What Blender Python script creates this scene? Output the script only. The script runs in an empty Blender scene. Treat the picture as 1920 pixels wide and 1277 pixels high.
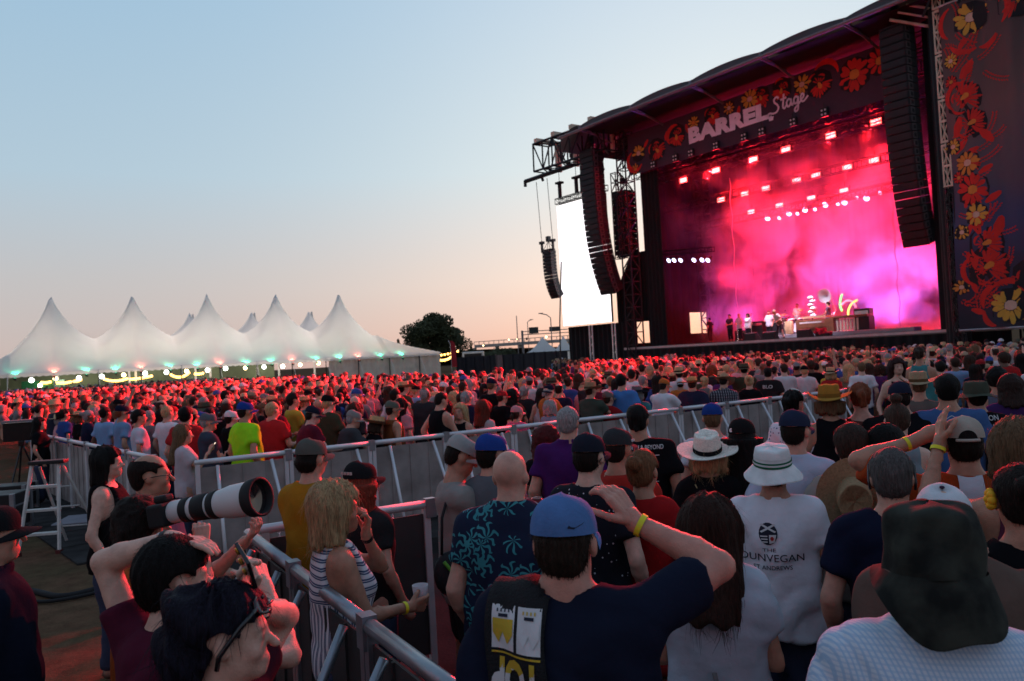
import bpy, bmesh, math, random
import numpy as np
from mathutils import Vector, Matrix, noise as mnoise
from mathutils.bvhtree import BVHTree
PI = math.pi
R_ = math.radians
scene = bpy.context.scene
COL = scene.collection

# ------------------------------------------------------------------ camera
CZ = 2.3
FPX = 1500.0                       # focal length in pixels of the 1920 wide photograph
ROLL, PITCH = R_(3.2), R_(1.09)
cam_d = bpy.data.cameras.new('camera')
cam_d.sensor_width = 36.0
cam_d.lens = 36.0 * FPX / 1920.0
cam_d.clip_end = 3000.0
cam_d.clip_start = 0.05
cam_d.dof.use_dof = True
cam_d.dof.focus_distance = 4.0
cam_d.dof.aperture_fstop = 5.0
cam = bpy.data.objects.new('camera', cam_d)
COL.objects.link(cam)
_r, _p = ROLL, PITCH
_xa = Vector((math.cos(_r), math.sin(_r) * math.sin(_p), -math.sin(_r) * math.cos(_p)))
_fw = Vector((0, math.cos(_p), math.sin(_p)))
_ya = (-_fw).cross(_xa)
cam.matrix_world = Matrix(((_xa.x, _ya.x, -_fw.x, 0), (_xa.y, _ya.y, -_fw.y, 0),
                           (_xa.z, _ya.z, -_fw.z, CZ), (0, 0, 0, 1)))
scene.camera = cam

# ------------------------------------------------------------------ sky, sun, exposure
SUN_AZ = R_(18.0)                  # the sun has gone down behind the stage, a little right of straight ahead
world = bpy.data.worlds.new('World')
scene.world = world
world.use_nodes = True
wn, wl = world.node_tree.nodes, world.node_tree.links
wn.clear()
w_out = wn.new('ShaderNodeOutputWorld')
w_bg = wn.new('ShaderNodeBackground')
w_sky = wn.new('ShaderNodeTexSky')
w_sky.sky_type = 'NISHITA'
w_sky.sun_disc = False
w_sky.sun_rotation = SUN_AZ
w_sky.altitude = 150
w_sky.air_density = 1.0
w_sky.dust_density = 1.5
w_sky.ozone_density = 2.0
w_sky.sun_elevation = R_(3.0)
# dusk: the physical sky, warmed and evened out by the twilight glow (a smooth function of height and of the bearing from the sunset)
w_tc = wn.new('ShaderNodeTexCoord')
w_nrm = wn.new('ShaderNodeVectorMath')
w_nrm.operation = 'NORMALIZE'
wl.new(w_tc.outputs['Generated'], w_nrm.inputs[0])
w_sep = wn.new('ShaderNodeSeparateXYZ')
wl.new(w_nrm.outputs[0], w_sep.inputs[0])
def w_math(op, a, b=None):
    n = wn.new('ShaderNodeMath')
    n.operation = op
    for i, v in enumerate((a, b)):
        if v is None:
            continue
        if isinstance(v, (int, float)):
            n.inputs[i].default_value = v
        else:
            wl.new(v, n.inputs[i])
    return n.outputs[0]
w_el = w_math('DIVIDE', w_math('ARCSINE', w_sep.outputs[2]), PI / 2)
w_el = w_math('MAXIMUM', w_el, 0.0)
def w_ramp(stops):
    n = wn.new('ShaderNodeValToRGB')
    e = n.color_ramp.elements
    while len(e) < len(stops):
        e.new(0.5)
    for x, (deg, c) in zip(e, stops):
        x.position = deg / 90.0
        x.color = (*c, 1)
    wl.new(w_el, n.inputs[0])
    return n.outputs[0]
ramp_sun = w_ramp([(0, (0.98, 0.52, 0.38)), (2.2, (1.04, 0.66, 0.53)), (5.2, (1.08, 0.83, 0.70)), (13, (0.84, 0.90, 0.89)), (24, (0.645, 0.753, 0.847)), (50, (0.27, 0.40, 0.57)), (90, (0.17, 0.27, 0.42))])
ramp_far = w_ramp([(0, (0.56, 0.43, 0.41)), (2.2, (0.58, 0.49, 0.47)), (6.5, (0.54, 0.53, 0.54)), (13, (0.445, 0.585, 0.69)), (24, (0.355, 0.54, 0.705)), (50, (0.25, 0.38, 0.55)), (90, (0.17, 0.27, 0.42))])
w_cos = w_math('ADD', w_math('MULTIPLY', w_sep.outputs[0], math.sin(SUN_AZ)), w_math('MULTIPLY', w_sep.outputs[1], math.cos(SUN_AZ)))
w_h = w_math('SQRT', w_math('MAXIMUM', w_math('SUBTRACT', 1.0, w_math('POWER', w_sep.outputs[2], 2.0)), 1e-4))
w_t = w_math('POWER', w_math('MAXIMUM', w_math('DIVIDE', w_cos, w_h), 0.0), 9.0)
w_mix = wn.new('ShaderNodeMix')
w_mix.data_type = 'RGBA'
wl.new(w_t, w_mix.inputs[0])
wl.new(ramp_far, w_mix.inputs[6])
wl.new(ramp_sun, w_mix.inputs[7])
# away from the sunset the sky sinks into the earth's shadow
ramp_back = w_ramp([(0, (0.24, 0.23, 0.27)), (6, (0.30, 0.28, 0.32)), (14, (0.34, 0.34, 0.41)), (26, (0.33, 0.38, 0.49)), (50, (0.25, 0.35, 0.51)), (90, (0.17, 0.27, 0.42))])
w_tb = w_math('MINIMUM', w_math('MAXIMUM', w_math('DIVIDE', w_math('SUBTRACT', 0.58, w_math('DIVIDE', w_cos, w_h)), 0.95), 0.0), 1.0)
w_mix2 = wn.new('ShaderNodeMix')
w_mix2.data_type = 'RGBA'
wl.new(w_tb, w_mix2.inputs[0])
wl.new(w_mix.outputs[2], w_mix2.inputs[6])
wl.new(ramp_back, w_mix2.inputs[7])
w_bg2 = wn.new('ShaderNodeBackground')
wl.new(w_mix2.outputs[2], w_bg2.inputs[0])
w_bg2.inputs['Strength'].default_value = 0.97
w_bg.inputs['Strength'].default_value = 0.01
w_add = wn.new('ShaderNodeAddShader')
wl.new(w_sky.outputs[0], w_bg.inputs[0])
wl.new(w_bg.outputs[0], w_add.inputs[0])
wl.new(w_bg2.outputs[0], w_add.inputs[1])
wl.new(w_add.outputs[0], w_out.inputs[0])

sun_d = bpy.data.lights.new('sun', 'SUN')
sun_d.energy = 0.12
sun_d.angle = R_(12)
sun_d.color = (1.0, 0.72, 0.52)
sun = bpy.data.objects.new('sun', sun_d)
COL.objects.link(sun)
_sd = Vector((math.sin(SUN_AZ) * math.cos(R_(3)), math.cos(SUN_AZ) * math.cos(R_(3)), math.sin(R_(3))))
sun.rotation_euler = _sd.to_track_quat('Z', 'Y').to_euler()

scene.view_settings.view_transform = 'Standard'
scene.view_settings.look = 'None'
scene.view_settings.exposure = 0.0
scene.view_settings.gamma = 1.0
scene.view_settings.use_curve_mapping = False
scene.render.engine = 'CYCLES'
cy = scene.cycles
cy.use_denoising = True
try:
    cy.denoiser = 'OPENIMAGEDENOISE'
except Exception:
    pass
cy.max_bounces = 5
cy.diffuse_bounces = 3
cy.glossy_bounces = 2
cy.transmission_bounces = 4
cy.transparent_max_bounces = 8
cy.volume_bounces = 1
cy.caustics_reflective = False
cy.caustics_refractive = False
cy.sample_clamp_indirect = 4.0
cy.use_light_tree = True
cy.volume_step_rate = 0.6
cy.volume_max_steps = 64

# ------------------------------------------------------------------ small helpers
def ray(px, py):
    a = (px - 960.0) / FPX
    b = -(py - 638.5) / FPX
    return _xa * a + _ya * b + _fw
def at(px, py, Y):
    d = ray(px, py)
    return Vector((0, 0, CZ)) + d * (Y / d.y)
def atz(px, py, Z):
    d = ray(px, py)
    return Vector((0, 0, CZ)) + d * ((Z - CZ) / d.z)

def srgb(r, g, b):
    f = lambda c: (c / 255.0 / 12.92) if c <= 10 else ((c / 255.0 + 0.055) / 1.055) ** 2.4
    return (f(r), f(g), f(b))

_mats = {}
def mat(name, col=(0.5, 0.5, 0.5), rough=0.7, metal=0.0, vary=0.12, scale=6.0, bump=0.0, bscale=40.0, spec=0.3,
        objcol=False, attr=None, emit=None, estr=0.0, stretch=None):
    """Principled material: base colour (fixed, the object's own colour or a vertex colour) broken up by noise, with fine relief."""
    if name in _mats:
        return _mats[name]
    m = bpy.data.materials.new(name)
    m.use_nodes = True
    nt = m.node_tree
    N, L = nt.nodes, nt.links
    b = N['Principled BSDF']
    b.inputs['Roughness'].default_value = rough
    b.inputs['Metallic'].default_value = metal
    b.inputs['Specular IOR Level'].default_value = spec
    tc = N.new('ShaderNodeTexCoord')
    src = tc.outputs['Object']
    if stretch:
        mp = N.new('ShaderNodeMapping')
        mp.inputs['Scale'].default_value = stretch
        L.new(src, mp.inputs[0])
        src = mp.outputs[0]
    if objcol:
        oi = N.new('ShaderNodeObjectInfo')
        base = oi.outputs['Color']
    elif attr:
        at_ = N.new('ShaderNodeAttribute')
        at_.attribute_name = attr
        base = at_.outputs['Color']
    else:
        rgb = N.new('ShaderNodeRGB')
        rgb.outputs[0].default_value = (*col, 1)
        base = rgb.outputs[0]
    if vary > 0:
        no = N.new('ShaderNodeTexNoise')
        no.inputs['Scale'].default_value = scale
        no.inputs['Detail'].default_value = 5
        L.new(src, no.inputs['Vector'])
        mr = N.new('ShaderNodeMapRange')
        mr.inputs[1].default_value = 0.3
        mr.inputs[2].default_value = 0.7
        mr.inputs[3].default_value = 1 - vary
        mr.inputs[4].default_value = 1 + vary
        L.new(no.outputs[0], mr.inputs[0])
        mx = N.new('ShaderNodeVectorMath')
        mx.operation = 'SCALE'
        L.new(base, mx.inputs[0])
        L.new(mr.outputs[0], mx.inputs['Scale'])
        L.new(mx.outputs[0], b.inputs['Base Color'])
        mr2 = N.new('ShaderNodeMapRange')
        mr2.inputs[3].default_value = max(0.05, rough - 0.12)
        mr2.inputs[4].default_value = min(1, rough + 0.12)
        L.new(no.outputs[0], mr2.inputs[0])
        L.new(mr2.outputs[0], b.inputs['Roughness'])
    else:
        L.new(base, b.inputs['Base Color'])
    if bump > 0:
        n2 = N.new('ShaderNodeTexNoise')
        n2.inputs['Scale'].default_value = bscale
        n2.inputs['Detail'].default_value = 4
        L.new(src, n2.inputs['Vector'])
        bp = N.new('ShaderNodeBump')
        bp.inputs['Strength'].default_value = bump
        bp.inputs['Distance'].default_value = 0.01
        L.new(n2.outputs[0], bp.inputs['Height'])
        L.new(bp.outputs[0], b.inputs['Normal'])
    if emit:
        b.inputs['Emission Color'].default_value = (*emit, 1)
        b.inputs['Emission Strength'].default_value = estr
    _mats[name] = m
    return m

class MB:
    """collects shapes that together make ONE part"""
    def __init__(s):
        s.v, s.f, s.mi = [], [], []
        s.cm = 0
    def add(s, vs, fs):
        o = len(s.v)
        s.v += [tuple(p) for p in vs]
        s.f += [tuple(i + o for i in f) for f in fs]
        s.mi += [s.cm] * len(fs)
        return s
    def box(s, x0, x1, y0, y1, z0, z1):
        return s.add([(x0, y0, z0), (x1, y0, z0), (x1, y1, z0), (x0, y1, z0), (x0, y0, z1), (x1, y0, z1), (x1, y1, z1), (x0, y1, z1)],
                     [(3, 2, 1, 0), (4, 5, 6, 7), (0, 1, 5, 4), (1, 2, 6, 5), (2, 3, 7, 6), (3, 0, 4, 7)])
    def obox(s, c, ax, ay, az):
        c, ax, ay, az = map(Vector, (c, ax, ay, az))
        P = [c + ax * i + ay * j + az * k for k in (-1, 1) for j in (-1, 1) for i in (-1, 1)]
        P = [P[0], P[1], P[3], P[2], P[4], P[5], P[7], P[6]]
        return s.add(P, [(3, 2, 1, 0), (4, 5, 6, 7), (0, 1, 5, 4), (1, 2, 6, 5), (2, 3, 7, 6), (3, 0, 4, 7)])
    def tube(s, p0, p1, r, n=6, r1=None, caps=True):
        p0, p1 = Vector(p0), Vector(p1)
        d = (p1 - p0)
        if d.length < 1e-6:
            return s
        d.normalize()
        a = d.orthogonal().normalized()
        b = d.cross(a)
        r1 = r if r1 is None else r1
        vs = [p0 + (a * math.cos(t) + b * math.sin(t)) * r for t in [2 * PI * i / n for i in range(n)]]
        vs += [p1 + (a * math.cos(t) + b * math.sin(t)) * r1 for t in [2 * PI * i / n for i in range(n)]]
        fs = [(i, (i + 1) % n, n + (i + 1) % n, n + i) for i in range(n)]
        if caps:
            fs += [tuple(range(n - 1, -1, -1)), tuple(range(n, 2 * n))]
        return s.add(vs, fs)
    def path(s, pts, r, n=6):
        """a bent pipe with shared rings (r may be a list)"""
        pts = [Vector(p) for p in pts]
        m = len(pts)
        rr = r if isinstance(r, (list, tuple)) else [r] * m
        vs, fs = [], []
        a = None
        for i, p in enumerate(pts):
            t = (pts[min(i + 1, m - 1)] - pts[max(i - 1, 0)]).normalized()
            a = t.orthogonal().normalized() if a is None else (a - t * a.dot(t)).normalized()
            b = t.cross(a)
            vs += [p + (a * math.cos(2 * PI * k / n) + b * math.sin(2 * PI * k / n)) * rr[i] for k in range(n)]
        for i in range(m - 1):
            fs += [(i * n + k, i * n + (k + 1) % n, (i + 1) * n + (k + 1) % n, (i + 1) * n + k) for k in range(n)]
        fs += [tuple(range(n - 1, -1, -1)), tuple(range((m - 1) * n, m * n))]
        return s.add(vs, fs)
    def lathe(s, prof, n=16, c=(0, 0, 0), wob=None, cap=False):
        vs, fs = [], []
        for i, (r, z) in enumerate(prof):
            for k in range(n):
                t = 2 * PI * k / n
                dx, dy, dz = (r * math.cos(t), r * math.sin(t), z)
                if wob:
                    dx, dy, dz = wob(i, t, dx, dy, dz)
                vs.append((c[0] + dx, c[1] + dy, c[2] + dz))
        for i in range(len(prof) - 1):
            fs += [(i * n + k, i * n + (k + 1) % n, (i + 1) * n + (k + 1) % n, (i + 1) * n + k) for k in range(n)]
        if cap:
            fs += [tuple(range(n - 1, -1, -1)), tuple(range((len(prof) - 1) * n, len(prof) * n))]
        return s.add(vs, fs)
    def sheet(s, fn, nu, nv):
        vs = [fn(i / nu, j / nv) for j in range(nv + 1) for i in range(nu + 1)]
        fs = [(j * (nu + 1) + i, j * (nu + 1) + i + 1, (j + 1) * (nu + 1) + i + 1, (j + 1) * (nu + 1) + i) for j in range(nv) for i in range(nu)]
        return s.add(vs, fs)
    def ball(s, c, r, n=8, m=5, sq=(1, 1, 1)):
        prof = [(r * math.sin(PI * i / m), -r * math.cos(PI * i / m)) for i in range(m + 1)]
        prof[0] = (r * 0.02, -r)
        prof[-1] = (r * 0.02, r)
        return s.lathe([(a, b) for a, b in prof], n, c, (lambda i, t, x, y, z: (x * sq[0], y * sq[1], z * sq[2])))
    def mesh(s, name, mats, smooth=False):
        me = bpy.data.meshes.new(name)
        me.from_pydata(s.v, [], s.f)
        for m_ in (mats if isinstance(mats, (list, tuple)) else [mats]):
            me.materials.append(m_)
        if len(set(s.mi)) > 1:
            me.polygons.foreach_set('material_index', s.mi)
        if smooth:
            me.polygons.foreach_set('use_smooth', [True] * len(me.polygons))
        me.update()
        return me
    def obj(s, name, mats, parent=None, smooth=False, loc=None, rot=None, bevel=0.0):
        return mobj(name, s.mesh(name, mats, smooth), parent, loc, rot, bevel)

def mobj(name, me, parent=None, loc=None, rot=None, bevel=0.0):
    o = bpy.data.objects.new(name, me)
    COL.objects.link(o)
    if parent is not None:
        o.parent = parent
    if loc is not None:
        o.location = loc
    if rot is not None:
        o.rotation_euler = rot
    if bevel:
        md = o.modifiers.new('bevel', 'BEVEL')
        md.width = bevel
        md.segments = 2
        md.limit_method = 'ANGLE'
    return o
def tag(o, label, cat, group=None):
    o['label'] = label
    o['category'] = cat
    if group:
        o['group'] = group
    return o
def thing(name, label, cat, loc=(0, 0, 0), rotz=0.0, group=None):
    o = bpy.data.objects.new(name, None)
    COL.objects.link(o)
    o.empty_display_size = 0.2
    o.location = loc
    o.rotation_euler = (0, 0, rotz)
    return tag(o, label, cat, group)
def copy_tree(o, parent=None):
    c = o.copy()
    COL.objects.link(c)
    c.parent = parent
    for ch in o.children:
        copy_tree(ch, c)
    return c
def struct(o):
    o['kind'] = 'structure'
    return o
def stuff(o):
    o['kind'] = 'stuff'
    return o

# ------------------------------------------------------------------ the ground
def ground_material():
    m = bpy.data.materials.new('trampled_ground')
    m.use_nodes = True
    N, L = m.node_tree.nodes, m.node_tree.links
    b = N['Principled BSDF']
    b.inputs['Roughness'].default_value = 0.95
    b.inputs['Specular IOR Level'].default_value = 0.0
    tc = N.new('ShaderNodeTexCoord')
    def no(scale, detail=6, rough=0.6):
        n = N.new('ShaderNodeTexNoise')
        n.inputs['Scale'].default_value = scale
        n.inputs['Detail'].default_value = detail
        n.inputs['Roughness'].default_value = rough
        L.new(tc.outputs['Object'], n.inputs['Vector'])
        return n
    n1, n2, n3 = no(0.55), no(5.0), no(38.0, 8, 0.75)
    r1 = N.new('ShaderNodeValToRGB')
    r1.color_ramp.elements[0].position = 0.40
    r1.color_ramp.elements[0].color = (0.16, 0.095, 0.065, 1)
    r1.color_ramp.elements[1].position = 0.62
    r1.color_ramp.elements[1].color = (0.10, 0.085, 0.052, 1)
    L.new(n1.outputs[0], r1.inputs[0])
    r2 = N.new('ShaderNodeValToRGB')
    r2.color_ramp.elements[0].position = 0.35
    r2.color_ramp.elements[0].color = (0.55, 0.5, 0.5, 1)
    r2.color_ramp.elements[1].position = 0.7
    r2.color_ramp.elements[1].color = (1.25, 1.2, 1.1, 1)
    mixn = N.new('ShaderNodeMath')
    mixn.operation = 'ADD'
    h = N.new('ShaderNodeMath')
    h.operation = 'MULTIPLY'
    h.inputs[1].default_value = 0.5
    L.new(n2.outputs[0], mixn.inputs[0])
    L.new(n3.outputs[0], mixn.inputs[1])
    L.new(mixn.outputs[0], h.inputs[0])
    L.new(h.outputs[0], r2.inputs[0])
    mx = N.new('ShaderNodeVectorMath')
    mx.operation = 'MULTIPLY'
    L.new(r1.outputs[0], mx.inputs[0])
    L.new(r2.outputs[0], mx.inputs[1])
    L.new(mx.outputs[0], b.inputs['Base Color'])
    bp = N.new('ShaderNodeBump')
    bp.inputs['Strength'].default_value = 0.9
    bp.inputs['Distance'].default_value = 0.04
    L.new(h.outputs[0], bp.inputs['Height'])
    L.new(bp.outputs[0], b.inputs['Normal'])
    return m
def gz(x, y):
    return 0.0
g = MB()
g.sheet(lambda u, v: (-1200 + 2400 * u, -60 + 1800 * v, 0.0), 24, 18)
ground = struct(g.obj('ground', ground_material()))

# ------------------------------------------------------------------ the stage frame of reference
# local x runs along the stage front (from the far left end to the near right end), y goes into the stage, origin at the right portal
R0 = Vector((20.511, 38.0, 0.0))
SA = R_(-53.5)
SX = Vector((math.cos(SA), math.sin(SA), 0))
SY = Vector((-math.sin(SA), math.cos(SA), 0))
def SL(x, y, z=0.0):
    return R0 + SX * x + SY * y + Vector((0, 0, z))
def sthing(name, label, cat, x=0, y=0, z=0, group=None):
    return thing(name, label, cat, SL(x, y, z), SA, group)

black_metal = mat('black_metal', (0.022, 0.022, 0.026), 0.5, 0.6, 0.2, 3)
alu = mat('aluminium', (0.55, 0.55, 0.57), 0.42, 0.85, 0.12, 8, 0.1, 30)
beige_metal = mat('sand_painted_steel', (0.62, 0.50, 0.38), 0.6, 0.1, 0.15, 3)
black_cloth = mat('black_drape', (0.008, 0.0075, 0.009), 0.9, 0, 0.25, 1.2, 0.2, 8)
deck_mat = mat('stage_deck', (0.10, 0.095, 0.10), 0.4, 0, 0.2, 1.5)
roof_mat = mat('roof_membrane', (0.055, 0.058, 0.066), 0.6, 0, 0.2, 0.8, 0.1, 3)
pipe_mat = mat('grey_pipe', (0.17, 0.155, 0.165), 0.5, 0.4, 0.15, 3)

def truss(mb, A, B, w, h, bays, r=0.03, side=None):
    """box truss: four chords and zig-zag lacing on every side"""
    A, B = Vector(A), Vector(B)
    d = (B - A).normalized()
    upv = Vector((0, 0, 1)) if abs(d.z) < 0.9 else Vector((0, 1, 0))
    if side is not None:
        upv = Vector(side)
    sd = d.cross(upv).normalized() * (w / 2)
    uv = sd.cross(d).normalized() * (h / 2)
    cs = [sd + uv, sd - uv, -sd - uv, -sd + uv]
    for c in cs:
        mb.tube(A + c, B + c, r, 5)
    for i in range(bays + 1):
        p = A + (B - A) * (i / bays)
        for k in range(4):
            mb.tube(p + cs[k], p + cs[(k + 1) % 4], r * 0.7, 4, caps=False)
    for i in range(bays):
        p, q = A + (B - A) * (i / bays), A + (B - A) * ((i + 1) / bays)
        for k in range(4):
            a, b = cs[k], cs[(k + 1) % 4]
            if (i + k) % 2:
                a, b = b, a
            mb.tube(p + a, q + b, r * 0.6, 4, caps=False)
    return mb

stage = sthing('concert_stage', 'huge black concert stage with floral banner, scalloped roof and red lit smoke', 'stage')
b = MB()
b.box(-21.5, 3.0, 0.0, 15.0, 2.22, 2.42)
b.obj('deck', deck_mat, stage)
b = MB()
b.box(-21.5, 3.0, -0.03, 0.03, 2.27, 2.40)
b.obj('deck_edge', mat('deck_edge_alu', (0.5, 0.42, 0.42), 0.5, 0.3, 0.15, 4), stage)
b = MB()
b.sheet(lambda u, v: (-21.4 + 24.3 * u, 0.02 + 0.05 * math.sin(u * 260), 2.2 * v + 0.01), 240, 1)
b.obj('stage_skirt', black_cloth, stage)
b = MB()
b.sheet(lambda u, v: (-22 + 26 * u, 14.6 + 0.10 * math.sin(u * 150), 2.4 + 15.2 * v), 180, 2)
b.obj('back_drape', black_cloth, stage)
# left side drape with an opening to the daylight outside
b = MB()
def side_drape(b, y0, y1, z0, z1, x=-21.2):
    n = max(2, int((y1 - y0) * 8))
    b.sheet(lambda u, v: (x + 0.07 * math.sin((y0 + (y1 - y0) * u) * 6.0), y0 + (y1 - y0) * u, z0 + (z1 - z0) * v), n, 1)
side_drape(b, 2.2, 6.5, 2.42, 17.2)
side_drape(b, 6.5, 8.4, 4.75, 17.2)
side_drape(b, 6.5, 8.4, 2.42, 3.2)
side_drape(b, 8.4, 14.6, 2.42, 17.2)
b.obj('side_drape', black_cloth, stage)
b = MB()
b.sheet(lambda u, v: (-19.35 + 1.6 * u, 0.35 + 0.06 * math.sin(u * 30), 2.42 + 11.6 * v), 24, 1)
b.obj('leg_drape', black_cloth, stage)
b = MB()
side_drape(b, 0.6, 14.6, 2.42, 17.2, 1.2)
b.sheet(lambda u, v: (-0.15 + 1.35 * u, 0.6 + 0.06 * math.sin(u * 20), 2.42 + 14.7 * v), 20, 1)
b.obj('side_drape', black_cloth, stage)
# roof: a membrane with scallops between the ribs, front edge hanging out 3 m over the audience
RX0, RX1 = -21.4, 2.6
NB = 5
def roofz(u, v):
    sc = abs(math.sin(u * NB * PI)) ** 0.7
    return 17.45 + 0.12 * u + 1.3 * math.sin(v * PI * 0.5) + 0.38 * sc * (0.55 + 0.45 * v)
b = MB()
b.sheet(lambda u, v: (RX0 + (RX1 - RX0) * u, -3.0 + 18 * v, roofz(u, v)), 96, 10)
b.sheet(lambda u, v: (RX0 + (RX1 - RX0) * u, -2.99 + 0.02 * v, 17.32 + 0.12 * u + (roofz(u, 0) - 17.32 - 0.12 * u) * v), 96, 1)
rf = b.obj('roof', roof_mat, stage, True)
b = MB()
b.sheet(lambda u, v: (RX0 + (RX1 - RX0) * u, -2.6 + 17.4 * v, 17.2), 8, 8)
b.obj('ceiling_liner', black_cloth, rf)
b = MB()
b.tube((-23.6, -3.12, 17.13), (1.0, -3.12, 17.28), 0.11, 8)
b.obj('front_pipe', pipe_mat, rf)
b = MB()
for i in range(NB + 1):
    x = RX0 + (RX1 - RX0) * i / NB
    b = MB()
    b.tube((x, -3.1, 17.4), (x, -0.2, 16.6), 0.07, 6)
    b.tube((x, -3.1, 17.15), (x, -0.9, 16.9), 0.05, 6)
    b.tube((x, -3.1, 17.10), (x, -3.1, 17.45), 0.06, 6)
    b.obj('roof_rib', pipe_mat, rf)
# the roof's left end: the membrane curls down to the wing
b = MB()
b.sheet(lambda u, v: (-21.4 - 2.6 * u, -3.0 + 7 * v, 17.5 - 0.9 * u * u - 0.25 * u + 0.25 * math.sin(u * PI)), 12, 4)
b.obj('roof_end_flap', roof_mat, rf, True)
b = MB()
for x0 in (-23.6, -22.6):
    for y0 in (-3, 0, 3):
        b.tube((x0, y0, 15.6), (x0, y0, 16.9), 0.05, 5)
        b.tube((x0, y0, 15.6), (x0 + 1.0, y0, 17.1), 0.04, 5)
b.obj('end_frame', black_metal, rf)
# overhead trusses inside the roof
for y, z in ((1.0, 14.2), (2.0, 13.75), (4.0, 12.05), (6.0, 10.75), (8.0, 11.2), (11.0, 12.5)):
    b = MB()
    truss(b, (-20.6, y, z), (0.6, y, z), 0.45, 0.45, 26, 0.028)
    b.obj('lighting_truss', black_metal, stage)
for y in (0.4, 4.0, 8.0, 12.0):
    b = MB()
    truss(b, (-21.0, y, 16.4), (1.0, y, 16.4), 0.6, 0.8, 20, 0.04)
    b.obj('roof_truss', black_metal, stage)
# towers
for x, y in ((-20.6, 0.2), (-20.6, 8.0), (0.75, 0.0), (0.75, 8.0)):
    b = MB()
    truss(b, (x, y, 0.0), (x, y, 17.2), 0.8, 0.8, 20, 0.06, (0, 1, 0))
    b.obj('tower', black_metal, stage)
b = MB()
for k in range(9):
    b.box(0.15, 1.0, -0.46, -0.42, 3.4 + k * 1.55, 3.45 + k * 1.55)
b.box(0.1, 0.42, -0.5, -0.44, 2.4, 17.0)
b.box(1.15, 1.42, -0.5, -0.44, 0, 17.5)
b.obj('tower_cladding', black_cloth, stage)
# sand coloured ladder mast in front of the right tower
b = MB()
lx, ly = 1.62, -2.0
for z0, z1 in ((8.7, 10.6), (10.7, 12.6), (12.7, 14.6), (14.7, 16.6), (16.7, 18.6)):
    for dx in (-0.17, 0.17):
        for dy in (-0.17, 0.17):
            b.tube((lx + dx, ly + dy, z0), (lx + dx, ly + dy, z1), 0.035, 6)
    for zz in (z0 + 0.03, z1 - 0.03, (z0 + z1) / 2):
        b.box(lx - 0.2, lx + 0.2, ly - 0.19, ly - 0.15, zz - 0.05, zz + 0.05)
    for k in range(2):
        za, zb = z0 + k * (z1 - z0) / 2, z0 + (k + 1) * (z1 - z0) / 2
        b.tube((lx - 0.17, ly - 0.17, za), (lx + 0.17, ly - 0.17, zb), 0.025, 5)
        b.tube((lx + 0.17, ly - 0.17, za), (lx - 0.17, ly - 0.17, zb), 0.025, 5)
b.obj('ladder_mast', beige_metal, stage)
b = MB()
truss(b, (lx, ly, 0), (lx, ly, 8.7), 0.36, 0.36, 12, 0.035, (0, 1, 0))
b.tube((lx - 0.5, ly + 0.3, 0), (lx - 0.5, ly + 0.3, 18), 0.12, 8)
b.tube((lx - 0.9, ly + 0.9, 0), (lx - 0.9, ly + 0.9, 18), 0.10, 8)
b.obj('mast_base', black_metal, stage)
# high right: outriggers and bracing above the wing banner
b = MB()
truss(b, (1.2, -2.2, 17.6), (9, -2.2, 17.6), 0.8, 0.8, 8, 0.05)
for k in range(5):
    b.tube((1.2 + k * 1.5, -2.6, 16.4), (2.4 + k * 1.5, -2.6, 18.6), 0.06, 5)
    b.tube((2.0 + k * 1.5, -2.0, 16.2), (2.0 + k * 1.5, -2.0, 19.5), 0.07, 6)
b.obj('right_outrigger', black_metal, stage)
b = MB()
for k, (z, r) in enumerate(((18.2, 0.07), (18.6, 0.05), (17.9, 0.06))):
    b.tube((1.0 + k * 1.3, -2.9, z), (3.2 + k * 1.3, -2.2, z + 0.4), r, 6)
    b.tube((-0.4 + 0.4 * k, -2.4, 16.9 + 0.2 * k), (1.2 + 0.4 * k, -1.0, 16.2 + 0.2 * k), r, 6)
b.obj('sand_struts', beige_metal, stage)
# left PA wing: a box truss cantilevered from the roof with sand coloured beams across
b = MB()
truss(b, (-28.4, -0.8, 17.05), (-20.7, -0.8, 16.9), 1.5, 2.05, 7, 0.085)
b.tube((-30.4, -0.9, 15.75), (-24.8, -0.9, 15.75), 0.16, 6)
b.tube((-30.4, -0.9, 15.75), (-30.4, -0.9, 15.35), 0.12, 6)
b.tube((-28.4, -0.9, 15.8), (-28.2, -0.9, 15.35), 0.10, 6)
b.obj('wing_truss', black_metal, stage)
b = MB()
for k in range(4):
    x = -28.0 + k * 2.0
    b = MB()
    b.box(x - 0.17, x + 0.17, -1.6, 2.6, 18.12, 18.42)
    b.box(x + 0.5, x + 0.72, -0.2, 0.05, 16.0, 18.1)
    b.box(x - 0.1, x + 0.1, 0.6, 0.8, 16.1, 18.1)
    b.obj('wing_beam', beige_metal, stage)
b = MB()
b.tube((-21.5, -1.0, 14.9), (-23.5, -1.0, 15.0), 0.09, 6)
for k in range(6):
    b.tube((-20.9, -0.3, 15.2 + 0.35 * k), (-20.2, 0.3, 15.5 + 0.35 * k), 0.05, 5)
b.obj('wing_brace', black_metal, stage)
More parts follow.
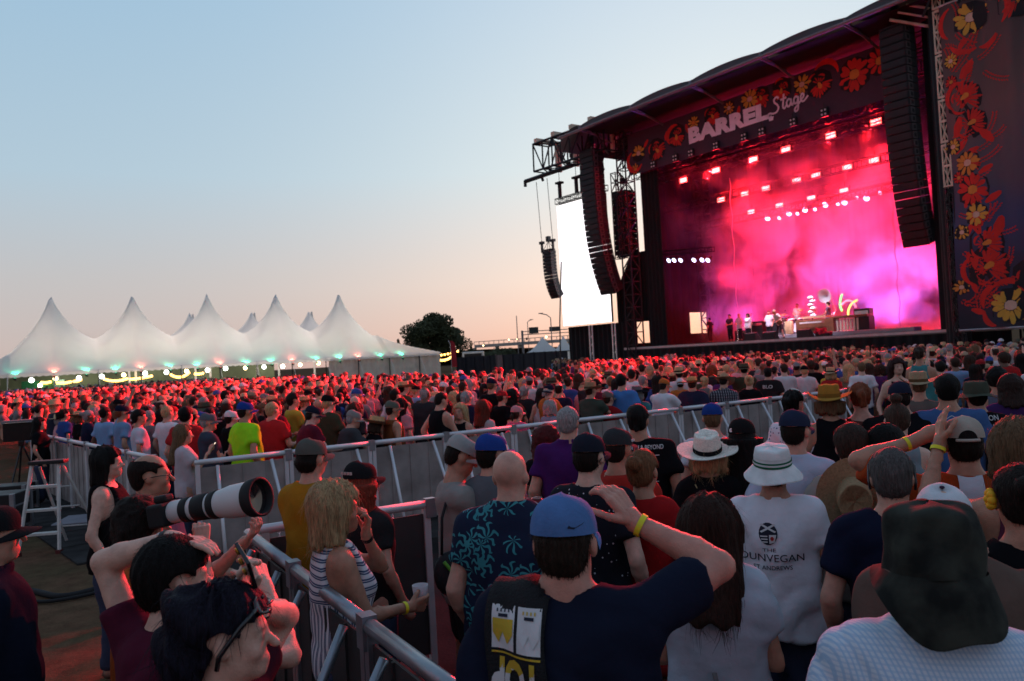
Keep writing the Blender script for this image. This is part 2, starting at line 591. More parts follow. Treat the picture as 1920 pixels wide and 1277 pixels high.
# dark cladding beside and under the left screen
b = MB()
b.sheet(lambda u, v: (-28.0 + 7.2 * u, 0.6 + 0.05 * math.sin(u * 90), 0.02 + 4.2 * v), 80, 1)
b.sheet(lambda u, v: (-22.9 + 3.2 * u, 0.9 + 0.04 * math.sin(u * 50), 4.15 + (2.4 + 2.4 * min(1, u * 1.8)) * v), 30, 2)
b.obj('wing_scrim', black_cloth, stage)
b = MB()
for x in (-25.2, -22.8):
    b = MB()
    for dx in (0, 0.3):
        b.tube((x + dx, 0.2, 0), (x + dx, 0.2, 4.2), 0.06, 6)
    for k in range(6):
        b.tube((x, 0.2, 0.6 * k + 0.2), (x + 0.3, 0.2, 0.6 * k + 0.5), 0.04, 5)
    b.obj('screen_leg', alu, stage)
b = MB()
truss(b, (-21.0, -0.4, 8.5), (-21.0, -0.4, 14.4), 0.45, 0.45, 9, 0.04, (0, 1, 0))
b.tube((-21.6, -0.1, 8.7), (-20.1, -0.1, 8.7), 0.06, 6)
b.tube((-20.3, 0.0, 8.6), (-20.7, 0.0, 8.0), 0.10, 6)
b.obj('wing_ladder', black_metal, stage)

# ------------------------------------------------------------------ banners with printed flowers
def print_mat(name, c, r=0.8):
    return mat(name, c, r, 0, 0.10, 4, 0.05, 30)
FLM = [print_mat('print_red', (0.52, 0.024, 0.018)), print_mat('print_gold', (0.55, 0.30, 0.045)), print_mat('print_pale_centre', (0.55, 0.36, 0.28)),
       print_mat('print_black', (0.012, 0.012, 0.016)), print_mat('print_green', (0.035, 0.10, 0.055)), print_mat('print_orange', (0.55, 0.20, 0.035))]
class Print:
    def __init__(s, yf, parent):
        s.mb, s.yf, s.parent = MB(), yf, parent
    def done(s, name):
        if s.mb.f:
            s.mb.obj(name, FLM, s.parent)
        s.mb = MB()
    def poly(s, pts, mi, lift):
        s.mb.cm = mi
        c = (sum(p[0] for p in pts) / len(pts), sum(p[1] for p in pts) / len(pts))
        vs = [(p[0], s.yf(p[0], p[1]) - lift, p[1]) for p in [c] + list(pts)]
        n = len(pts)
        s.mb.add(vs, [(0, 1 + i, 1 + (i + 1) % n) for i in range(n)])
    def petal(s, cx, cz, a, r0, r1, w, mi, lift, tip=0.7):
        pts = []
        for t, ww in ((0, 0.35), (0.3, 0.8), (tip, 1.0), (0.92, 0.55), (1.0, 0.08)):
            pts.append((r0 + (r1 - r0) * t, ww * w))
        pts = pts + [(x, -y) for x, y in reversed(pts)]
        ca, sa = math.cos(a), math.sin(a)
        s.poly([(cx + x * ca - y * sa, cz + x * sa + y * ca) for x, y in pts], mi, lift)
    def disc(s, cx, cz, r, mi, lift, sq=1.0, n=10):
        s.poly([(cx + r * math.cos(2 * PI * i / n) * (1 + 0.12 * math.sin(i * 2.3)), cz + r * sq * math.sin(2 * PI * i / n)) for i in range(n)], mi, lift)
    def arc(s, cx, cz, r, a0, a1, w, mi, lift, n=7):
        o, i_ = [], []
        for k in range(n + 1):
            a = a0 + (a1 - a0) * k / n
            ww = w * math.sin(PI * (0.08 + 0.84 * k / n))
            o.append((cx + (r + ww) * math.cos(a), cz + (r + ww) * math.sin(a)))
            i_.append((cx + r * math.cos(a), cz + r * math.sin(a)))
        for k in range(n):
            s.poly([o[k], o[k + 1], i_[k + 1], i_[k]], mi, lift)
    def daisy(s, cx, cz, r, rng, petals=12, mi=1, ci=2, half=False, a0=0.0):
        s.disc(cx, cz, r * 0.95, 3, 0.012)
        for k in range(petals):
            a = a0 + 2 * PI * k / petals + rng.uniform(-0.12, 0.12)
            if half and math.sin(a - a0) > 0.55:
                continue
            s.petal(cx, cz, a, r * 0.30, r * rng.uniform(0.8, 1.05), r * 0.15, mi, 0.018)
        s.disc(cx, cz, r * 0.30, ci, 0.024, 0.9)
        s.done('printed_flower')
    def poppy(s, cx, cz, r, rng, a0):
        s.disc(cx, cz, r * 1.02, 3, 0.010)
        for k in range(11):
            a = a0 + (k - 5) * 0.25 + rng.uniform(-0.04, 0.04)
            s.petal(cx, cz, a, r * rng.uniform(0.2, 0.34), r * rng.uniform(0.8, 1.12), r * rng.uniform(0.06, 0.10), 0, 0.016, 0.8)
        s.arc(cx, cz, r * 0.55, a0 + 1.8, a0 + 2.9, r * 0.16, 0, 0.016)
        s.arc(cx, cz, r * 0.80, a0 + 3.2, a0 + 4.3, r * 0.17, 0, 0.016)
        for k in range(5):
            s.petal(cx, cz, a0 + 1.9 + 0.5 * k, r * 0.15, r * rng.uniform(0.4, 0.6), r * 0.05, 0, 0.017)
        s.petal(cx, cz, a0 + 0.1, -r * 0.1, r * 0.42, r * 0.16, 5, 0.022, 0.75)
        s.done('printed_flower')
    def wheat(s, cx, cz, a, l, rng, mi=1):
        n = int(l / 0.11)
        for k in range(n):
            t = k / n
            aa = a + 0.7 * t
            x, z = cx + l * t * math.cos(a + 0.35 * t), cz + l * t * math.sin(a + 0.35 * t)
            for sgn in (-1, 1):
                s.petal(x - 0.04 * sgn * math.sin(aa), z + 0.04 * sgn * math.cos(aa), aa + sgn * 0.5, 0, 0.13, 0.026, mi, 0.014)
        s.done('printed_wheat')
    def leaf(s, cx, cz, a, r):
        s.petal(cx, cz, a, 0, r, r * 0.22, 4, 0.010, 0.5)
        s.done('printed_leaf')

def text_verts(body, bold=0.0, size=1.0, spacing=1.0, shear=0.0):
    cu = bpy.data.curves.new('lettering', 'FONT')
    cu.body = body
    cu.size = size
    cu.offset = bold
    cu.space_character = spacing
    cu.shear = shear
    cu.resolution_u = 3
    cu.align_x = 'CENTER'
    to = bpy.data.objects.new('lettering', cu)
    COL.objects.link(to)
    dg = bpy.context.evaluated_depsgraph_get()
    me = bpy.data.meshes.new_from_object(to.evaluated_get(dg))
    vs = np.empty(len(me.vertices) * 3, np.float64)
    me.vertices.foreach_get('co', vs)
    fs = [tuple(p.vertices) for p in me.polygons]
    bpy.data.objects.remove(to)
    bpy.data.curves.remove(cu)
    bpy.data.meshes.remove(me)
    return vs.reshape(-1, 3)[:, :2], fs
def fit_text(body, x0, x1, z0, z1, **kw):
    """letters scaled to fill the rectangle; returns 2-D points and faces"""
    v, f = text_verts(body, **kw)
    mn, mx = v.min(0), v.max(0)
    v = (v - mn) / (mx - mn)
    v[:, 0] = x0 + v[:, 0] * (x1 - x0)
    v[:, 1] = z0 + v[:, 1] * (z1 - z0)
    return v, f

rng = random.Random(5)
ban_y = lambda x, z: -0.05 + 0.03 * math.sin(x * 1.7 + z)
b = MB()
b.sheet(lambda u, v: ((-20.0 + 19.6 * u), ban_y(-20 + 19.6 * u, 14 + 2.7 * v), 14.02 + 2.75 * v), 80, 4)
fas = b.obj('fascia_banner', print_mat('banner_plum', (0.045, 0.030, 0.052)), stage, True)
P = Print(ban_y, fas)
P.daisy(-19.05, 15.35, 0.62, rng, 11, 1, 2, True, PI)
P.arc(-19.3, 15.0, 0.6, 2.2, 5.6, 0.35, 0, 0.02)
P.done('printed_petal')
P.poppy(-17.4, 15.2, 0.75, rng, -0.9)
P.daisy(-19.4, 14.35, 0.4, rng, 9, 5, 5)
P.poppy(-15.7, 15.7, 0.75, rng, -1.6)
P.arc(-15.6, 15.6, 0.7, 1.5, 3.6, 0.3, 0, 0.02)
P.done('printed_petal')
P.daisy(-14.2, 16.1, 0.45, rng, 10, 1, 5)
P.poppy(-12.8, 16.2, 0.6, rng, -1.2)
P.daisy(-11.5, 16.25, 0.45, rng, 9, 5, 2)
P.daisy(-10.0, 16.35, 0.6, rng, 12, 1, 2)
P.poppy(-9.3, 16.3, 0.6, rng, -1.4)
P.poppy(-7.9, 16.3, 0.65, rng, -1.9)
P.daisy(-6.6, 16.15, 0.55, rng, 10, 1, 2)
P.poppy(-5.6, 15.9, 0.75, rng, -1.3)
P.arc(-5.3, 16.0, 0.8, 0.2, 2.2, 0.3, 0, 0.02)
P.done('printed_petal')
P.daisy(-3.6, 15.75, 0.95, rng, 13, 0, 5)
P.daisy(-2.2, 16.0, 0.8, rng, 11, 0, 5)
for k in range(9):
    P.leaf(-18.5 + k * 1.9, 15.6, 0.8 + 0.5 * (k % 3), 0.6)
pink_print = print_mat('print_pale_pink', (0.84, 0.68, 0.80))
v, f = fit_text('BARREL', -14.65, -8.75, 14.86, 15.86, bold=0.065, spacing=1.05)
b = MB()
b.add([(p[0], ban_y(p[0], p[1]) - 0.05, p[1]) for p in v], f)
b.obj('lettering', pink_print, fas)
# the script word "Stage" and the little whiskey glass, drawn as pen strokes
def bez(pts, n=14):
    out = []
    for i in range(len(pts) - 1):
        p0, p1, p2, p3 = (np.array(pts[max(i - 1, 0)]), np.array(pts[i]), np.array(pts[i + 1]), np.array(pts[min(i + 2, len(pts) - 1)]))
        for k in range(n):
            t = k / n
            out.append(0.5 * ((2 * p1) + (-p0 + p2) * t + (2 * p0 - 5 * p1 + 4 * p2 - p3) * t * t + (-p0 + 3 * p1 - 3 * p2 + p3) * t ** 3))
    out.append(np.array(pts[-1]))
    return out
strokes = [
    [(0.62, 0.92), (0.50, 1.02), (0.34, 0.92), (0.36, 0.74), (0.50, 0.60), (0.58, 0.40), (0.46, 0.20), (0.24, 0.16), (0.02, 0.22), (-0.10, 0.12), (0.0, -0.02), (0.12, 0.06)],
    [(0.96, 1.05), (0.90, 0.70), (0.86, 0.36), (0.95, 0.26), (1.06, 0.38)],
    [(0.74, 0.78), (0.92, 0.80), (1.10, 0.82)],
    [(1.36, 0.62), (1.22, 0.68), (1.10, 0.52), (1.14, 0.32), (1.26, 0.30), (1.36, 0.48), (1.38, 0.64), (1.38, 0.42), (1.44, 0.30), (1.54, 0.42)],
    [(1.80, 0.62), (1.66, 0.68), (1.55, 0.52), (1.60, 0.34), (1.72, 0.34), (1.80, 0.50), (1.82, 0.64), (1.80, 0.20), (1.74, -0.06), (1.60, -0.10), (1.58, 0.04), (1.76, 0.20), (1.96, 0.36)],
    [(1.96, 0.44), (2.10, 0.50), (2.16, 0.64), (2.06, 0.72), (1.98, 0.58), (2.00, 0.38), (2.12, 0.30), (2.28, 0.40), (2.40, 0.52)]]
b = MB()
for st_ in strokes:
    c_ = bez(st_)
    for i in range(len(c_) - 1):
        p, q = c_[i], c_[i + 1]
        d = q - p
        l = np.hypot(*d) + 1e-9
        nn = np.array((-d[1], d[0])) / l * 0.056
        e = d / l * 0.012
        quad = [p - e + nn, q + e + nn, q + e - nn, p - e - nn]
        X = [(-8.75 + a * 1.04 + 0.0, 14.92 + c * 1.0) for a, c in quad]
        b.add([(x, ban_y(x, z) - 0.05, z) for x, z in X], [(0, 3, 2, 1)])
for (x0, z0, x1, z1, ta) in ((-8.82, 14.72, -8.48, 14.94, 0.05),):
    b.add([(x0, ban_y(x0, z0) - 0.05, z1), (x1, ban_y(x1, z0) - 0.05, z1), (x1 - ta, ban_y(x1, z0) - 0.05, z0), (x0 + ta, ban_y(x0, z0) - 0.05, z0)], [(0, 3, 2, 1)])
b.obj('lettering', pink_print, fas)

# the right wing banner, hung in folds
wing_y = lambda x, z: -2.3 + 0.10 * math.sin(x * 3.1 + 0.25 * z) + 0.05 * math.sin(x * 7.3 + 1.0 - 0.3 * z) * min(1, max(0, (x - 3.2) / 1.5)) + 0.04 * math.sin(x * 1.3 - z * 0.8)
def wing_material():
    m = bpy.data.materials.new('wing_print')
    m.use_nodes = True
    N, L = m.node_tree.nodes, m.node_tree.links
    bs = N['Principled BSDF']
    bs.inputs['Roughness'].default_value = 0.75
    tc = N.new('ShaderNodeTexCoord')
    sp = N.new('ShaderNodeSeparateXYZ')
    L.new(tc.outputs['Object'], sp.inputs[0])
    no = N.new('ShaderNodeTexNoise')
    no.inputs['Scale'].default_value = 0.5
    no.inputs['Detail'].default_value = 4
    L.new(tc.outputs['Object'], no.inputs['Vector'])
    ad = N.new('ShaderNodeMath')
    ad.operation = 'MULTIPLY_ADD'
    ad.inputs[1].default_value = 3.0
    L.new(no.outputs[0], ad.inputs[0])
    L.new(sp.outputs['Z'], ad.inputs[2])
    mr = N.new('ShaderNodeMapRange')
    mr.inputs[1].default_value = 2.0
    mr.inputs[2].default_value = 18.0
    L.new(ad.outputs[0], mr.inputs[0])
    cr = N.new('ShaderNodeValToRGB')
    e = cr.color_ramp.elements
    e[0].position, e[0].color = 0.10, (0.010, 0.010, 0.020, 1)
    e[1].position, e[1].color = 0.97, (0.060, 0.040, 0.042, 1)
    for p, c in ((0.28, (0.018, 0.022, 0.060, 1)), (0.40, (0.022, 0.045, 0.120, 1)), (0.52, (0.060, 0.055, 0.085, 1)), (0.72, (0.105, 0.068, 0.068, 1))):
        x = e.new(p)
        x.color = c
    L.new(mr.outputs[0], cr.inputs[0])
    L.new(cr.outputs[0], bs.inputs['Base Color'])
    return m
b = MB()
WX0, WX1 = 1.75, 11.5
b.sheet(lambda u, v: (WX0 + (WX1 - WX0) * u, wing_y(WX0 + (WX1 - WX0) * u, 2.35 + 14.3 * v), 2.35 + 14.3 * v), 120, 24)
wing = b.obj('wing_banner', wing_material(), stage, True)
b = MB()
b.tube((WX0, -2.3, 16.68), (WX1, -2.3, 16.68), 0.06, 6)
b.tube((WX0, -2.3, 2.3), (WX1, -2.3, 2.3), 0.05, 6)
b.obj('banner_bar', alu, wing)
P = Print(wing_y, wing)
r_ = random.Random(9)
P.daisy(3.05, 15.75, 0.75, r_, 13, 1, 2)
for a0, a1, cx, cz, rr in ((2.2, 3.9, 2.75, 15.7, 0.85), (3.8, 4.9, 3.0, 15.4, 1.0), (4.7, 5.6, 3.3, 15.3, 0.9), (5.7, 6.9, 3.3, 15.7, 1.15)):
    P.arc(cx, cz, rr, a0, a1, 0.24, 0, 0.016)
    P.done('printed_petal')
P.poppy(4.9, 15.9, 0.8, r_, -1.2)
P.poppy(5.9, 15.4, 0.8, r_, -0.9)
for (cx, cz, a, l) in ((2.1, 14.1, 0.4, 1.4), (2.3, 13.6, 0.7, 1.9), (2.1, 13.9, 1.4, 0.9), (3.2, 13.9, 0.3, 1.2), (2.7, 13.0, 1.0, 1.0), (3.4, 13.3, -0.9, 1.2), (2.6, 14.4, 2.2, 0.8),
                       (3.3, 10.6, 0.8, 1.0), (3.3, 10.4, 0.1, 0.9), (3.0, 9.5, 0.2, 1.0), (2.9, 6.9, 0.4, 1.1), (3.0, 6.4, -0.3, 1.3), (3.2, 6.9, 0.9, 0.8), (2.6, 4.4, -0.5, 1.2), (2.5, 3.9, -0.9, 1.0),
                       (3.0, 4.2, 0.5, 1.5), (3.6, 4.8, 0.8, 1.0), (2.3, 4.7, 0.0, 1.0), (3.9, 4.4, -0.4, 1.0), (2.5, 3.0, 1.2, 0.8)):
    P.wheat(cx, cz, a, l, r_)
for k in range(26):
    P.wheat(r_.uniform(1.9, 3.0), r_.uniform(2.8, 16.0), r_.uniform(-1.2, 1.4), r_.uniform(0.5, 1.0), r_)
for k in range(10):
    P.leaf(r_.uniform(1.95, 2.6), 3.2 + 1.25 * k, r_.uniform(-2.0, 1.2), r_.uniform(0.5, 0.9))
for cz, rr, kind in ((14.1, 0.34, 1), (13.2, 0.30, 0), (10.4, 0.36, 1), (9.0, 0.28, 0), (6.6, 0.36, 1), (4.2, 0.34, 5)):
    P.daisy(2.05 + 0.12 * math.sin(cz), cz, rr, r_, 10, kind, 5 if kind == 0 else 2)
P.poppy(2.55, 12.35, 0.72, r_, 0.5)
P.arc(2.6, 12.4, 0.62, 1.6, 3.9, 0.22, 0, 0.02)
P.done('printed_petal')
P.poppy(2.75, 11.2, 0.66, r_, 0.3)
for (cx, cz, a, r0) in ((2.4, 11.6, -1.9, 0.9), (2.6, 10.6, -2.4, 0.8), (3.1, 10.9, -0.9, 0.8), (2.5, 9.9, 0.4, 0.6), (3.0, 9.0, 0.5, 0.6), (2.6, 7.4, -1.0, 0.8), (3.2, 7.7, 0.6, 0.7), (2.9, 6.4, 1.9, 1.0), (3.5, 6.2, 1.3, 0.9), (2.7, 5.5, -2.0, 0.8)):
    P.leaf(cx, cz, a, r0)
P.daisy(2.55, 9.55, 0.55, r_, 12, 5, 2)
P.daisy(2.70, 8.35, 0.72, r_, 12, 0, 5)
P.daisy(2.80, 7.25, 0.52, r_, 11, 1, 2)
P.poppy(3.05, 5.95, 0.72, r_, 0.2)
P.poppy(3.05, 4.95, 0.85, r_, 0.35)
P.arc(3.0, 4.9, 0.85, 2.5, 4.0, 0.22, 0, 0.02)
P.done('printed_petal')
P.daisy(3.85, 3.25, 0.80, r_, 13, 1, 2)
for a0, a1 in ((0.8, 2.1), (2.0, 3.2), (3.3, 4.2), (0.0, 0.8)):
    P.arc(3.75, 3.25, 0.92, a0, a1, 0.26, 0, 0.012)
    P.done('printed_petal')
P.poppy(4.6, 4.4, 0.7, r_, 0.6)

# ------------------------------------------------------------------ loudspeaker arrays
cab_front = mat('speaker_grille', (0.018, 0.018, 0.022), 0.6, 0.2, 0.3, 20, 0.4, 160)
cab_side = mat('speaker_side', (0.085, 0.07, 0.075), 0.6, 0.1, 0.15, 6)
cab_slot = mat('speaker_slot', (0.01, 0.01, 0.012), 0.7)
def cabinet_mesh(w, h, d):
    b = MB()
    b.cm = 0
    g_ = 0.018
    b.box(-w / 2, w / 2, 0, d, g_, h - g_)
    b.cm = 1
    for sx in (-1, 1):
        x0, x1 = sorted((sx * w / 2, sx * (w / 2 + 0.02)))
        b.box(x0, x1, d * 0.05, d * 0.45, g_ * 1.5, h - g_ * 1.5)
    b.cm = 2
    for sx in (-1, 1):
        x0, x1 = sorted((sx * (w / 2 + 0.012), sx * (w / 2 + 0.024)))
        b.box(x0, x1, d * 0.14, d * 0.36, h * 0.28, h * 0.72)
    b.cm = 0
    b.box(-w / 2 + 0.05, w / 2 - 0.05, -0.03, 0.0, h * 0.15, h * 0.85)
    return b.mesh('cabinet', [cab_front, cab_side, cab_slot])
def array(label, x, y, ztop, n, w, h, d, curve, sweep, hang, yaw=0.0, lean=0.0):
    t = sthing('loudspeaker_array', label, 'loudspeakers', x, y, 0, 'loudspeaker arrays hung at the stage')
    t.rotation_euler = (0, 0, SA + yaw)
    me = cabinet_mesh(w, h, d)
    yy, z = 0.0, ztop
    for k in range(n):
        tt = k / max(1, n - 1)
        a = curve * tt ** 2.2 + lean
        z -= h * math.cos(a)
        yy += h * math.sin(a)
        mobj('cabinet', me, t, (0, yy, z), (a, 0, 0))
    b = MB()
    b.box(-w / 2, w / 2, 0.02, d * 0.9, ztop + 0.02, ztop + 0.12)
    for sx in (-1, 1):
        for sy in (0.15, 0.75):
            b.tube((sx * w * 0.42, d * sy, ztop + 0.1), (0, d * 0.5, ztop + 0.75), 0.02, 5)
    b.box(-0.16, 0.16, d * 0.5 - 0.12, d * 0.5 + 0.12, ztop + 0.7, ztop + 1.1)
    for sx in (-0.1, 0.1):
        b.tube((sx, d * 0.5, ztop + 1.05), (sx, d * 0.5, ztop + hang), 0.018, 5)
    b.obj('rigging_frame', black_metal, t)
    return t
array('tall curved black loudspeaker array hanging in front of the white screen', -22.2, -1.9, 16.0, 26, 1.42, 0.385, 0.95, 0.42, 0, 1.2)
array('tall loudspeaker array at the right side of the stage opening beside the wing banner', -0.60, -1.9, 16.7, 27, 1.22, 0.385, 0.95, 0.30, 0, 1.0)
array('shorter straight loudspeaker array between the screen and the stage tower', -22.95, 1.7, 13.6, 12, 1.3, 0.375, 1.0, 0.03, 0, 2.6)
array('narrow pale loudspeaker column behind the right array', 0.12, -0.15, 13.6, 12, 0.30, 0.36, 0.8, 0.02, 0, 2.6)
array('small curved loudspeaker array hanging far left of the white screen', -27.95, -1.2, 10.0, 14, 0.95, 0.265, 0.55, 0.55, 0, 0.9)
b = MB()
t = sthing('hoist', 'pair of thin hoist cables above the small far left loudspeaker array', 'hoist', -28.1, -1.0, 0)
for sx in (-0.55, 0.75):
    b = MB()
    b.tube((sx, 0, 10.75), (sx * 1.0 - 0.25, 0, 15.4), 0.022, 4)
    b.obj('cable', black_metal, t)
b = MB()
for sx in (-0.55, 0.75):
    b = MB()
    b.box(sx - 0.2, sx + 0.2, -0.12, 0.12, 10.6, 10.8)
    b.box(sx - 0.07, sx + 0.07, -0.07, 0.07, 9.95, 10.6)
    b.obj('motor', black_metal, t)
b = MB()
b.path([(-26.5, -1.0, 9.0), (-26.6, -1.4, 4.5), (-26.6, -1.6, 0.0)], 0.05, 6)
tag(b.obj('guy_pole', black_metal, None, loc=R0, rot=(0, 0, SA)), 'thin dark pole rising left of the white screen', 'pole')

# ------------------------------------------------------------------ the big white video screen
scr = sthing('video_screen', 'tall blank white glowing video screen hung left of the stage', 'screen', -25.2, 0.0, 0)
b = MB()
b.box(-2.62, 2.62, 0.0, 0.18, 4.3, 13.4)
b.obj('cabinet', black_metal, scr)
screen_mat = mat('screen_white', (0.8, 0.8, 0.8), 0.5, 0, 0, emit=(1.0, 0.97, 1.0), estr=1.7)
pm = MB()
pm.box(-0.434, 0.434, -0.03, -0.002, -0.452, 0.452)
pme = pm.mesh('panel', screen_mat)
for i in range(6):
    for j in range(10):
        mobj('panel', pme, scr, (-2.18 + i * 0.872, 0, 4.76 + j * 0.908))
b = MB()
truss(b, (-2.7, 0.1, 13.75), (2.7, 0.1, 13.75), 0.4, 0.4, 12, 0.03)
b.obj('header_truss', black_metal, scr)
b = MB()
for x in (-2.3, -0.4, 0.2, 2.2):
    b = MB()
    b.box(x - 0.28, x + 0.28, -0.1, 0.3, 15.05, 15.2)
    b.box(x - 0.1, x + 0.1, 0.0, 0.2, 14.0, 15.1)
    b.tube((x, 0.1, 15.2), (x, 0.1, 16.1), 0.02, 4)
    b.obj('hoist_motor', black_metal, scr)

# ------------------------------------------------------------------ stage lights and smoke
fix_body = mat('fixture_body', (0.015, 0.015, 0.018), 0.5, 0.3)
red_lens = mat('red_lamp', (0.8, 0.3, 0.3), 0.4, 0, 0, emit=(1.0, 0.105, 0.075), estr=7.0)
white_lens = mat('pinkish_lamp', (0.8, 0.7, 0.8), 0.4, 0, 0, emit=(1.0, 0.55, 0.85), estr=6.0)
blue_lens = mat('bluish_lamp', (0.7, 0.7, 0.9), 0.4, 0, 0, emit=(0.62, 0.66, 1.0), estr=5.0)
def lamp(kind, label, x, y, z, lens, w, h, group, tilt=0.25):
    t = sthing('stage_light', label, 'stage light', x, y, z, group)
    b = MB()
    if kind == 'panel':
        b.box(-w / 2, w / 2, 0.0, 0.22, -h / 2, h / 2)
        b.box(-w / 2 - 0.06, -w / 2 - 0.02, 0.06, 0.12, -h / 2, h * 0.9)
        b.box(w / 2 + 0.02, w / 2 + 0.06, 0.06, 0.12, -h / 2, h * 0.9)
        b.tube((0, 0.1, h * 0.9), (0, 0.1, h * 0.9 + 0.25), 0.03, 5)
        b.obj('housing', fix_body, t)
        for sx in (-1, 1):
            l = MB()
            l.box(sx * w * 0.25 - w * 0.215, sx * w * 0.25 + w * 0.215, -0.03, -0.004, -h * 0.42, h * 0.42)
            l.obj('lens', lens, t)
    else:
        b.lathe([(0.02, 0.30), (w * 0.5, 0.26), (w * 0.62, 0.05), (w * 0.62, 0.0)], 10)
        b.tube((0, 0, 0.28), (0, 0, 0.5), 0.05, 6)
        hd = b.obj('housing', fix_body, t)
        l = MB()
        l.lathe([(0.01, -0.05), (w * 0.4, -0.04), (w * 0.56, 0.0)], 12)
        ln = l.obj('lens', lens, t)
        # heads lean out towards the audience
        hd.rotation_euler = (-1.0, 0, 0)
        ln.rotation_euler = (-1.0, 0, 0)
    return t
ordn = ['leftmost', 'second from the left', 'third from the left', 'fourth from the left', 'fifth from the left', 'sixth from the left', 'seventh from the left', 'eighth from the left', 'ninth from the left', 'tenth from the left', 'eleventh from the left', 'rightmost']
def row_name(i, n):
    return 'rightmost' if i == n - 1 else ordn[i]
rowA = [-17.07, -14.36, -11.51, -9.23, -6.35, -3.72]
rowB = [-15.6, -13.7, -12.1, -9.9, -8.6, -6.6, -5.0]
rowC = [-14.7, -12.5, -10.2, -8.0]
for i, x in enumerate(rowA):
    lamp('panel', f'red glowing stage panel light, {row_name(i, 6)} in the top row', x, 2.0, 13.3 + 0.06 * i, red_lens, 0.62, 0.34, 'red panel lights over the stage')
for i, x in enumerate(rowB):
    lamp('panel', f'red glowing stage panel light, {row_name(i, 7)} in the middle row', x, 3.9, 11.85 + 0.03 * i, red_lens, 0.6, 0.30, 'red panel lights over the stage')
for i, x in enumerate(rowC):
    lamp('panel', f'red glowing stage panel light, {row_name(i, 4)} in the lowest row', x, 5.8, 11.0 + 0.03 * i, red_lens, 0.58, 0.30, 'red panel lights over the stage')
rowD = [(-14.82, 10.69), (-13.9, 10.55), (-13.14, 10.73), (-12.5, 10.6), (-11.94, 10.76), (-11.2, 10.65), (-10.47, 10.81), (-9.6, 10.7), (-9.15, 10.72), (-8.3, 10.85), (-7.7, 10.7), (-6.82, 10.85)]
for i, (x, z) in enumerate(rowD):
    lamp('head', f'small round pinkish stage spotlight, {row_name(i, 12)} in the rear row', x, 7.7, z, white_lens, 0.34 if i % 2 == 0 else 0.2, 0.3, 'round spotlights in the rear row')
rowE = [(-20.6, 8.55), (-20.1, 8.5), (-19.5, 8.42), (-18.3, 8.28), (-17.6, 8.2), (-17.1, 8.12)]
sb = sthing('light_bar', 'low red lit light bar at the left inside of the stage', 'light bar', -19, 4.0, 8.8)
b = MB()
truss(b, (-2.2, 0, 0.25), (2.4, 0, -0.1), 0.3, 0.3, 8, 0.025)
for x in (-1.6, 1.4):
    b.tube((x, 0, 0.3), (x, 0, 5.0), 0.015, 4)
b.obj('bar_truss', black_metal, sb)
for i, (x, z) in enumerate(rowE):
    lamp('head', f'small bluish white spotlight on the low left light bar, {row_name(i, 6)}', x, 4.0, z - 0.1, blue_lens, 0.30, 0.3, 'spotlights on the low left light bar')
tl = lamp('panel', 'small orange warning lamp at the foot of the left stage tower', -19.6, 1.0, 4.0, mat('orange_lamp', (0.8, 0.3, 0.1), 0.4, 0, 0, emit=(1.0, 0.22, 0.05), estr=5), 0.4, 0.2, None)

def spot(name, loc, to, power, col, size=80, blend=0.6, rad=0.25):
    l = bpy.data.lights.new(name, 'SPOT')
    l.energy = power
    l.color = col
    l.spot_size = R_(size)
    l.spot_blend = blend
    l.shadow_soft_size = rad
    o = bpy.data.objects.new(name, l)
    COL.objects.link(o)
    o.location = loc
    o.rotation_euler = (Vector(to) - Vector(loc)).to_track_quat('-Z', 'Y').to_euler()
    return o
RED = (1.0, 0.012, 0.022)
PINK = (1.0, 0.12, 0.34)
MAG = (0.95, 0.12, 0.95)
BLUE = (0.16, 0.12, 1.0)
# panel lights wash the crowd
CROWD_P = 130000
for x, aim, sz, k in ((-17.07, (-13, 25), 70, 1.2), (-11.51, (-5, 27), 56, 1.1), (-6.35, (6, 27), 50, 0.8), (-14.36, (-22, 42), 52, 2.4), (-3.72, (-6, 36), 60, 1.5)):
    spot('panel_light_beam', SL(x, 1.6, 13.2), (aim[0], aim[1], 1.5), CROWD_P * k, RED, sz, 0.9, 0.3)
# and the smoke
SMK = 9000
for x, y, z, tx, ty, tz, c, p, sz, rad in (
        (-15.0, 4.6, 13.0, -13.0, 9, 5, RED, 1.45, 140, 0.8), (-10.0, 4.6, 13.0, -9.5, 9, 5, RED, 1.7, 140, 0.8), (-5.0, 4.6, 13.0, -5.5, 9, 5, RED, 1.6, 140, 0.8),
        (-17.5, 5.5, 7.0, -14, 8, 6, RED, 0.22, 150, 0.8), (-2.0, 5.5, 6.5, -5, 8, 6, RED, 0.45, 150, 0.8),
        (-9.0, 9.5, 6.5, -8.5, 6, 5, PINK, 0.055, 160, 1.0), (-5.5, 9.0, 6.0, -5.5, 6, 5, PINK, 0.075, 160, 1.0), (-3.0, 7.0, 4.0, -3.5, 6, 5, PINK, 0.075, 160, 0.8),
        (-16.5, 7.0, 3.2, -16.5, 6, 8, MAG, 0.10, 140, 0.8), (-13.5, 7.5, 3.2, -13.5, 6, 8, MAG, 0.07, 140, 0.8), (-19.0, 6.5, 3.2, -18.0, 6, 8, MAG, 0.07, 140, 0.8),
        (-8.0, 8.0, 2.9, -8.0, 7, 8, BLUE, 0.24, 140, 0.8), (-6.0, 7.0, 2.9, -6.0, 7, 8, BLUE, 0.16, 140, 0.8), (-4.2, 6.5, 2.9, -4.4, 7, 8, BLUE, 0.20, 140, 0.8), (-11.5, 7.0, 2.9, -11.5, 7, 8, BLUE, 0.12, 140, 0.8)):
    spot('stage_beam', SL(x, y, z), SL(tx, ty, tz), SMK * p, c, sz, 0.9, rad)
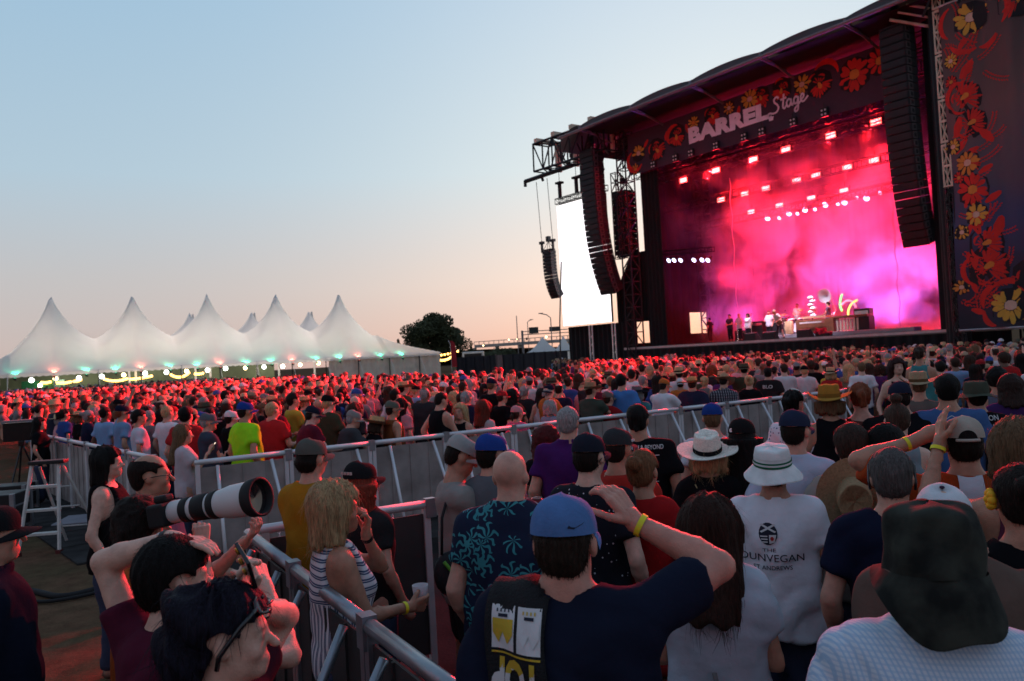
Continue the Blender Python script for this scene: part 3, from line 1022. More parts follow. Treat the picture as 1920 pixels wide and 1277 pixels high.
for x, tx in ((-12.5, -11.5), (-10.0, -9.8), (-7.8, -8.0)):
    spot('band_light', SL(x, 0.5, 8.4), SL(tx, 2.6, 2.5), 3200, (0.80, 0.76, 1.0), 50, 0.8, 0.2)
def glow(x, y, z, p):
    l = bpy.data.lights.new('lamp_glow', 'POINT')
    l.energy = p
    l.color = RED
    l.shadow_soft_size = 0.15
    o = bpy.data.objects.new('lamp_glow', l)
    COL.objects.link(o)
    o.location = SL(x, y, z)
for i, x in enumerate(rowA):
    glow(x, 1.85, 13.3 + 0.06 * i, 420)
for i, x in enumerate(rowB):
    glow(x, 3.75, 11.85 + 0.03 * i, 420)
for i, x in enumerate(rowC):
    glow(x, 5.65, 11.0 + 0.03 * i, 420)
spot('tower_spot', SL(0.2, 1.5, 7.9), SL(-1.0, 0.5, 5.0), 250, BLUE, 100, 0.9, 0.05)

def smoke_material():
    m = bpy.data.materials.new('stage_smoke')
    m.use_nodes = True
    N, L = m.node_tree.nodes, m.node_tree.links
    N.clear()
    out = N.new('ShaderNodeOutputMaterial')
    v = N.new('ShaderNodeVolumeScatter')
    v.inputs['Color'].default_value = (0.95, 0.95, 0.95, 1)
    v.inputs['Anisotropy'].default_value = 0.15
    tc = N.new('ShaderNodeTexCoord')
    no = N.new('ShaderNodeTexNoise')
    no.inputs['Scale'].default_value = 0.36
    no.inputs['Detail'].default_value = 4.0
    no.inputs['Distortion'].default_value = 0.6
    L.new(tc.outputs['Object'], no.inputs['Vector'])
    sp = N.new('ShaderNodeSeparateXYZ')
    L.new(tc.outputs['Object'], sp.inputs[0])
    # banks of smoke: thick low down and towards the right middle, thin at the top and the left
    def rng_(src, a, b_, c, d):
        r = N.new('ShaderNodeMapRange')
        for i, q in enumerate((a, b_, c, d)):
            r.inputs[i + 1].default_value = q
        L.new(src, r.inputs[0])
        return r.outputs[0]
    def mul(a, b_):
        n = N.new('ShaderNodeMath')
        n.operation = 'MULTIPLY'
        L.new(a, n.inputs[0])
        L.new(b_, n.inputs[1])
        return n.outputs[0]
    hgt = rng_(sp.outputs[2], 13.2, 7.6, 0.16, 1.0)
    lft = rng_(sp.outputs[0], -20.0, -11.0, 0.08, 1.0)
    rgt = rng_(sp.outputs[0], -1.0, -4.0, 0.25, 1.0)
    clump = rng_(no.outputs[0], 0.46, 0.58, 0.02, 1.0)
    # the band stands clear of it: in front it hangs only up among the lamps
    deep = rng_(sp.outputs[1], 3.8, 6.2, 0.0, 1.0)
    high = rng_(sp.outputs[2], 8.5, 11.0, 0.0, 0.5)
    mxn = N.new('ShaderNodeMath')
    mxn.operation = 'MAXIMUM'
    L.new(deep, mxn.inputs[0])
    L.new(high, mxn.inputs[1])
    d = mul(mul(mul(hgt, lft), mul(rgt, clump)), mxn.outputs[0])
    sc = N.new('ShaderNodeMath')
    sc.operation = 'MULTIPLY'
    sc.inputs[1].default_value = 0.34
    L.new(d, sc.inputs[0])
    L.new(sc.outputs[0], v.inputs['Density'])
    L.new(v.outputs[0], out.inputs['Volume'])
    return m
b = MB()
b.box(-20.8, -0.05, 1.3, 14.0, 2.45, 13.9)
smoke = stuff(b.obj('stage_smoke', smoke_material(), None, loc=R0, rot=(0, 0, SA)))
smoke['label'] = 'thick red and magenta lit smoke filling the stage'

# ------------------------------------------------------------------ the long white pole tent
canvas = mat('white_canvas', (0.86, 0.85, 0.83), 0.75, 0, 0.05, 0.6, 0.15, 1.5)
def translucent(m, fac, col):
    N, L = m.node_tree.nodes, m.node_tree.links
    out = [n for n in N if n.type == 'OUTPUT_MATERIAL'][0]
    tr_ = N.new('ShaderNodeBsdfTranslucent')
    tr_.inputs['Color'].default_value = (*col, 1)
    mx = N.new('ShaderNodeMixShader')
    mx.inputs[0].default_value = fac
    L.new(N['Principled BSDF'].outputs[0], mx.inputs[1])
    L.new(tr_.outputs[0], mx.inputs[2])
    L.new(mx.outputs[0], out.inputs['Surface'])
translucent(canvas, 0.45, (0.92, 0.90, 0.87))
tent = thing('pole_tent', 'long white pole tent with nine pointed peaks behind the crowd at left', 'tent')
T0 = at(95, 566, 81.0)
T4 = at(635, 560, 96.0)
tx = Vector((T4.x - T0.x, T4.y - T0.y, 0)) / 4.0
td = tx.normalized()
tn = Vector((-td.y, td.x, 0))
if tn.y < 0:
    tn = -tn
SPC = tx.length
PK = 10.1
EAVE = 3.15
fronts = [Vector((T0.x, T0.y, 0)) + tx * i for i in range(5)]
backs = [f + tn * 13.0 + tx * 0.05 for f in fronts]
DEP = 6.0
def tent_z(s, q):
    """height of the canvas: s along the peaks, q across (front eave at -DEP, back eave at 13+DEP)"""
    d = 1e9
    best = 0
    for i in range(5):
        for j in range(2):
            dx, dy = s - i * SPC, q - 13.0 * j
            r = math.hypot(dx * 1.0, dy * 0.9)
            best = max(best, math.exp(-(r / 2.5) ** 0.78) * 4.9)
    ins = min((q + DEP) / DEP, (13 + DEP - q) / DEP, (s + 7.5) / 7.5, (4 * SPC + 10.5 - s) / 10.5, 1.0)
    ins = max(0.0, ins)
    base = EAVE + (5.25 - EAVE) * ins ** 0.85
    # ridges run from each peak down to the eave
    rdg = 0.0
    if q < 0:
        k = round(s / SPC)
        if 0 <= k <= 4:
            w_ = max(0.0, 1 - abs(s - k * SPC) / (SPC * 0.5))
            rdg = 1.15 * w_ ** 1.6 * (1 - abs(q) / DEP) ** 0.8 * min(1, (DEP + q) / 1.2) - 0.35 * (1 - w_) * math.sin(PI * min(1, abs(q) / DEP))
    return base + best * min(1.0, ins * 1.6) + rdg
org = Vector((T0.x, T0.y, 0))
b = MB()
S0, S1 = -7.5, 4 * SPC + 10.5
Q0, Q1 = -DEP, 13 + DEP
def tent_pt(u, v):
    s, q = S0 + (S1 - S0) * u, Q0 + (Q1 - Q0) * v
    p = org + td * s + tn * q
    return (p.x, p.y, tent_z(s, q))
b.sheet(tent_pt, 190, 84)
b.obj('canopy', canvas, tent, True)
for i, f in enumerate(fronts + backs):
    b = MB()
    hp = PK if i < 5 else PK - 0.45
    b.tube((f.x, f.y, 0), (f.x, f.y, hp), 0.12, 8)
    b.lathe([(0.22, -0.9), (0.12, -0.25), (0.04, 0.12)], 8, (f.x, f.y, hp))
    b.obj('pole', canvas, tent)
for i in range(-2, 13):
    s = i * SPC / 2.0
    if s > S1 - 1:
        break
    p = org + td * s + tn * (Q0 + 0.1)
    b = MB()
    b.tube((p.x, p.y, 0), (p.x, p.y, EAVE + 0.05), 0.06, 6)
    b.obj('side_pole', black_metal, tent)
for i in range(-1, 11):
    s = i * SPC / 2.0
    if s > S1 - 1:
        break
    p, q = org + td * s + tn * Q0, org + td * s + tn * (Q0 - 2.4)
    b = MB()
    b.tube((p.x, p.y, EAVE), (q.x, q.y, 0), 0.025, 4)
    b.obj('guy_rope', canvas, tent)
# a hanging valance along the front eave
b = MB()
def valance(u, v):
    s = S0 + 0.3 + (S1 - S0 - 0.6) * u
    p = org + td * s + tn * (Q0 - 0.02)
    return (p.x, p.y, EAVE + 0.02 - 0.34 * v * (0.75 + 0.25 * abs(math.sin(u * 260))))
b.sheet(valance, 240, 1)
b.obj('valance', canvas, tent)
# side wall of white panels under the right end
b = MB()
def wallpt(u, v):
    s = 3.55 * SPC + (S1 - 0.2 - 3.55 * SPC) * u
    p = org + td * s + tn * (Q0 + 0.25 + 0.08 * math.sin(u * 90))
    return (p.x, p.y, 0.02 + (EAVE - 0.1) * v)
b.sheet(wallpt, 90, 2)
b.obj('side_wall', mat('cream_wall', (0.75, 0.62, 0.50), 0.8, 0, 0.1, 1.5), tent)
# dim interior: far side seen under the eave
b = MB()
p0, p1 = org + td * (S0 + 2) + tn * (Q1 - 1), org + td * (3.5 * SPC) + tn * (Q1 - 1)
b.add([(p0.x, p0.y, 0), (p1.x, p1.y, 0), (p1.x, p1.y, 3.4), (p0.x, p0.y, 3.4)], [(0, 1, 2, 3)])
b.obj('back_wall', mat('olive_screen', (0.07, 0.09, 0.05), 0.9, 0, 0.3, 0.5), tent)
# uplights on the canvas
green_l = mat('green_lamp', (0.2, 0.8, 0.5), 0.4, 0, 0, emit=(0.10, 1.0, 0.55), estr=3)
salmon_l = mat('salmon_lamp', (0.9, 0.4, 0.3), 0.4, 0, 0, emit=(1.0, 0.22, 0.16), estr=3)
bulb_m = mat('warm_bulb', (1, 0.8, 0.4), 0.4, 0, 0, emit=(1.0, 0.50, 0.11), estr=5.5)
white_bulb = mat('cool_bulb', (1, 1, 1), 0.4, 0, 0, emit=(0.9, 1.0, 0.9), estr=9)
amber_bulb = mat('amber_bulb', (1, 0.9, 0.6), 0.4, 0, 0, emit=(1.0, 0.72, 0.35), estr=9)
ul = [(-1.6, 'g'), (0, 'r'), (1.55, 'g'), (3.1, 'g'), (4.6, 'r')]
up_s = []
for i in range(5):
    up_s.append((i * SPC, 'r'))
    up_s.append((i * SPC + SPC * 0.36, 'g'))
    up_s.append((i * SPC + SPC * 0.70, 'g'))
up_s.insert(0, (-SPC * 0.42, 'g'))
cnt = {'r': 0, 'g': 0}
for s, c in up_s:
    if s > S1 - 2:
        continue
    p = org + td * s + tn * (Q0 - 0.35)
    nm = ordn[min(cnt[c], 10)]
    cnt[c] += 1
    t = thing('tent_uplight', ('green' if c == 'g' else 'salmon red') + f' uplight on the white tent eave, {nm} of its colour', 'uplight', (p.x, p.y, EAVE - 0.35), 0, 'uplights along the tent eave')
    b = MB()
    b.lathe([(0.03, -0.2), (0.12, -0.15), (0.16, 0.0)], 8)
    b.tube((0, 0, -0.2), (0, 0.35, -0.25), 0.03, 5)
    b.obj('housing', fix_body, t)
    b = MB()
    b.lathe([(0.005, 0.02), (0.15, 0.0)], 8)
    b.obj('lens', green_l if c == 'g' else salmon_l, t)
    q = p + tn * 2.6
    pl = p + tn * 0.15
    spot('uplight_beam', (pl.x, pl.y, EAVE + 0.12), (q.x, q.y, EAVE + 1.5), 150 if c == 'g' else 120, (0.05, 1.0, 0.55) if c == 'g' else (1.0, 0.20, 0.13), 130, 0.9, 0.12)
# the lamps inside make the canvas glow a little
for i in range(5):
    for j in (0.0, 13.0):
        p = org + td * (i * SPC + 0.5 * SPC - 1.5) + tn * (j + 1.5)
        l = bpy.data.lights.new('tent_lamp', 'POINT')
        l.energy = 760 if j == 0 else 520
        l.color = (1.0, 0.86, 0.76)
        l.shadow_soft_size = 0.6
        o = bpy.data.objects.new('tent_lamp', l)
        COL.objects.link(o)
        o.location = (p.x, p.y, 2.9)
# bright lamps and strings of bulbs under the eave
bulb_me = MB().ball((0, 0, 0), 0.14, 8, 6).mesh('bulb', bulb_m, True)
big_white = MB().ball((0, 0, 0), 0.24, 10, 6).mesh('globe', white_bulb, True)
big_amber = MB().ball((0, 0, 0), 0.22, 10, 6).mesh('globe', amber_bulb, True)
def globe_lamp(px, py, Y, me, label):
    p = at(px, py, Y)
    t = thing('globe_lamp', label, 'lamp', p, 0, 'globe lamps at the tent')
    mobj('globe', me, t)
    b = MB()
    b.tube((0, 0, 0.2), (0, 0, 0.45), 0.03, 5)
    b.obj('cap', fix_body, t)
for i, (px, py, w) in enumerate(((59, 713, 1), (75, 723, 0), (104, 710, 0), (148, 709, 1), (191, 706, 1), (232, 703, 0), (272, 700, 1), (312, 698, 1), (350, 696, 0), (389, 694, 1), (423, 691, 1), (460, 690, 0), (495, 688, 1), (530, 687, 1), (563, 684, 0), (597, 681, 0), (629, 679, 0), (668, 676, 0))):
    globe_lamp(px, py, 79.0 + (px - 59) / 610 * 15, big_white if w else big_amber, f"{'white' if w else 'amber'} globe lamp under the tent, {['first','second','third','fourth','fifth','sixth','seventh','eighth','ninth','tenth','eleventh','twelfth','thirteenth','fourteenth','fifteenth','sixteenth','seventeenth','eighteenth'][i]} from the left")
def bulb_string(p0, p1, n, sag, label):
    t = thing('string_lights', label, 'string lights', p0, 0, 'strings of warm bulbs')
    d = p1 - p0
    pts = [(d.x * k / n, d.y * k / n, d.z * k / n - sag * 4 * (k / n) * (1 - k / n)) for k in range(n + 1)]
    b = MB()
    b.path(pts, 0.015, 4)
    b.obj('cable', fix_body, t)
    for q in pts:
        mobj('bulb', bulb_me, t, (q[0], q[1], q[2] - 0.12))
def yy(px):
    return 79.0 + (px - 59) / 610 * 15
for (x0, y0, x1, y1, n, sag, lab) in ((78, 715, 94, 714, 5, 0.05, 'short string of warm bulbs at the far left of the tent'), (108, 716, 132, 714, 7, 0.05, 'string of warm bulbs under the first red uplight'), (139, 713, 151, 710, 4, 0.05, 'short string of warm bulbs right of the first amber globe'),
                                      (196, 709, 238, 708, 12, 0.2, 'sagging string of warm bulbs left of the second tent peak'), (245, 709, 284, 703, 11, 0.05, 'string of warm bulbs below the second tent peak'), (321, 701, 354, 697, 13, 0.35, 'drooping string of warm bulbs left of the third peak'), (366, 699, 380, 698, 5, 0.05, 'short string of warm bulbs below the third tent peak'),
                                      (681, 668, 805, 664, 20, 0.08, 'long row of warm bulbs along the tent right end'), (805, 663, 852, 662, 22, 0.75, 'drooping string of warm bulbs right of the tent'), (815, 665, 858, 657, 7, 0.1, 'upper string of warm bulbs right of the tent')):
    bulb_string(at(x0, y0, yy(x0)), at(x1, y1, yy(x1)), n, sag, lab)
# green container below the left end of the tent
b = MB()
p = at(64, 716, 80)
b.box(p.x - 1.3, p.x + 1.9, 80, 82, 0, 2.45)
tag(b.obj('green_booth', mat('green_panel', (0.02, 0.16, 0.06), 0.6, 0, 0.2, 1), bevel=0.04), 'green panelled booth under the left end of the tent', 'booth')

# ------------------------------------------------------------------ trees, fence, highway
def leaf_mat(name, c):
    return mat(name, c, 0.8, 0, 0.35, 0.6)
oak_leaf = leaf_mat('oak_leaf', (0.045, 0.052, 0.022))
bark = mat('bark', (0.06, 0.045, 0.035), 0.9, 0, 0.3, 4, 0.5, 10)
def tree(name, label, base, h, w, nleaf, rng, conifer=False, lobes=14, leaf=0.45):
    t = thing(name, label, 'tree', base)
    b = MB()
    tk = h * (0.30 if not conifer else 0.95)
    b.path([(0, 0, 0), (0.02 * h, 0, tk * 0.5), (0, 0, tk)], [h * 0.045, h * 0.035, h * 0.02], 8)
    blobs = []
    if conifer:
        for k in range(10):
            f = k / 9
            blobs.append((0, 0, h * (0.12 + 0.85 * f), w * 0.5 * (1 - f) + 0.15, h * 0.06))
    else:
        for k in range(lobes):
            a, r = rng.uniform(0, 2 * PI), math.sqrt(rng.random()) * w * 0.40
            z = h * rng.uniform(0.22, 0.86)
            r *= math.sqrt(max(0.05, 1 - ((z / h - 0.42) / 0.5) ** 2))
            s = w * rng.uniform(0.10, 0.20)
            blobs.append((r * math.cos(a), r * math.sin(a) * 0.8, z, s, s * 0.62))
        for bl in blobs[::2]:
            b.path([(0, 0, tk * 0.8), (bl[0] * 0.5, bl[1] * 0.5, (tk + bl[2]) * 0.5), bl[:3]], [h * 0.02, h * 0.012, h * 0.004], 5)
    b.obj('trunk', bark, t)
    vs, fs = [], []
    for k in range(nleaf):
        bl = blobs[k % len(blobs)]
        d = Vector((rng.gauss(0, 1), rng.gauss(0, 1), rng.gauss(0, 1)))
        d.normalize()
        rr = rng.random() ** 0.4
        c = Vector((bl[0] + d.x * bl[3] * rr, bl[1] + d.y * bl[3] * rr, bl[2] + d.z * bl[4] * rr))
        a = Vector((rng.gauss(0, 1), rng.gauss(0, 1), rng.gauss(0, 1))).normalized() * leaf * rng.uniform(0.5, 1)
        bb = a.orthogonal().normalized() * leaf * 0.6
        o = len(vs)
        vs += [tuple(c - a), tuple(c + bb), tuple(c + a), tuple(c - bb)]
        fs.append((o, o + 1, o + 2, o + 3))
    m = MB()
    m.v, m.f, m.mi = vs, fs, [0] * len(fs)
    m.obj('crown', oak_leaf, t)
    return t
tr = random.Random(3)
p = at(815, 664, 150)
tree('oak_tree', 'big dark spreading oak tree right of the white tent', (p.x, 150, 0), 11.8, 13.0, 22000, tr, lobes=44, leaf=0.28)
for px, Y, h, w, lab in ((748, 150, 6.4, 3.2, 'dark pointed conifer just left of the big oak'), (735, 158, 4.4, 2.6, 'small dark conifer left of the pointed conifer'), (884, 160, 4.5, 3.6, 'low dark conifer right of the big oak'), (722, 160, 4.2, 4, 'low dark bush peeping over the tent right slope')):
    p = at(px, 664, Y)
    tree('conifer_tree', lab, (p.x, Y, 0), h, w, 2600, tr, True, leaf=0.22)
for px, Y, h, w, lab in ((905, 158, 3.6, 8, 'olive scrub bush behind the dark fence'), (700, 165, 4.6, 6, 'dark bush behind the tent right slope'), (945, 190, 3.8, 14, 'long low olive scrub below the highway')):
    p = at(px, 664, Y)
    tree('scrub_bush', lab, (p.x, Y, 0), h, w, 2600, tr, False, 12, 0.3)
# dark mesh fence between the tent and the screen
fence = thing('site_fence', 'dark mesh covered site fence between the tent and the screen', 'fence')
fm = mat('fence_scrim', (0.018, 0.018, 0.024), 0.9, 0, 0.2, 1)
fp = [at(px, 660, Y) for px, Y in ((855, 95), (905, 92), (942, 89), (1000, 84), (1065, 78))]
for i in range(4):
    a, c = fp[i], fp[i + 1]
    n = 3
    for k in range(n):
        q, r = a + (c - a) * (k / n), a + (c - a) * ((k + 0.97) / n)
        b = MB()
        b.sheet(lambda u, v: (q.x + (r.x - q.x) * u, q.y + (r.y - q.y) * u + 0.06 * math.sin(u * 9), 0.02 + 2.45 * v), 8, 1)
        b.tube((q.x, q.y - 0.05, 0), (q.x, q.y - 0.05, 2.6), 0.04, 5)
        b.obj('fence_panel', fm if not (i == 1 and k == 2) else mat('fence_red_panel', (0.16, 0.11, 0.11), 0.8), fence)
# highway viaduct with railings, gantry and lamps
hw = thing('highway_viaduct', 'pale highway viaduct with railing far behind the fence', 'bridge')
p0, p1 = at(890, 660, 330), at(1120, 660, 300)
conc = mat('concrete', (0.36, 0.33, 0.30), 0.85, 0, 0.15, 0.3)
b = MB()
def hwbox(z0, z1, off=0.0, t=4.0):
    d = (p1 - p0)
    d.z = 0
    d.normalize()
    n = Vector((-d.y, d.x, 0))
    for a, c in ((z0, z1),):
        vs = []
        for zz in (a, c):
            for q in (p0 - n * off, p1 - n * off, p1 + n * (t - off), p0 + n * (t - off)):
                vs.append((q.x, q.y, zz))
        b.add(vs, [(3, 2, 1, 0), (4, 5, 6, 7), (0, 1, 5, 4), (1, 2, 6, 5), (2, 3, 7, 6), (3, 0, 4, 7)])
hwbox(6.4, 7.6)
b.obj('deck', conc, hw)
b = MB()
for k in range(24):
    q = p0 + (p1 - p0) * (k / 23)
    b.box(q.x - 0.12, q.x + 0.12, q.y - 0.1, q.y + 0.1, 7.6, 8.9)
hwbox(8.7, 8.95, 0.0, 0.2)
b.obj('railing', conc, hw)
for k in range(6):
    q = p0 + (p1 - p0) * (k / 5)
    b = MB()
    b.box(q.x - 0.8, q.x + 0.8, q.y + 1, q.y + 2.4, 0, 6.4)
    b.obj('pier', conc, hw)
b = MB()
b.sheet(lambda u, v: (p0.x - 40 + (p1.x - p0.x + 140) * u, 285 + 30 * (1 - v), 0.05 + 5.2 * v * (0.9 + 0.1 * math.sin(u * 9))), 12, 3)
struct(b.obj('embankment', mat('dry_slope', (0.14, 0.105, 0.06), 0.95, 0, 0.3, 0.2)))
gan = thing('sign_gantry', 'highway sign gantry with two dark sign boards left of the screen', 'gantry')
sg = mat('galvanised', (0.20, 0.20, 0.21), 0.5, 0.5)
a, c = at(979, 622, 230), at(1064, 616, 230)
def gb(name, px0, py0, px1, py1, m, th=0.15):
    q, r = at(px0, py1, 230), at(px1, py0, 230)
    b = MB()
    b.box(min(q.x, r.x), max(q.x, r.x), 229.8, 229.8 + th, min(q.z, r.z), max(q.z, r.z))
    b.obj(name, m, gan)
b = MB()
b.tube((a.x, 230, 0), (a.x, 230, a.z + 0.3), 0.32, 8)
b.tube((c.x + 10, 230, 0), (c.x + 10, 230, a.z + 0.3), 0.32, 8)
for dz in (0, -0.9):
    b.tube((a.x, 230, a.z + dz), (c.x + 10, 230, a.z + dz), 0.12, 6)
b.obj('frame', sg, gan)
gb('sign_board', 992, 613, 1009, 626, mat('sign_dark', (0.05, 0.055, 0.05), 0.6))
gb('sign_board', 1030, 612, 1049, 622, mat('sign_dark', (0.05, 0.055, 0.05), 0.6))
gb('signal', 986, 633, 989, 638, fix_body)
for i, (px, top, arm, Y, lit) in enumerate(((972, 592, 0, 200, None), (992, 600, 8, 240, None), (1036, 587, -18, 180, None))):
    p, q = at(px, 660, Y), at(px - 2, top, Y)
    t = thing('street_lamp', ['plain thin mast left of the sign gantry', 'thin street lamp behind the left sign board', 'street lamp with a long curved arm right of the gantry'][i], 'street lamp', (p.x, Y, 0))
    b = MB()
    r = (q.x - p.x)
    ar = arm / FPX * Y
    b.path([(0, 0, 0), (0, 0, q.z * 0.6), (0, 0, q.z - abs(ar) * 0.5)] + ([(ar * 0.4, 0, q.z - abs(ar) * 0.15), (ar, 0, q.z)] if arm else [(0, 0, q.z)]), 0.11, 6)
    b.obj('mast', sg, t)
    if arm:
        b = MB()
        b.box(ar - 0.5, ar + 0.5, -0.2, 0.2, q.z - 0.05, q.z + 0.15)
        b.obj('lamp_head', sg, t)
for i, (px, py, Y) in enumerate(((954, 637, 280), (970, 636, 280), (1024, 632, 170), (906, 648, 260))):
    globe_lamp(px, py, Y, big_amber, ['faint amber lamp on the viaduct, left of a pair', 'faint amber lamp on the viaduct, right of a pair', 'amber lamp above the small white canopies', 'pinkish amber lamp right of the big oak'][i])
# small peaked canopies by the fence
for i, (px, py, w, Y) in enumerate(((1017, 632, 62, 88), (1056, 630, 40, 92))):
    p = at(px, py, Y)
    ww = w / FPX * Y
    t = thing('canopy_tent', ['small white peaked canopy left of the screen', 'second white peaked canopy half hidden by the screen base'][i], 'canopy', (p.x, Y, 0))
    b = MB()
    def cpt(u, v):
        x, y = (u - 0.5) * ww, (v - 0.5) * ww
        r = max(abs(x), abs(y)) / (ww / 2)
        return (x, y, 2.5 + (p.z - 2.5) * max(0, 1 - r) ** 1.6 + 0.06)
    b.sheet(cpt, 16, 16)
    b.obj('canopy', canvas, t, True)
    for sx in (-1, 1):
        for sy in (-1, 1):
            b = MB()
            b.tube((sx * ww * 0.48, sy * ww * 0.48, 0), (sx * ww * 0.48, sy * ww * 0.48, 2.52), 0.04, 6)
            b.obj('leg', alu, t)
    b = MB()
    b.sheet(lambda u, v: ((u - 0.5) * ww * 0.96, ww * 0.47, 0.05 + 2.4 * v), 4, 1)
    b.obj('side_wall', canvas, t)
# feather flag and van roof by the oak
p = at(845, 652, 92)
t = thing('feather_flag', 'red feather flag standing in front of the oak', 'flag', (p.x, 92, 0))
b = MB()
b.path([(0, 0, 0), (0, 0, 3.0), (-0.05, 0, 4.1), (-0.25, 0, 4.5)], 0.03, 5)
b.obj('pole', alu, t)
b = MB()
b.sheet(lambda u, v: (0.02 + (0.62 - 0.12 * v) * u * math.sin(min(1, (1.06 - v) * 6) * PI / 2) - 0.22 * max(0, v - 0.7), 0.03 * math.sin(v * 9 + u * 3), 1.4 + 3.0 * v), 5, 12)
b.obj('flag', mat('flag_red', (0.35, 0.02, 0.03), 0.7), t)
p = at(892, 656, 120)
t = thing('parked_van', 'white van behind the dark fence right of the oak', 'van', (p.x, 120, 0))
b = MB()
b.box(-2.3, 2.0, -1, 1, 0.45, 2.2)
b.box(-2.0, 1.2, -0.95, 0.95, 2.2, 3.25)
b.obj('body', mat('van_white', (0.5, 0.5, 0.48), 0.4), t, bevel=0.15)
b = MB()
b.box(-1.7, 0.9, -0.98, -0.93, 2.45, 2.95)
b.obj('window', fix_body, t)
for x in (-1.4, 1.2):
    b = MB()
    b.tube((x, -1.02, 0.4), (x, 1.02, 0.4), 0.4, 12)
    b.obj('wheel', fix_body, t)

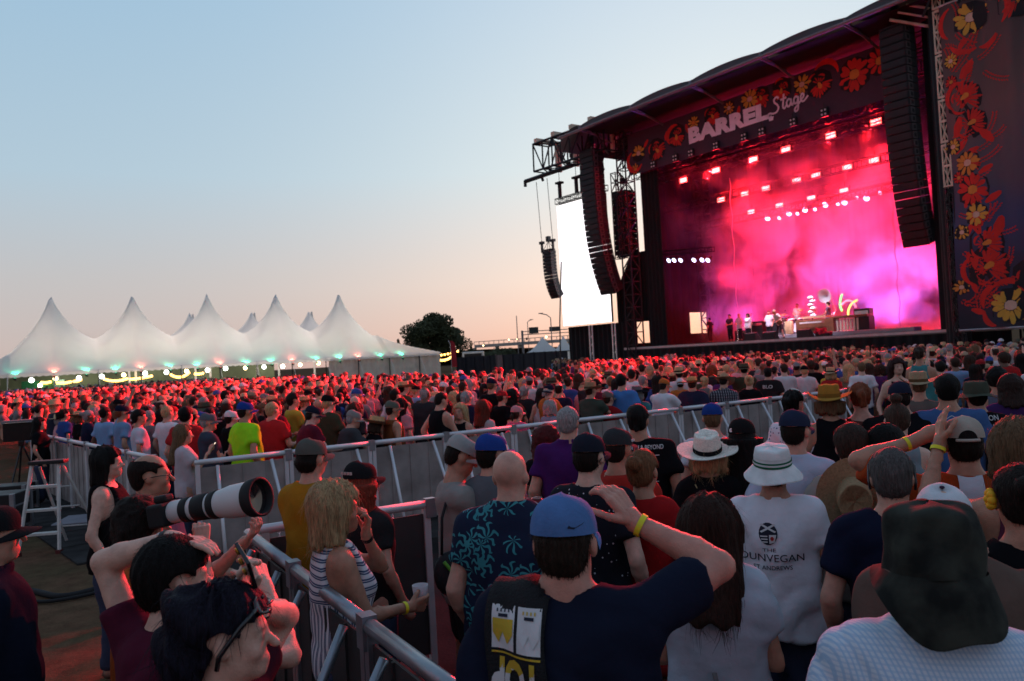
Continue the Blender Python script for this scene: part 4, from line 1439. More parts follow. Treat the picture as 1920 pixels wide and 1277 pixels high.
# ------------------------------------------------------------------ people: a body grown as one smooth surface round a posed skeleton
def smin(a, b, k):
    h = np.clip(0.5 + 0.5 * (b - a) / k, 0, 1)
    return b + (a - b) * h - k * h * (1 - h)
def smax(a, b, k):
    return -smin(-a, -b, k)
class Field:
    def __init__(s, xs, ys, zs):
        s.ax = (np.asarray(xs), np.asarray(ys), np.asarray(zs))
        s.F = np.full((len(xs), len(ys), len(zs)), 9.0)
    def sl(s, lo, hi):
        r = []
        for a, l, h in zip(s.ax, lo, hi):
            i0 = max(0, int(np.searchsorted(a, l)) - 1)
            i1 = min(len(a), int(np.searchsorted(a, h)) + 1)
            r.append(slice(i0, max(i1, i0 + 1)))
        return tuple(r)
    def pts(s, sl):
        return s.ax[0][sl[0]][:, None, None], s.ax[1][sl[1]][None, :, None], s.ax[2][sl[2]][None, None, :]
    def full(s):
        return s.pts((slice(None),) * 3)
    def cone(s, a, b, ra, rb, k=0.03, cut=None, flat=None, sub=False):
        a, b = np.asarray(a, float), np.asarray(b, float)
        m = max(ra, rb) * (1.0 if flat is None else max(1.0, max(flat))) + k + 0.05
        sl = s.sl(np.minimum(a, b) - m, np.maximum(a, b) + m)
        X, Y, Z = s.pts(sl)
        d = b - a
        l2 = d.dot(d) + 1e-9
        t = np.clip(((X - a[0]) * d[0] + (Y - a[1]) * d[1] + (Z - a[2]) * d[2]) / l2, 0, 1)
        qx, qy, qz = X - a[0] - t * d[0], Y - a[1] - t * d[1], Z - a[2] - t * d[2]
        if flat is not None:
            qx, qy, qz = qx / flat[0], qy / flat[1], qz / flat[2]
        D = np.sqrt(qx * qx + qy * qy + qz * qz) - (ra + (rb - ra) * t)
        if cut is not None:                     # square end, as of a sleeve
            e = d / math.sqrt(l2)
            D = smax(D, (X - b[0]) * e[0] + (Y - b[1]) * e[1] + (Z - b[2]) * e[2], 0.008)
        s.F[sl] = smax(s.F[sl], -D, k) if sub else smin(s.F[sl], D, k)
    def ell(s, c, r, k=0.03, R=None, sub=False):
        c, r = np.asarray(c, float), np.asarray(r, float)
        m = r.max() + k + 0.05
        sl = s.sl(c - m, c + m)
        X, Y, Z = s.pts(sl)
        X, Y, Z = X - c[0], Y - c[1], Z - c[2]
        if R is not None:                       # R: rows are the local axes
            X, Y, Z = (R[0][0] * X + R[0][1] * Y + R[0][2] * Z, R[1][0] * X + R[1][1] * Y + R[1][2] * Z, R[2][0] * X + R[2][1] * Y + R[2][2] * Z)
        X, Y, Z = X / r[0], Y / r[1], Z / r[2]
        k0 = np.sqrt(X * X + Y * Y + Z * Z) + 1e-9
        k1 = np.sqrt((X / r[0]) ** 2 + (Y / r[1]) ** 2 + (Z / r[2]) ** 2) + 1e-9
        D = k0 * (k0 - 1.0) / k1
        s.F[sl] = smax(s.F[sl], -D, k) if sub else smin(s.F[sl], D, k)
    def nets(s):
        F = s.F
        ins = F < 0
        c = np.zeros(tuple(n - 1 for n in F.shape), np.int8)
        for i in (0, 1):
            for j in (0, 1):
                for k in (0, 1):
                    c += ins[i:F.shape[0] - 1 + i, j:F.shape[1] - 1 + j, k:F.shape[2] - 1 + k]
        act = (c > 0) & (c < 8)
        idx = np.full(c.shape, -1, np.int64)
        A = np.argwhere(act)
        if len(A) == 0:
            return np.zeros((0, 3)), np.zeros((0, 4), int)
        idx[act] = np.arange(len(A))
        P = np.zeros((len(A), 3))
        W = np.zeros(len(A))
        for ax in range(3):
            o1, o2 = [q for q in range(3) if q != ax]
            for u in (0, 1):
                for v in (0, 1):
                    p0 = A.copy()
                    p0[:, o1] += u
                    p0[:, o2] += v
                    p1 = p0.copy()
                    p1[:, ax] += 1
                    f0, f1 = F[p0[:, 0], p0[:, 1], p0[:, 2]], F[p1[:, 0], p1[:, 1], p1[:, 2]]
                    cr = (f0 < 0) != (f1 < 0)
                    if not cr.any():
                        continue
                    q0, q1 = p0[cr], p1[cr]
                    t = f0[cr] / (f0[cr] - f1[cr])
                    pos = np.stack([s.ax[d][q0[:, d]] for d in range(3)], 1)
                    pos[:, ax] += t * (s.ax[ax][q1[:, ax]] - s.ax[ax][q0[:, ax]])
                    P[cr] += pos
                    W[cr] += 1
        P /= W[:, None]
        faces = []
        for ax in range(3):
            o1, o2 = [(1, 2), (2, 0), (0, 1)][ax]
            sl0 = [slice(None)] * 3
            sl1 = [slice(None)] * 3
            sl0[ax], sl1[ax] = slice(0, -1), slice(1, None)
            for d in (o1, o2):
                sl0[d] = sl1[d] = slice(1, -1)
            a, b = ins[tuple(sl0)], ins[tuple(sl1)]
            E = np.argwhere(a != b)
            if len(E) == 0:
                continue
            flip = b[E[:, 0], E[:, 1], E[:, 2]]
            E[:, o1] += 1
            E[:, o2] += 1
            q = []
            for du, dv in ((-1, -1), (0, -1), (0, 0), (-1, 0)):
                e = E.copy()
                e[:, o1] += du
                e[:, o2] += dv
                q.append(idx[e[:, 0], e[:, 1], e[:, 2]])
            q = np.stack(q, 1)
            q[flip] = q[flip][:, ::-1]
            faces.append(q)
        return P, (np.concatenate(faces) if faces else np.zeros((0, 4), int))
def axis(lo, hi, flo, fhi, hf, hc):
    """grid lines: step hf between flo and fhi, step hc outside"""
    a = np.arange(flo, fhi + hf * 0.5, hf)
    l = np.arange(flo - hc, lo - hc, -hc)[::-1] if lo < flo else np.zeros(0)
    h = np.arange(a[-1] + hc, hi + hc, hc) if hi > fhi else np.zeros(0)
    return np.concatenate([l, a, h])

def rot3(yaw=0.0, pitch=0.0, tilt=0.0):
    """columns: local axes in body space; pitch > 0 looks up, yaw > 0 turns to the person's left, tilt > 0 leans to the right"""
    cy_, sy_ = math.cos(yaw), math.sin(yaw)
    cp, sp = math.cos(pitch), math.sin(pitch)
    ct, st_ = math.cos(tilt), math.sin(tilt)
    Rz = np.array([[cy_, -sy_, 0], [sy_, cy_, 0], [0, 0, 1]])
    Rx = np.array([[1, 0, 0], [0, cp, -sp], [0, sp, cp]])
    Ry = np.array([[ct, 0, st_], [0, 1, 0], [-st_, 0, ct]])
    return Rz @ Rx @ Ry

def ik(S, T, l1, l2, pole):
    S, T, pole = np.asarray(S, float), np.asarray(T, float), np.asarray(pole, float)
    d = T - S
    L = np.linalg.norm(d)
    Lm = min(L, (l1 + l2) * 0.995)
    d = d / (L + 1e-9)
    T = S + d * Lm
    a = (l1 * l1 - l2 * l2 + Lm * Lm) / (2 * Lm)
    h = math.sqrt(max(1e-6, l1 * l1 - a * a))
    p = pole - d * pole.dot(d)
    p = p / (np.linalg.norm(p) + 1e-9)
    return S + d * a + p * h, T

class Body:
    """joint positions of one posed person, in metres, facing +y, feet at z = 0"""
    def __init__(s, h=1.75, w=1.0, belly=0.0, fem=False, yaw=0.0, pitch=0.0, tilt=0.0, lean=0.0, R=None, L=None, sleeve=0.62, hs=1.0, bend=0.0, stance=0.10, nk=None):
        s.h, s.w, s.belly, s.fem = h, w, belly, fem
        s.q = h / 1.75
        q = s.q
        s.sleeve = sleeve
        s.hs = hs * (0.98 + 0.02 * q)
        s.Rl = rot3(0, -lean, 0)
        s.hip = np.array([0, 0, 0.95 * q])
        T = s.T
        sw = (0.152 if fem else 0.174) * (0.7 + 0.3 * w) * q
        s.sh = {1: T((sw, -0.008, 1.395 * q)), -1: T((-sw, -0.008, 1.395 * q))}
        s.neck = T((0, -0.015, 1.47 * q))
        s.Rh = s.Rl @ rot3(yaw, pitch, tilt) if lean < 0.5 else rot3(yaw, pitch, tilt)
        s.head = s.neck + rot3(yaw * 0.3, pitch * 0.5, tilt * 0.7) @ (s.Rl @ np.array([0, 0.022, (nk if nk is not None else min(0.165, max(0.138, 0.165 - 0.10 * (w - 1)))) * q]))
        s.el, s.wr, s.hand_spec = {}, {}, {}
        for sd, spec in ((1, R), (-1, L)):
            S = s.sh[sd]
            l1, l2 = 0.295 * q, 0.255 * q
            if spec is None:
                spec = dict(to=(0.255, 0.06, 0.90), pole=(0.5, -1, 0))
            if spec.get('ud') is not None:          # arm given by its two directions
                for nm, ln_ in (('ud', l1), ('fd', l2)):
                    v_ = np.array(spec[nm], float) * np.array([sd, 1, 1])
                    v_ = v_ / np.linalg.norm(v_)
                    S = S + v_ * ln_
                    (s.el if nm == 'ud' else s.wr)[sd] = S
                s.hand_spec[sd] = spec
                continue
            to = np.array(spec['to'], float) * np.array([sd, 1, 1]) * q if not spec.get('abs') else np.array(spec['to'], float)
            pole = np.array(spec['pole'], float) * np.array([sd, 1, 1])
            s.el[sd], s.wr[sd] = ik(S, to, l1, l2, pole)
            s.hand_spec[sd] = spec
        s.hx = (0.095 if not fem else 0.10) * q
        s.stance = stance
    def T(s, p):
        return s.hip + s.Rl @ (np.asarray(p, float) - s.hip)
    def bounds(s, mrg=0.14):
        P = np.array(list(s.sh.values()) + list(s.el.values()) + list(s.wr.values()) + [s.head, s.neck, s.hip])
        lo, hi = P.min(0) - mrg, P.max(0) + mrg
        hw = 0.24 * s.w * s.q + s.belly * 0.5
        lo[:2] = np.minimum(lo[:2], [-hw, -0.22 - s.belly * 0.4])
        hi[:2] = np.maximum(hi[:2], [hw, 0.24 + s.belly])
        hi[2] = max(hi[2], s.head[2] + 0.17)
        lo[2] = -0.03
        return lo, hi
    def hl(s, p):
        return s.head + s.Rh @ (np.asarray(p, float) * s.hs)
    def torso(s, f, g=0.0, k=0.05, cloth=False):
        q, w, T, Rt = s.q, s.w, s.T, s.Rl.T
        wx = 0.75 + 0.25 * w
        B = s.belly
        f.ell(T((0, -0.002, 0.945 * q)), (0.163 * w * q + g, 0.112 * w * q + g, 0.125 * q + g), k, Rt)
        f.ell(T((0, 0.012 + B * 0.45, 1.10 * q)), (0.142 * w * q + g + B * 0.35, 0.100 * w * q + g + B * 0.75, 0.17 * q + g), k, Rt)
        f.ell(T((0, -0.002, 1.285 * q)), (0.162 * wx * q + g, 0.108 * w * q + g, 0.175 * q + g), k, Rt)
        f.ell(T((0, -0.030, 1.36 * q)), (0.150 * wx * q + g, 0.080 * q + g, 0.10 * q + g), k, Rt)
        for sd in (1, -1):
            f.cone(s.sh[sd] * 0.95 + T((0, 0, 1.395 * q)) * 0.05 - np.array([0, 0, 0.008]), T((sd * 0.05 * q, -0.02, 1.415 * q)), 0.052 * q * (0.8 + 0.2 * w) + g, 0.058 * q + g, k)
            f.cone(s.sh[sd] * 0.50 + T((0, -0.02, 1.445 * q)) * 0.50, s.neck + np.array([0, -0.010, 0.020 * q]), 0.034 * q + g * 0.6, 0.042 * q + g * 0.3, 0.05)
            if s.fem:
                f.ell(T((sd * 0.075 * q, 0.092 * q, 1.255 * q)), (0.066 * q + g, 0.058 * q + g, 0.062 * q + g), 0.05, Rt)
    def legs(s, f, g=0.0, k=0.04, to=0.0, cut=None):
        q = s.q
        for sd in (1, -1):
            hp, kn, an = np.array([sd * s.hx, 0, 0.90 * q]), np.array([sd * (s.hx * 0.6 + s.stance * 0.4), 0.02, 0.49 * q]), np.array([sd * s.stance, -0.02, 0.08 * q])
            f.cone(hp, kn, (0.090 + 0.012 * s.fem) * s.w * q + g, 0.056 * q * (0.6 + 0.4 * s.w) + g, k)
            if to < 0.45 * q:
                f.cone(kn, an, 0.056 * q * (0.6 + 0.4 * s.w) + g, 0.040 * q + g * 1.3, k)
            if to <= 0:
                f.cone(an + np.array([0, -0.02, -0.03]), an + np.array([sd * 0.02, 0.17, -0.045]), 0.042 * q + g, 0.036 * q + g, 0.02)
    def skin(s, res=1.0, fingers=False, legs=True, coarse=False):
        q = s.q
        lo, hi = s.bounds(0.20)
        fh = 0.0105 * res
        hx, hy, hz = s.head
        xs = axis(lo[0], hi[0], hx - 0.115, hx + 0.115, fh, 0.027 * res)
        ys = axis(lo[1], hi[1], hy - 0.135, hy + 0.15, fh, 0.027 * res)
        zl = axis(0.80 * q, hi[2], hz - 0.15, hz + 0.14, fh, 0.030 * res)
        zs = np.concatenate([np.arange(-0.03, zl[0] - 0.02, min(0.07 * res, 0.2)), zl])
        f = Field(xs, ys, zs)
        s.torso(f, 0.0)
        if legs:
            s.legs(f)
        for sd in (1, -1):
            S, E, W_ = s.sh[sd], s.el[sd], s.wr[sd]
            a = 0.75 + 0.25 * s.w - 0.10 * s.fem
            f.cone(S, E, 0.054 * q * a, 0.040 * q * a, 0.035)
            d = E + (W_ - E) * 0.28
            f.cone(E, d, 0.040 * q * a, 0.0425 * q * a, 0.02)
            f.cone(d, W_, 0.0425 * q * a, 0.027 * q * (0.5 + 0.5 * a), 0.02)
            hd, hn = s.hand_axes(sd)
            if not fingers or not s.hand_spec[sd].get('fingers'):
                f.cone(W_, W_ + hd * 0.10 * q, 0.030 * q, 0.036 * q, 0.02)
                f.cone(W_ + hd * 0.10 * q, W_ + hd * 0.155 * q, 0.034 * q, 0.024 * q, 0.02)
            else:
                f.cone(W_, W_ + hd * 0.03 * q, 0.027 * q, 0.028 * q, 0.02)
        # neck and head
        hb = s.hs
        H = s.hl
        f.cone(s.neck + np.array([0, -0.004, -0.03]), H((0, -0.022, -0.035)), 0.062 * q * (0.88 if s.fem else 1.0), 0.055 * hb * (0.86 if s.fem else 1.0), 0.03)
        Rt = s.Rh.T
        def E_(c, r, k=0.02, sub=False):
            f.ell(H(c), np.array(r) * hb, k, Rt, sub)
        E_((0, -0.014, 0.030), (0.076, 0.096, 0.088))
        E_((0, 0.022, -0.040), (0.060, 0.066, 0.068), 0.035)
        E_((0, 0.012, -0.070), (0.056, 0.058, 0.036), 0.03)
        E_((0, 0.066, -0.090), (0.026, 0.022, 0.020), 0.03)
        E_((0, 0.070, 0.016), (0.050, 0.022, 0.014), 0.02)
        for sd in (1, -1):
            E_((sd * 0.032, 0.100, -0.006), (0.017, 0.016, 0.013), 0.012, True)
            E_((sd * 0.032, 0.072, -0.006), (0.016, 0.016, 0.015), 0.006)
            E_((sd * 0.042, 0.062, -0.034), (0.022, 0.020, 0.020), 0.02)
            E_((sd * 0.079, -0.010, -0.010), (0.010, 0.021, 0.032), 0.010)
        f.cone(H((0, 0.084, 0.004)), H((0, 0.112, -0.032)), 0.0085 * hb, 0.0135 * hb, 0.012)
        E_((0, 0.086, -0.062), (0.022, 0.012, 0.0075), 0.010)
        E_((0, 0.083, -0.073), (0.019, 0.012, 0.0075), 0.010)
        P, Q = f.nets()
        if fingers:
            for sd in (1, -1):
                if s.hand_spec[sd].get('fingers'):
                    p2, q2 = s.hand(sd)
                    Q = np.concatenate([Q, q2 + len(P)])
                    P = np.concatenate([P, p2])
        # tint: lips, brows, eyes, shoes
        hl = (P - s.head) @ s.Rh / s.hs
        tint = np.ones((len(P), 4))
        def m_(c, r):
            return np.exp(-(((np.abs(hl[:, 0]) - c[0]) / r[0]) ** 2 + ((hl[:, 1] - c[1]) / r[1]) ** 2 + ((hl[:, 2] - c[2]) / r[2]) ** 2))
        lip = m_((0.0, 0.096, -0.067), (0.022, 0.02, 0.011))[:, None]
        tint[:, :3] *= 1 - lip * np.array([0.10, 0.45, 0.40])
        brow = m_((0.032, 0.088, 0.017), (0.020, 0.02, 0.006))[:, None]
        tint[:, :3] *= 1 - 0.75 * brow
        eye = m_((0.032, 0.086, -0.006), (0.013, 0.014, 0.007))[:, None]
        tint[:, :3] *= 1 - 0.75 * np.clip(eye * 1.3, 0, 1)
        ck = m_((0.045, 0.075, -0.04), (0.022, 0.03, 0.022))[:, None]
        tint[:, :3] *= 1 - ck * np.array([0.0, 0.14, 0.12])
        shoe = (P[:, 2] < 0.10)[:, None]
        tint[:, :3] = np.where(shoe, tint[:, :3] * 0.12, tint[:, :3])
        return P, Q, tint
    def hand_axes(s, sd):
        d = s.wr[sd] - s.el[sd]
        d = d / (np.linalg.norm(d) + 1e-9)
        sp = s.hand_spec[sd]
        if sp.get('dir') is not None:
            d = np.array(sp['dir'], float) * np.array([sd, 1, 1])
            d = d / np.linalg.norm(d)
        n = np.array(sp.get('palm', (-1, 0, 0)), float) * np.array([sd, 1, 1])
        n = n - d * n.dot(d)
        n = n / (np.linalg.norm(n) + 1e-9)
        return d, n
    def hand(s, sd):
        """palm and five fingers; 'curl' closes them towards the palm side"""
        d, n = s.hand_axes(sd)
        side = np.cross(d, n) * sd          # towards the thumb for the right hand
        if s.hand_spec[sd].get('thumb'):
            side = side * s.hand_spec[sd]['thumb']
        sp = s.hand_spec[sd]
        curl = sp.get('curl', 0.5)
        W_ = s.wr[sd]
        q = s.q
        pts = [W_]
        segs = []
        for i, (off, ln) in enumerate(((0.030, 0.072), (0.010, 0.080), (-0.011, 0.075), (-0.031, 0.058))):
            base = W_ + d * 0.092 * q + side * off * q
            segs.append((W_ + d * 0.012 + side * off * 0.55 * q, base, 0.0145 * q, 0.0125 * q))
            p, ang = base, curl * (0.35 + 0.1 * i) + (0.10 * i if sp.get('fan') else 0)
            for j, fr in enumerate((0.46, 0.31, 0.23)):
                dr = d * math.cos(ang) + n * math.sin(ang) + side * off * (2.5 if sp.get('fan') else 0.6)
                dr = dr / np.linalg.norm(dr)
                p2 = p + dr * ln * fr * q
                segs.append((p, p2, (0.0098 - 0.0008 * j) * q, (0.0090 - 0.0008 * j) * q))
                p = p2
                ang += curl * 0.75
            pts.append(p)
        t0 = W_ + d * 0.025 * q + side * 0.024 * q + n * 0.006
        t1 = t0 + (d * 0.55 + side * 0.62 + n * 0.25) * 0.047 * q
        t2 = t1 + (d * 0.85 + side * 0.15 + n * (0.2 + 0.5 * curl)) * 0.034 * q
        t3 = t2 + (d * 0.85 - side * 0.05 + n * (0.2 + 0.7 * curl)) * 0.026 * q
        segs += [(t0, t1, 0.0155 * q, 0.0115 * q), (t1, t2, 0.0112 * q, 0.0100 * q), (t2, t3, 0.0100 * q, 0.0085 * q)]
        P = np.array([x for sg_ in segs for x in sg_[:2]])
        lo, hi = P.min(0) - 0.03, P.max(0) + 0.03
        f = Field(*[np.arange(l, h_, 0.0052) for l, h_ in zip(lo, hi)])
        for a, b_, ra, rb in segs:
            f.cone(a, b_, ra, rb, 0.006)
        f.cone(W_ - d * 0.02, W_ + d * 0.02, 0.026 * q, 0.024 * q, 0.012)
        return f.nets()
    def shirt(s, g=0.016, hem=0.80, res=1.0, seed=0, wrinkle=1.0, neck='crew', tank=False, loose=0.0, long=False):
        q = s.q
        lo, hi = s.bounds(0.14)
        lo[2] = hem * q - 0.06
        h_ = 0.0175 * res
        f = Field(np.arange(lo[0], hi[0], h_), np.arange(lo[1], hi[1], h_), np.arange(lo[2], s.neck[2] + 0.10, h_) if all(s.el[k][2] < s.neck[2] for k in (1, -1)) else np.arange(lo[2], hi[2], h_))
        s.torso(f, g, 0.06, True)
        # the cloth hangs from chest and belly
        ra = 0.172 * s.w * q + g + loose + s.belly * 0.2
        a_, b_ = s.T((0, 0.004 + s.belly * 0.2, 1.24 * q)), s.T((0, 0.006 + s.belly * 0.2, (hem - 0.03) * q))
        f.cone(a_, b_, ra * 0.93, ra * 1.02, 0.06, flat=(1.0, 0.70 + 0.05 * (s.w - 1) + s.belly * 1.2, 1.0))
        if not tank:
            for sd in (1, -1):
                S, E, W_ = s.sh[sd], s.el[sd], s.wr[sd]
                a = 0.75 + 0.25 * s.w - 0.10 * s.fem
                if long:
                    f.cone(S, E, 0.056 * q * a + g, 0.046 * q * a + g * 0.9, 0.05)
                    f.cone(E, E + (W_ - E) * 0.93, 0.046 * q * a + g * 0.9, 0.032 * q * a + g * 0.8, 0.03, cut=True)
                else:
                    f.cone(S, S + (E - S) * s.sleeve, 0.057 * q * a + g, 0.055 * q * a + g * 1.25, 0.05, cut=True)
        X, Y, Z = f.full()
        F = f.F
        rg = np.random.RandomState(seed)
        ph = rg.uniform(0, 6.28, 8)
        low = np.clip((1.30 * q - Z) / (0.45 * q), 0, 1)
        th = np.arctan2(Y + 0.001, X * 0.8)
        Wk = (0.0100 * low * np.sin(th * 5 + 2.2 * np.sin(Z * 6 + ph[0]) + ph[1]) +
              0.0085 * ((1 - np.abs(np.sin(12 * (X * math.cos(ph[2]) * 1.2 + Z) + 1.6 * np.sin(7 * Z + 5 * X + ph[3]) + 1.3 * np.sin(9 * X + ph[4])))) ** 2 - 0.3) * (0.35 + 0.65 * np.abs(np.sin(5 * X + 3 * Z + ph[5]))) +
              0.0048 * np.sin(19 * (Z - np.abs(X) * 0.9) + ph[6] + 2 * np.sin(11 * Y + ph[7])))
        F = F + 1.5 * wrinkle * Wk
        # hem (a little uneven), neckline, armholes
        Rl = s.Rl
        zl = Z if abs(Rl[1][2]) < 1e-6 else s.hip[2] + Rl[2][2] * (Z - s.hip[2]) + Rl[1][2] * (Y - s.hip[1])
        F = smax(F, (hem * q + 0.012 * np.sin(3 * th + ph[0]) - zl), 0.012)
        nk = s.neck
        nd = np.sqrt((X - nk[0]) ** 2 + (Y - nk[1] - 0.012) ** 2 + ((Z - nk[2] - (0.075 if neck == 'crew' else 0.06)) / 1.0) ** 2)
        rr_ = {'crew': 0.096, 'scoop': 0.115, 'collar': 0.078}[neck] * q
        F = smax(F, rr_ - nd, 0.012)
        if neck == 'collar':
            ring = np.sqrt((np.sqrt((X - nk[0]) ** 2 + ((Y - nk[1] - 0.008) * 0.95) ** 2) - 0.068 * q) ** 2 + ((Z - nk[2] - 0.022) * 0.55) ** 2) - 0.014
            F = smin(F, ring, 0.01)
        if tank:
            for sd in (1, -1):
                c = s.sh[sd]
                d = np.sqrt((X - c[0] - sd * 0.035 * q) ** 2 + ((Y - c[1]) * 0.9) ** 2 + ((Z - c[2] + 0.03) * 0.62) ** 2)
                F = smax(F, 0.098 * q - d, 0.012)
        f.F = F
        return f.nets()
    def trousers(s, g=0.016, shorts=False, res=1.0, skirt=False, top=0.86):
        q = s.q
        hw = 0.26 * s.w * q + s.belly * 0.2
        lo, hi = (-hw, -0.26, 0.02), (hw, 0.28, 1.05 * q)
        h_ = 0.028 * res
        f = Field(np.arange(lo[0], hi[0], h_), np.arange(lo[1], hi[1], h_), np.arange(lo[2] - 0.03, hi[2], h_ * 1.4))
        B = s.belly
        f.ell((0, 0, 0.945 * q), (0.163 * s.w * q + g, 0.112 * s.w * q + g + B * 0.2, 0.125 * q), 0.04)
        if skirt:
            f.cone((0, 0, 0.92 * q), (0, 0, 0.5 * q), 0.16 * s.w * q, 0.20 * q, 0.05, cut=True, flat=(1, 0.8, 1))
        else:
            s.legs(f, g + 0.008, 0.035, to=0.05)
        X, Y, Z = f.full()
        f.F = smax(f.F, (0.46 if shorts else 0.10) * q - Z, 0.01)
        f.F = smax(f.F, Z - top * q, 0.01) + 0.006 * np.sin(38 * Z + 5 * np.sin(12 * X) + 3 * Y)
        return f.nets()

# hair, in head space (metres, ears at z = 0)
def hair_mesh(style, seed=0, res=1.0, vol=0.0, length=0.30, hat=False):
    rg = np.random.RandomState(seed + 7)
    ph = rg.uniform(0, 6.28, 10)
    h_ = 0.0095 * res
    zlo = {'messy': -0.20, 'long': -length - 0.10, 'pony': -length - 0.05, 'bob': -0.20, 'curly': -0.30, 'braid': -length - 0.05}.get(style, -0.12)
    wd = {'messy': 0.15, 'long': 0.15, 'bob': 0.14, 'curly': 0.20, 'afro': 0.20}.get(style, 0.115)
    f = Field(np.arange(-wd, wd + h_, h_), np.arange({'messy': -0.22, 'long': -0.22, 'pony': -0.24, 'curly': -0.23, 'bun': -0.20, 'afro': -0.22}.get(style, -0.15), 0.15, h_), np.arange(zlo, 0.27 if style in ('topbun',) else 0.19, h_))
    X, Y, Z = f.full()
    g = {'messy': 0.016, 'short': 0.010, 'buzz': 0.004, 'bald': 0.005, 'long': 0.020, 'bob': 0.024, 'pony': 0.012, 'bun': 0.012, 'topbun': 0.012, 'curly': 0.035, 'afro': 0.06, 'thick': 0.022, 'braid': 0.012}[style] + vol
    f.ell((0, -0.016, 0.031), (0.077 + g, 0.097 + g, 0.089 + g), 0.02)
    if style in ('short', 'buzz', 'thick', 'bald', 'pony', 'bun', 'topbun', 'braid'):
        f.ell((0, -0.048, -0.030), (0.060 + g * 0.6, 0.050 + g * 0.7, 0.060), 0.03)
    if style == 'messy':
        f.ell((0.01, -0.085, 0.085), (0.075, 0.070, 0.055), 0.03)
        f.ell((0, -0.105, -0.02), (0.080, 0.065, 0.10), 0.04)
        f.ell((-0.01, -0.10, -0.12), (0.065, 0.055, 0.07), 0.04)
    if style in ('long', 'bob', 'curly'):
        L_ = {'long': length, 'bob': 0.13, 'curly': 0.20}[style]
        yb = -0.070 - 0.42 * max(0.0, L_ - 0.13)
        f.cone((0, -0.045, 0.0), (0, yb, -L_), 0.085 + g, 0.075 + g * 0.6, 0.05, flat=(1.12, 0.62, 1.0))
        for sd in (1, -1):
            f.cone((sd * 0.070, -0.015, -0.01), (sd * 0.088, -0.02 + 0.02 * (style == 'bob') + (yb + 0.07) * 0.8, -L_ * 0.92), 0.030 + g * 0.6, 0.026 + g * 0.5, 0.03)
    if style == 'pony':
        f.cone((0, -0.105, 0.055), (0, -0.150, 0.03), 0.026, 0.030, 0.02)
        f.cone((0, -0.150, 0.03), (0.01, -0.165, -length), 0.034, 0.016, 0.03)
    if style == 'braid':
        for k in range(9):
            f.ell((0.008 * (-1) ** k, -0.105 - 0.004 * k, -0.02 - length * k / 9), (0.022, 0.02, 0.024), 0.008)
    if style == 'bun':
        f.ell((0, -0.135, 0.065), (0.045, 0.038, 0.042), 0.012)
    if style == 'topbun':
        f.ell((0, -0.07, 0.155), (0.042, 0.042, 0.038), 0.012)
    F = f.F
    # strands
    th = np.arctan2(X, -(Y + 0.016) + 1e-6)
    if style in ('curly', 'afro'):
        F = F + 0.010 * np.sin(60 * X + ph[0] + 3 * np.sin(40 * Z)) * np.sin(60 * Y + ph[1]) * np.sin(55 * Z + ph[2] + 2 * np.sin(50 * X)) + 0.008 * np.sin(28 * X + ph[3]) * np.sin(30 * Z + ph[4]) * np.sin(26 * Y)
    elif style == 'messy':
        F = F + 0.007 * np.sin(th * 13 + 20 * Z + 3 * np.sin(24 * Y + ph[0])) + 0.006 * np.sin(70 * X + 50 * Z + 3 * np.sin(30 * Y + ph[1])) + 0.006 * np.sin(40 * Y + 45 * Z + ph[2])
    elif style in ('long', 'bob', 'pony'):
        F = F + 0.0050 * np.sin(th * 17 + 2.5 * np.sin(11 * Z + ph[0]) + ph[1]) + 0.0035 * np.sin(th * 31 + 3 * np.sin(8 * Z + ph[2])) + 0.006 * np.sin(th * 6 + 9 * Z + ph[3])
    elif style != 'buzz' and style != 'bald':
        F = F + 0.0030 * np.sin(th * 23 + 14 * Z + 2 * np.sin(20 * Z + ph[0])) + 0.0025 * np.sin(55 * X + 40 * Y * np.sin(ph[1]) + 30 * Z)
    if style in ('long', 'bob', 'curly'):
        F = smax(F, (zlo + 0.09 + 0.012 * np.sin(th * 13 + ph[5]) + 0.010 * np.sin(th * 5 + ph[6])) - Z, 0.02)
    # face opening
    if style in ('long', 'bob', 'curly', 'afro'):
        w_ = 0.062
        cut = np.minimum(np.minimum(Y - (0.015 - 0.10 * np.clip(-Z - 0.10, 0, 1)), w_ - np.abs(X)), 0.062 - 0.35 * np.abs(X) - Z)
    else:
        hl_ = 0.060 - 0.25 * np.abs(X)                 # hairline height on the forehead
        cut1 = np.minimum(Y - 0.035, hl_ - Z)
        cut2 = np.minimum(Y + 0.030 + 0.5 * np.clip(-0.02 - Z, 0, 1) - 0.02 * (Z > 0.03), 0.012 - Z)
        cut3 = (-0.080 if style not in ('thick', 'messy') else -0.10 if style == 'thick' else -0.19) + 2.2 * X * X + 0.004 * np.sin(th * 11) - Z
        cut = np.maximum(np.maximum(cut1, cut2), cut3)
        ear = np.minimum(0.045 - np.sqrt((Y + 0.008) ** 2 + (Z + 0.012) ** 2), np.abs(X) - 0.066)
        cut = np.maximum(cut, ear)
    F = smax(F, cut, 0.008)
    if style == 'bald':
        cr = np.sqrt((X / 0.070) ** 2 + ((Y - 0.015) / 0.115) ** 2 + ((Z - 0.115) / 0.085) ** 2)
        F = smax(F, (1.0 - cr) * 0.08, 0.008)
    if hat:
        F = smax(F, Z - 0.040, 0.02)
        F = smax(F, np.minimum(Z - 0.0, np.sqrt((X / 0.088) ** 2 + ((Y + 0.012) / 0.108) ** 2) * 0.1 - 0.1), 0.01)
    f.F = F
    return f.nets()

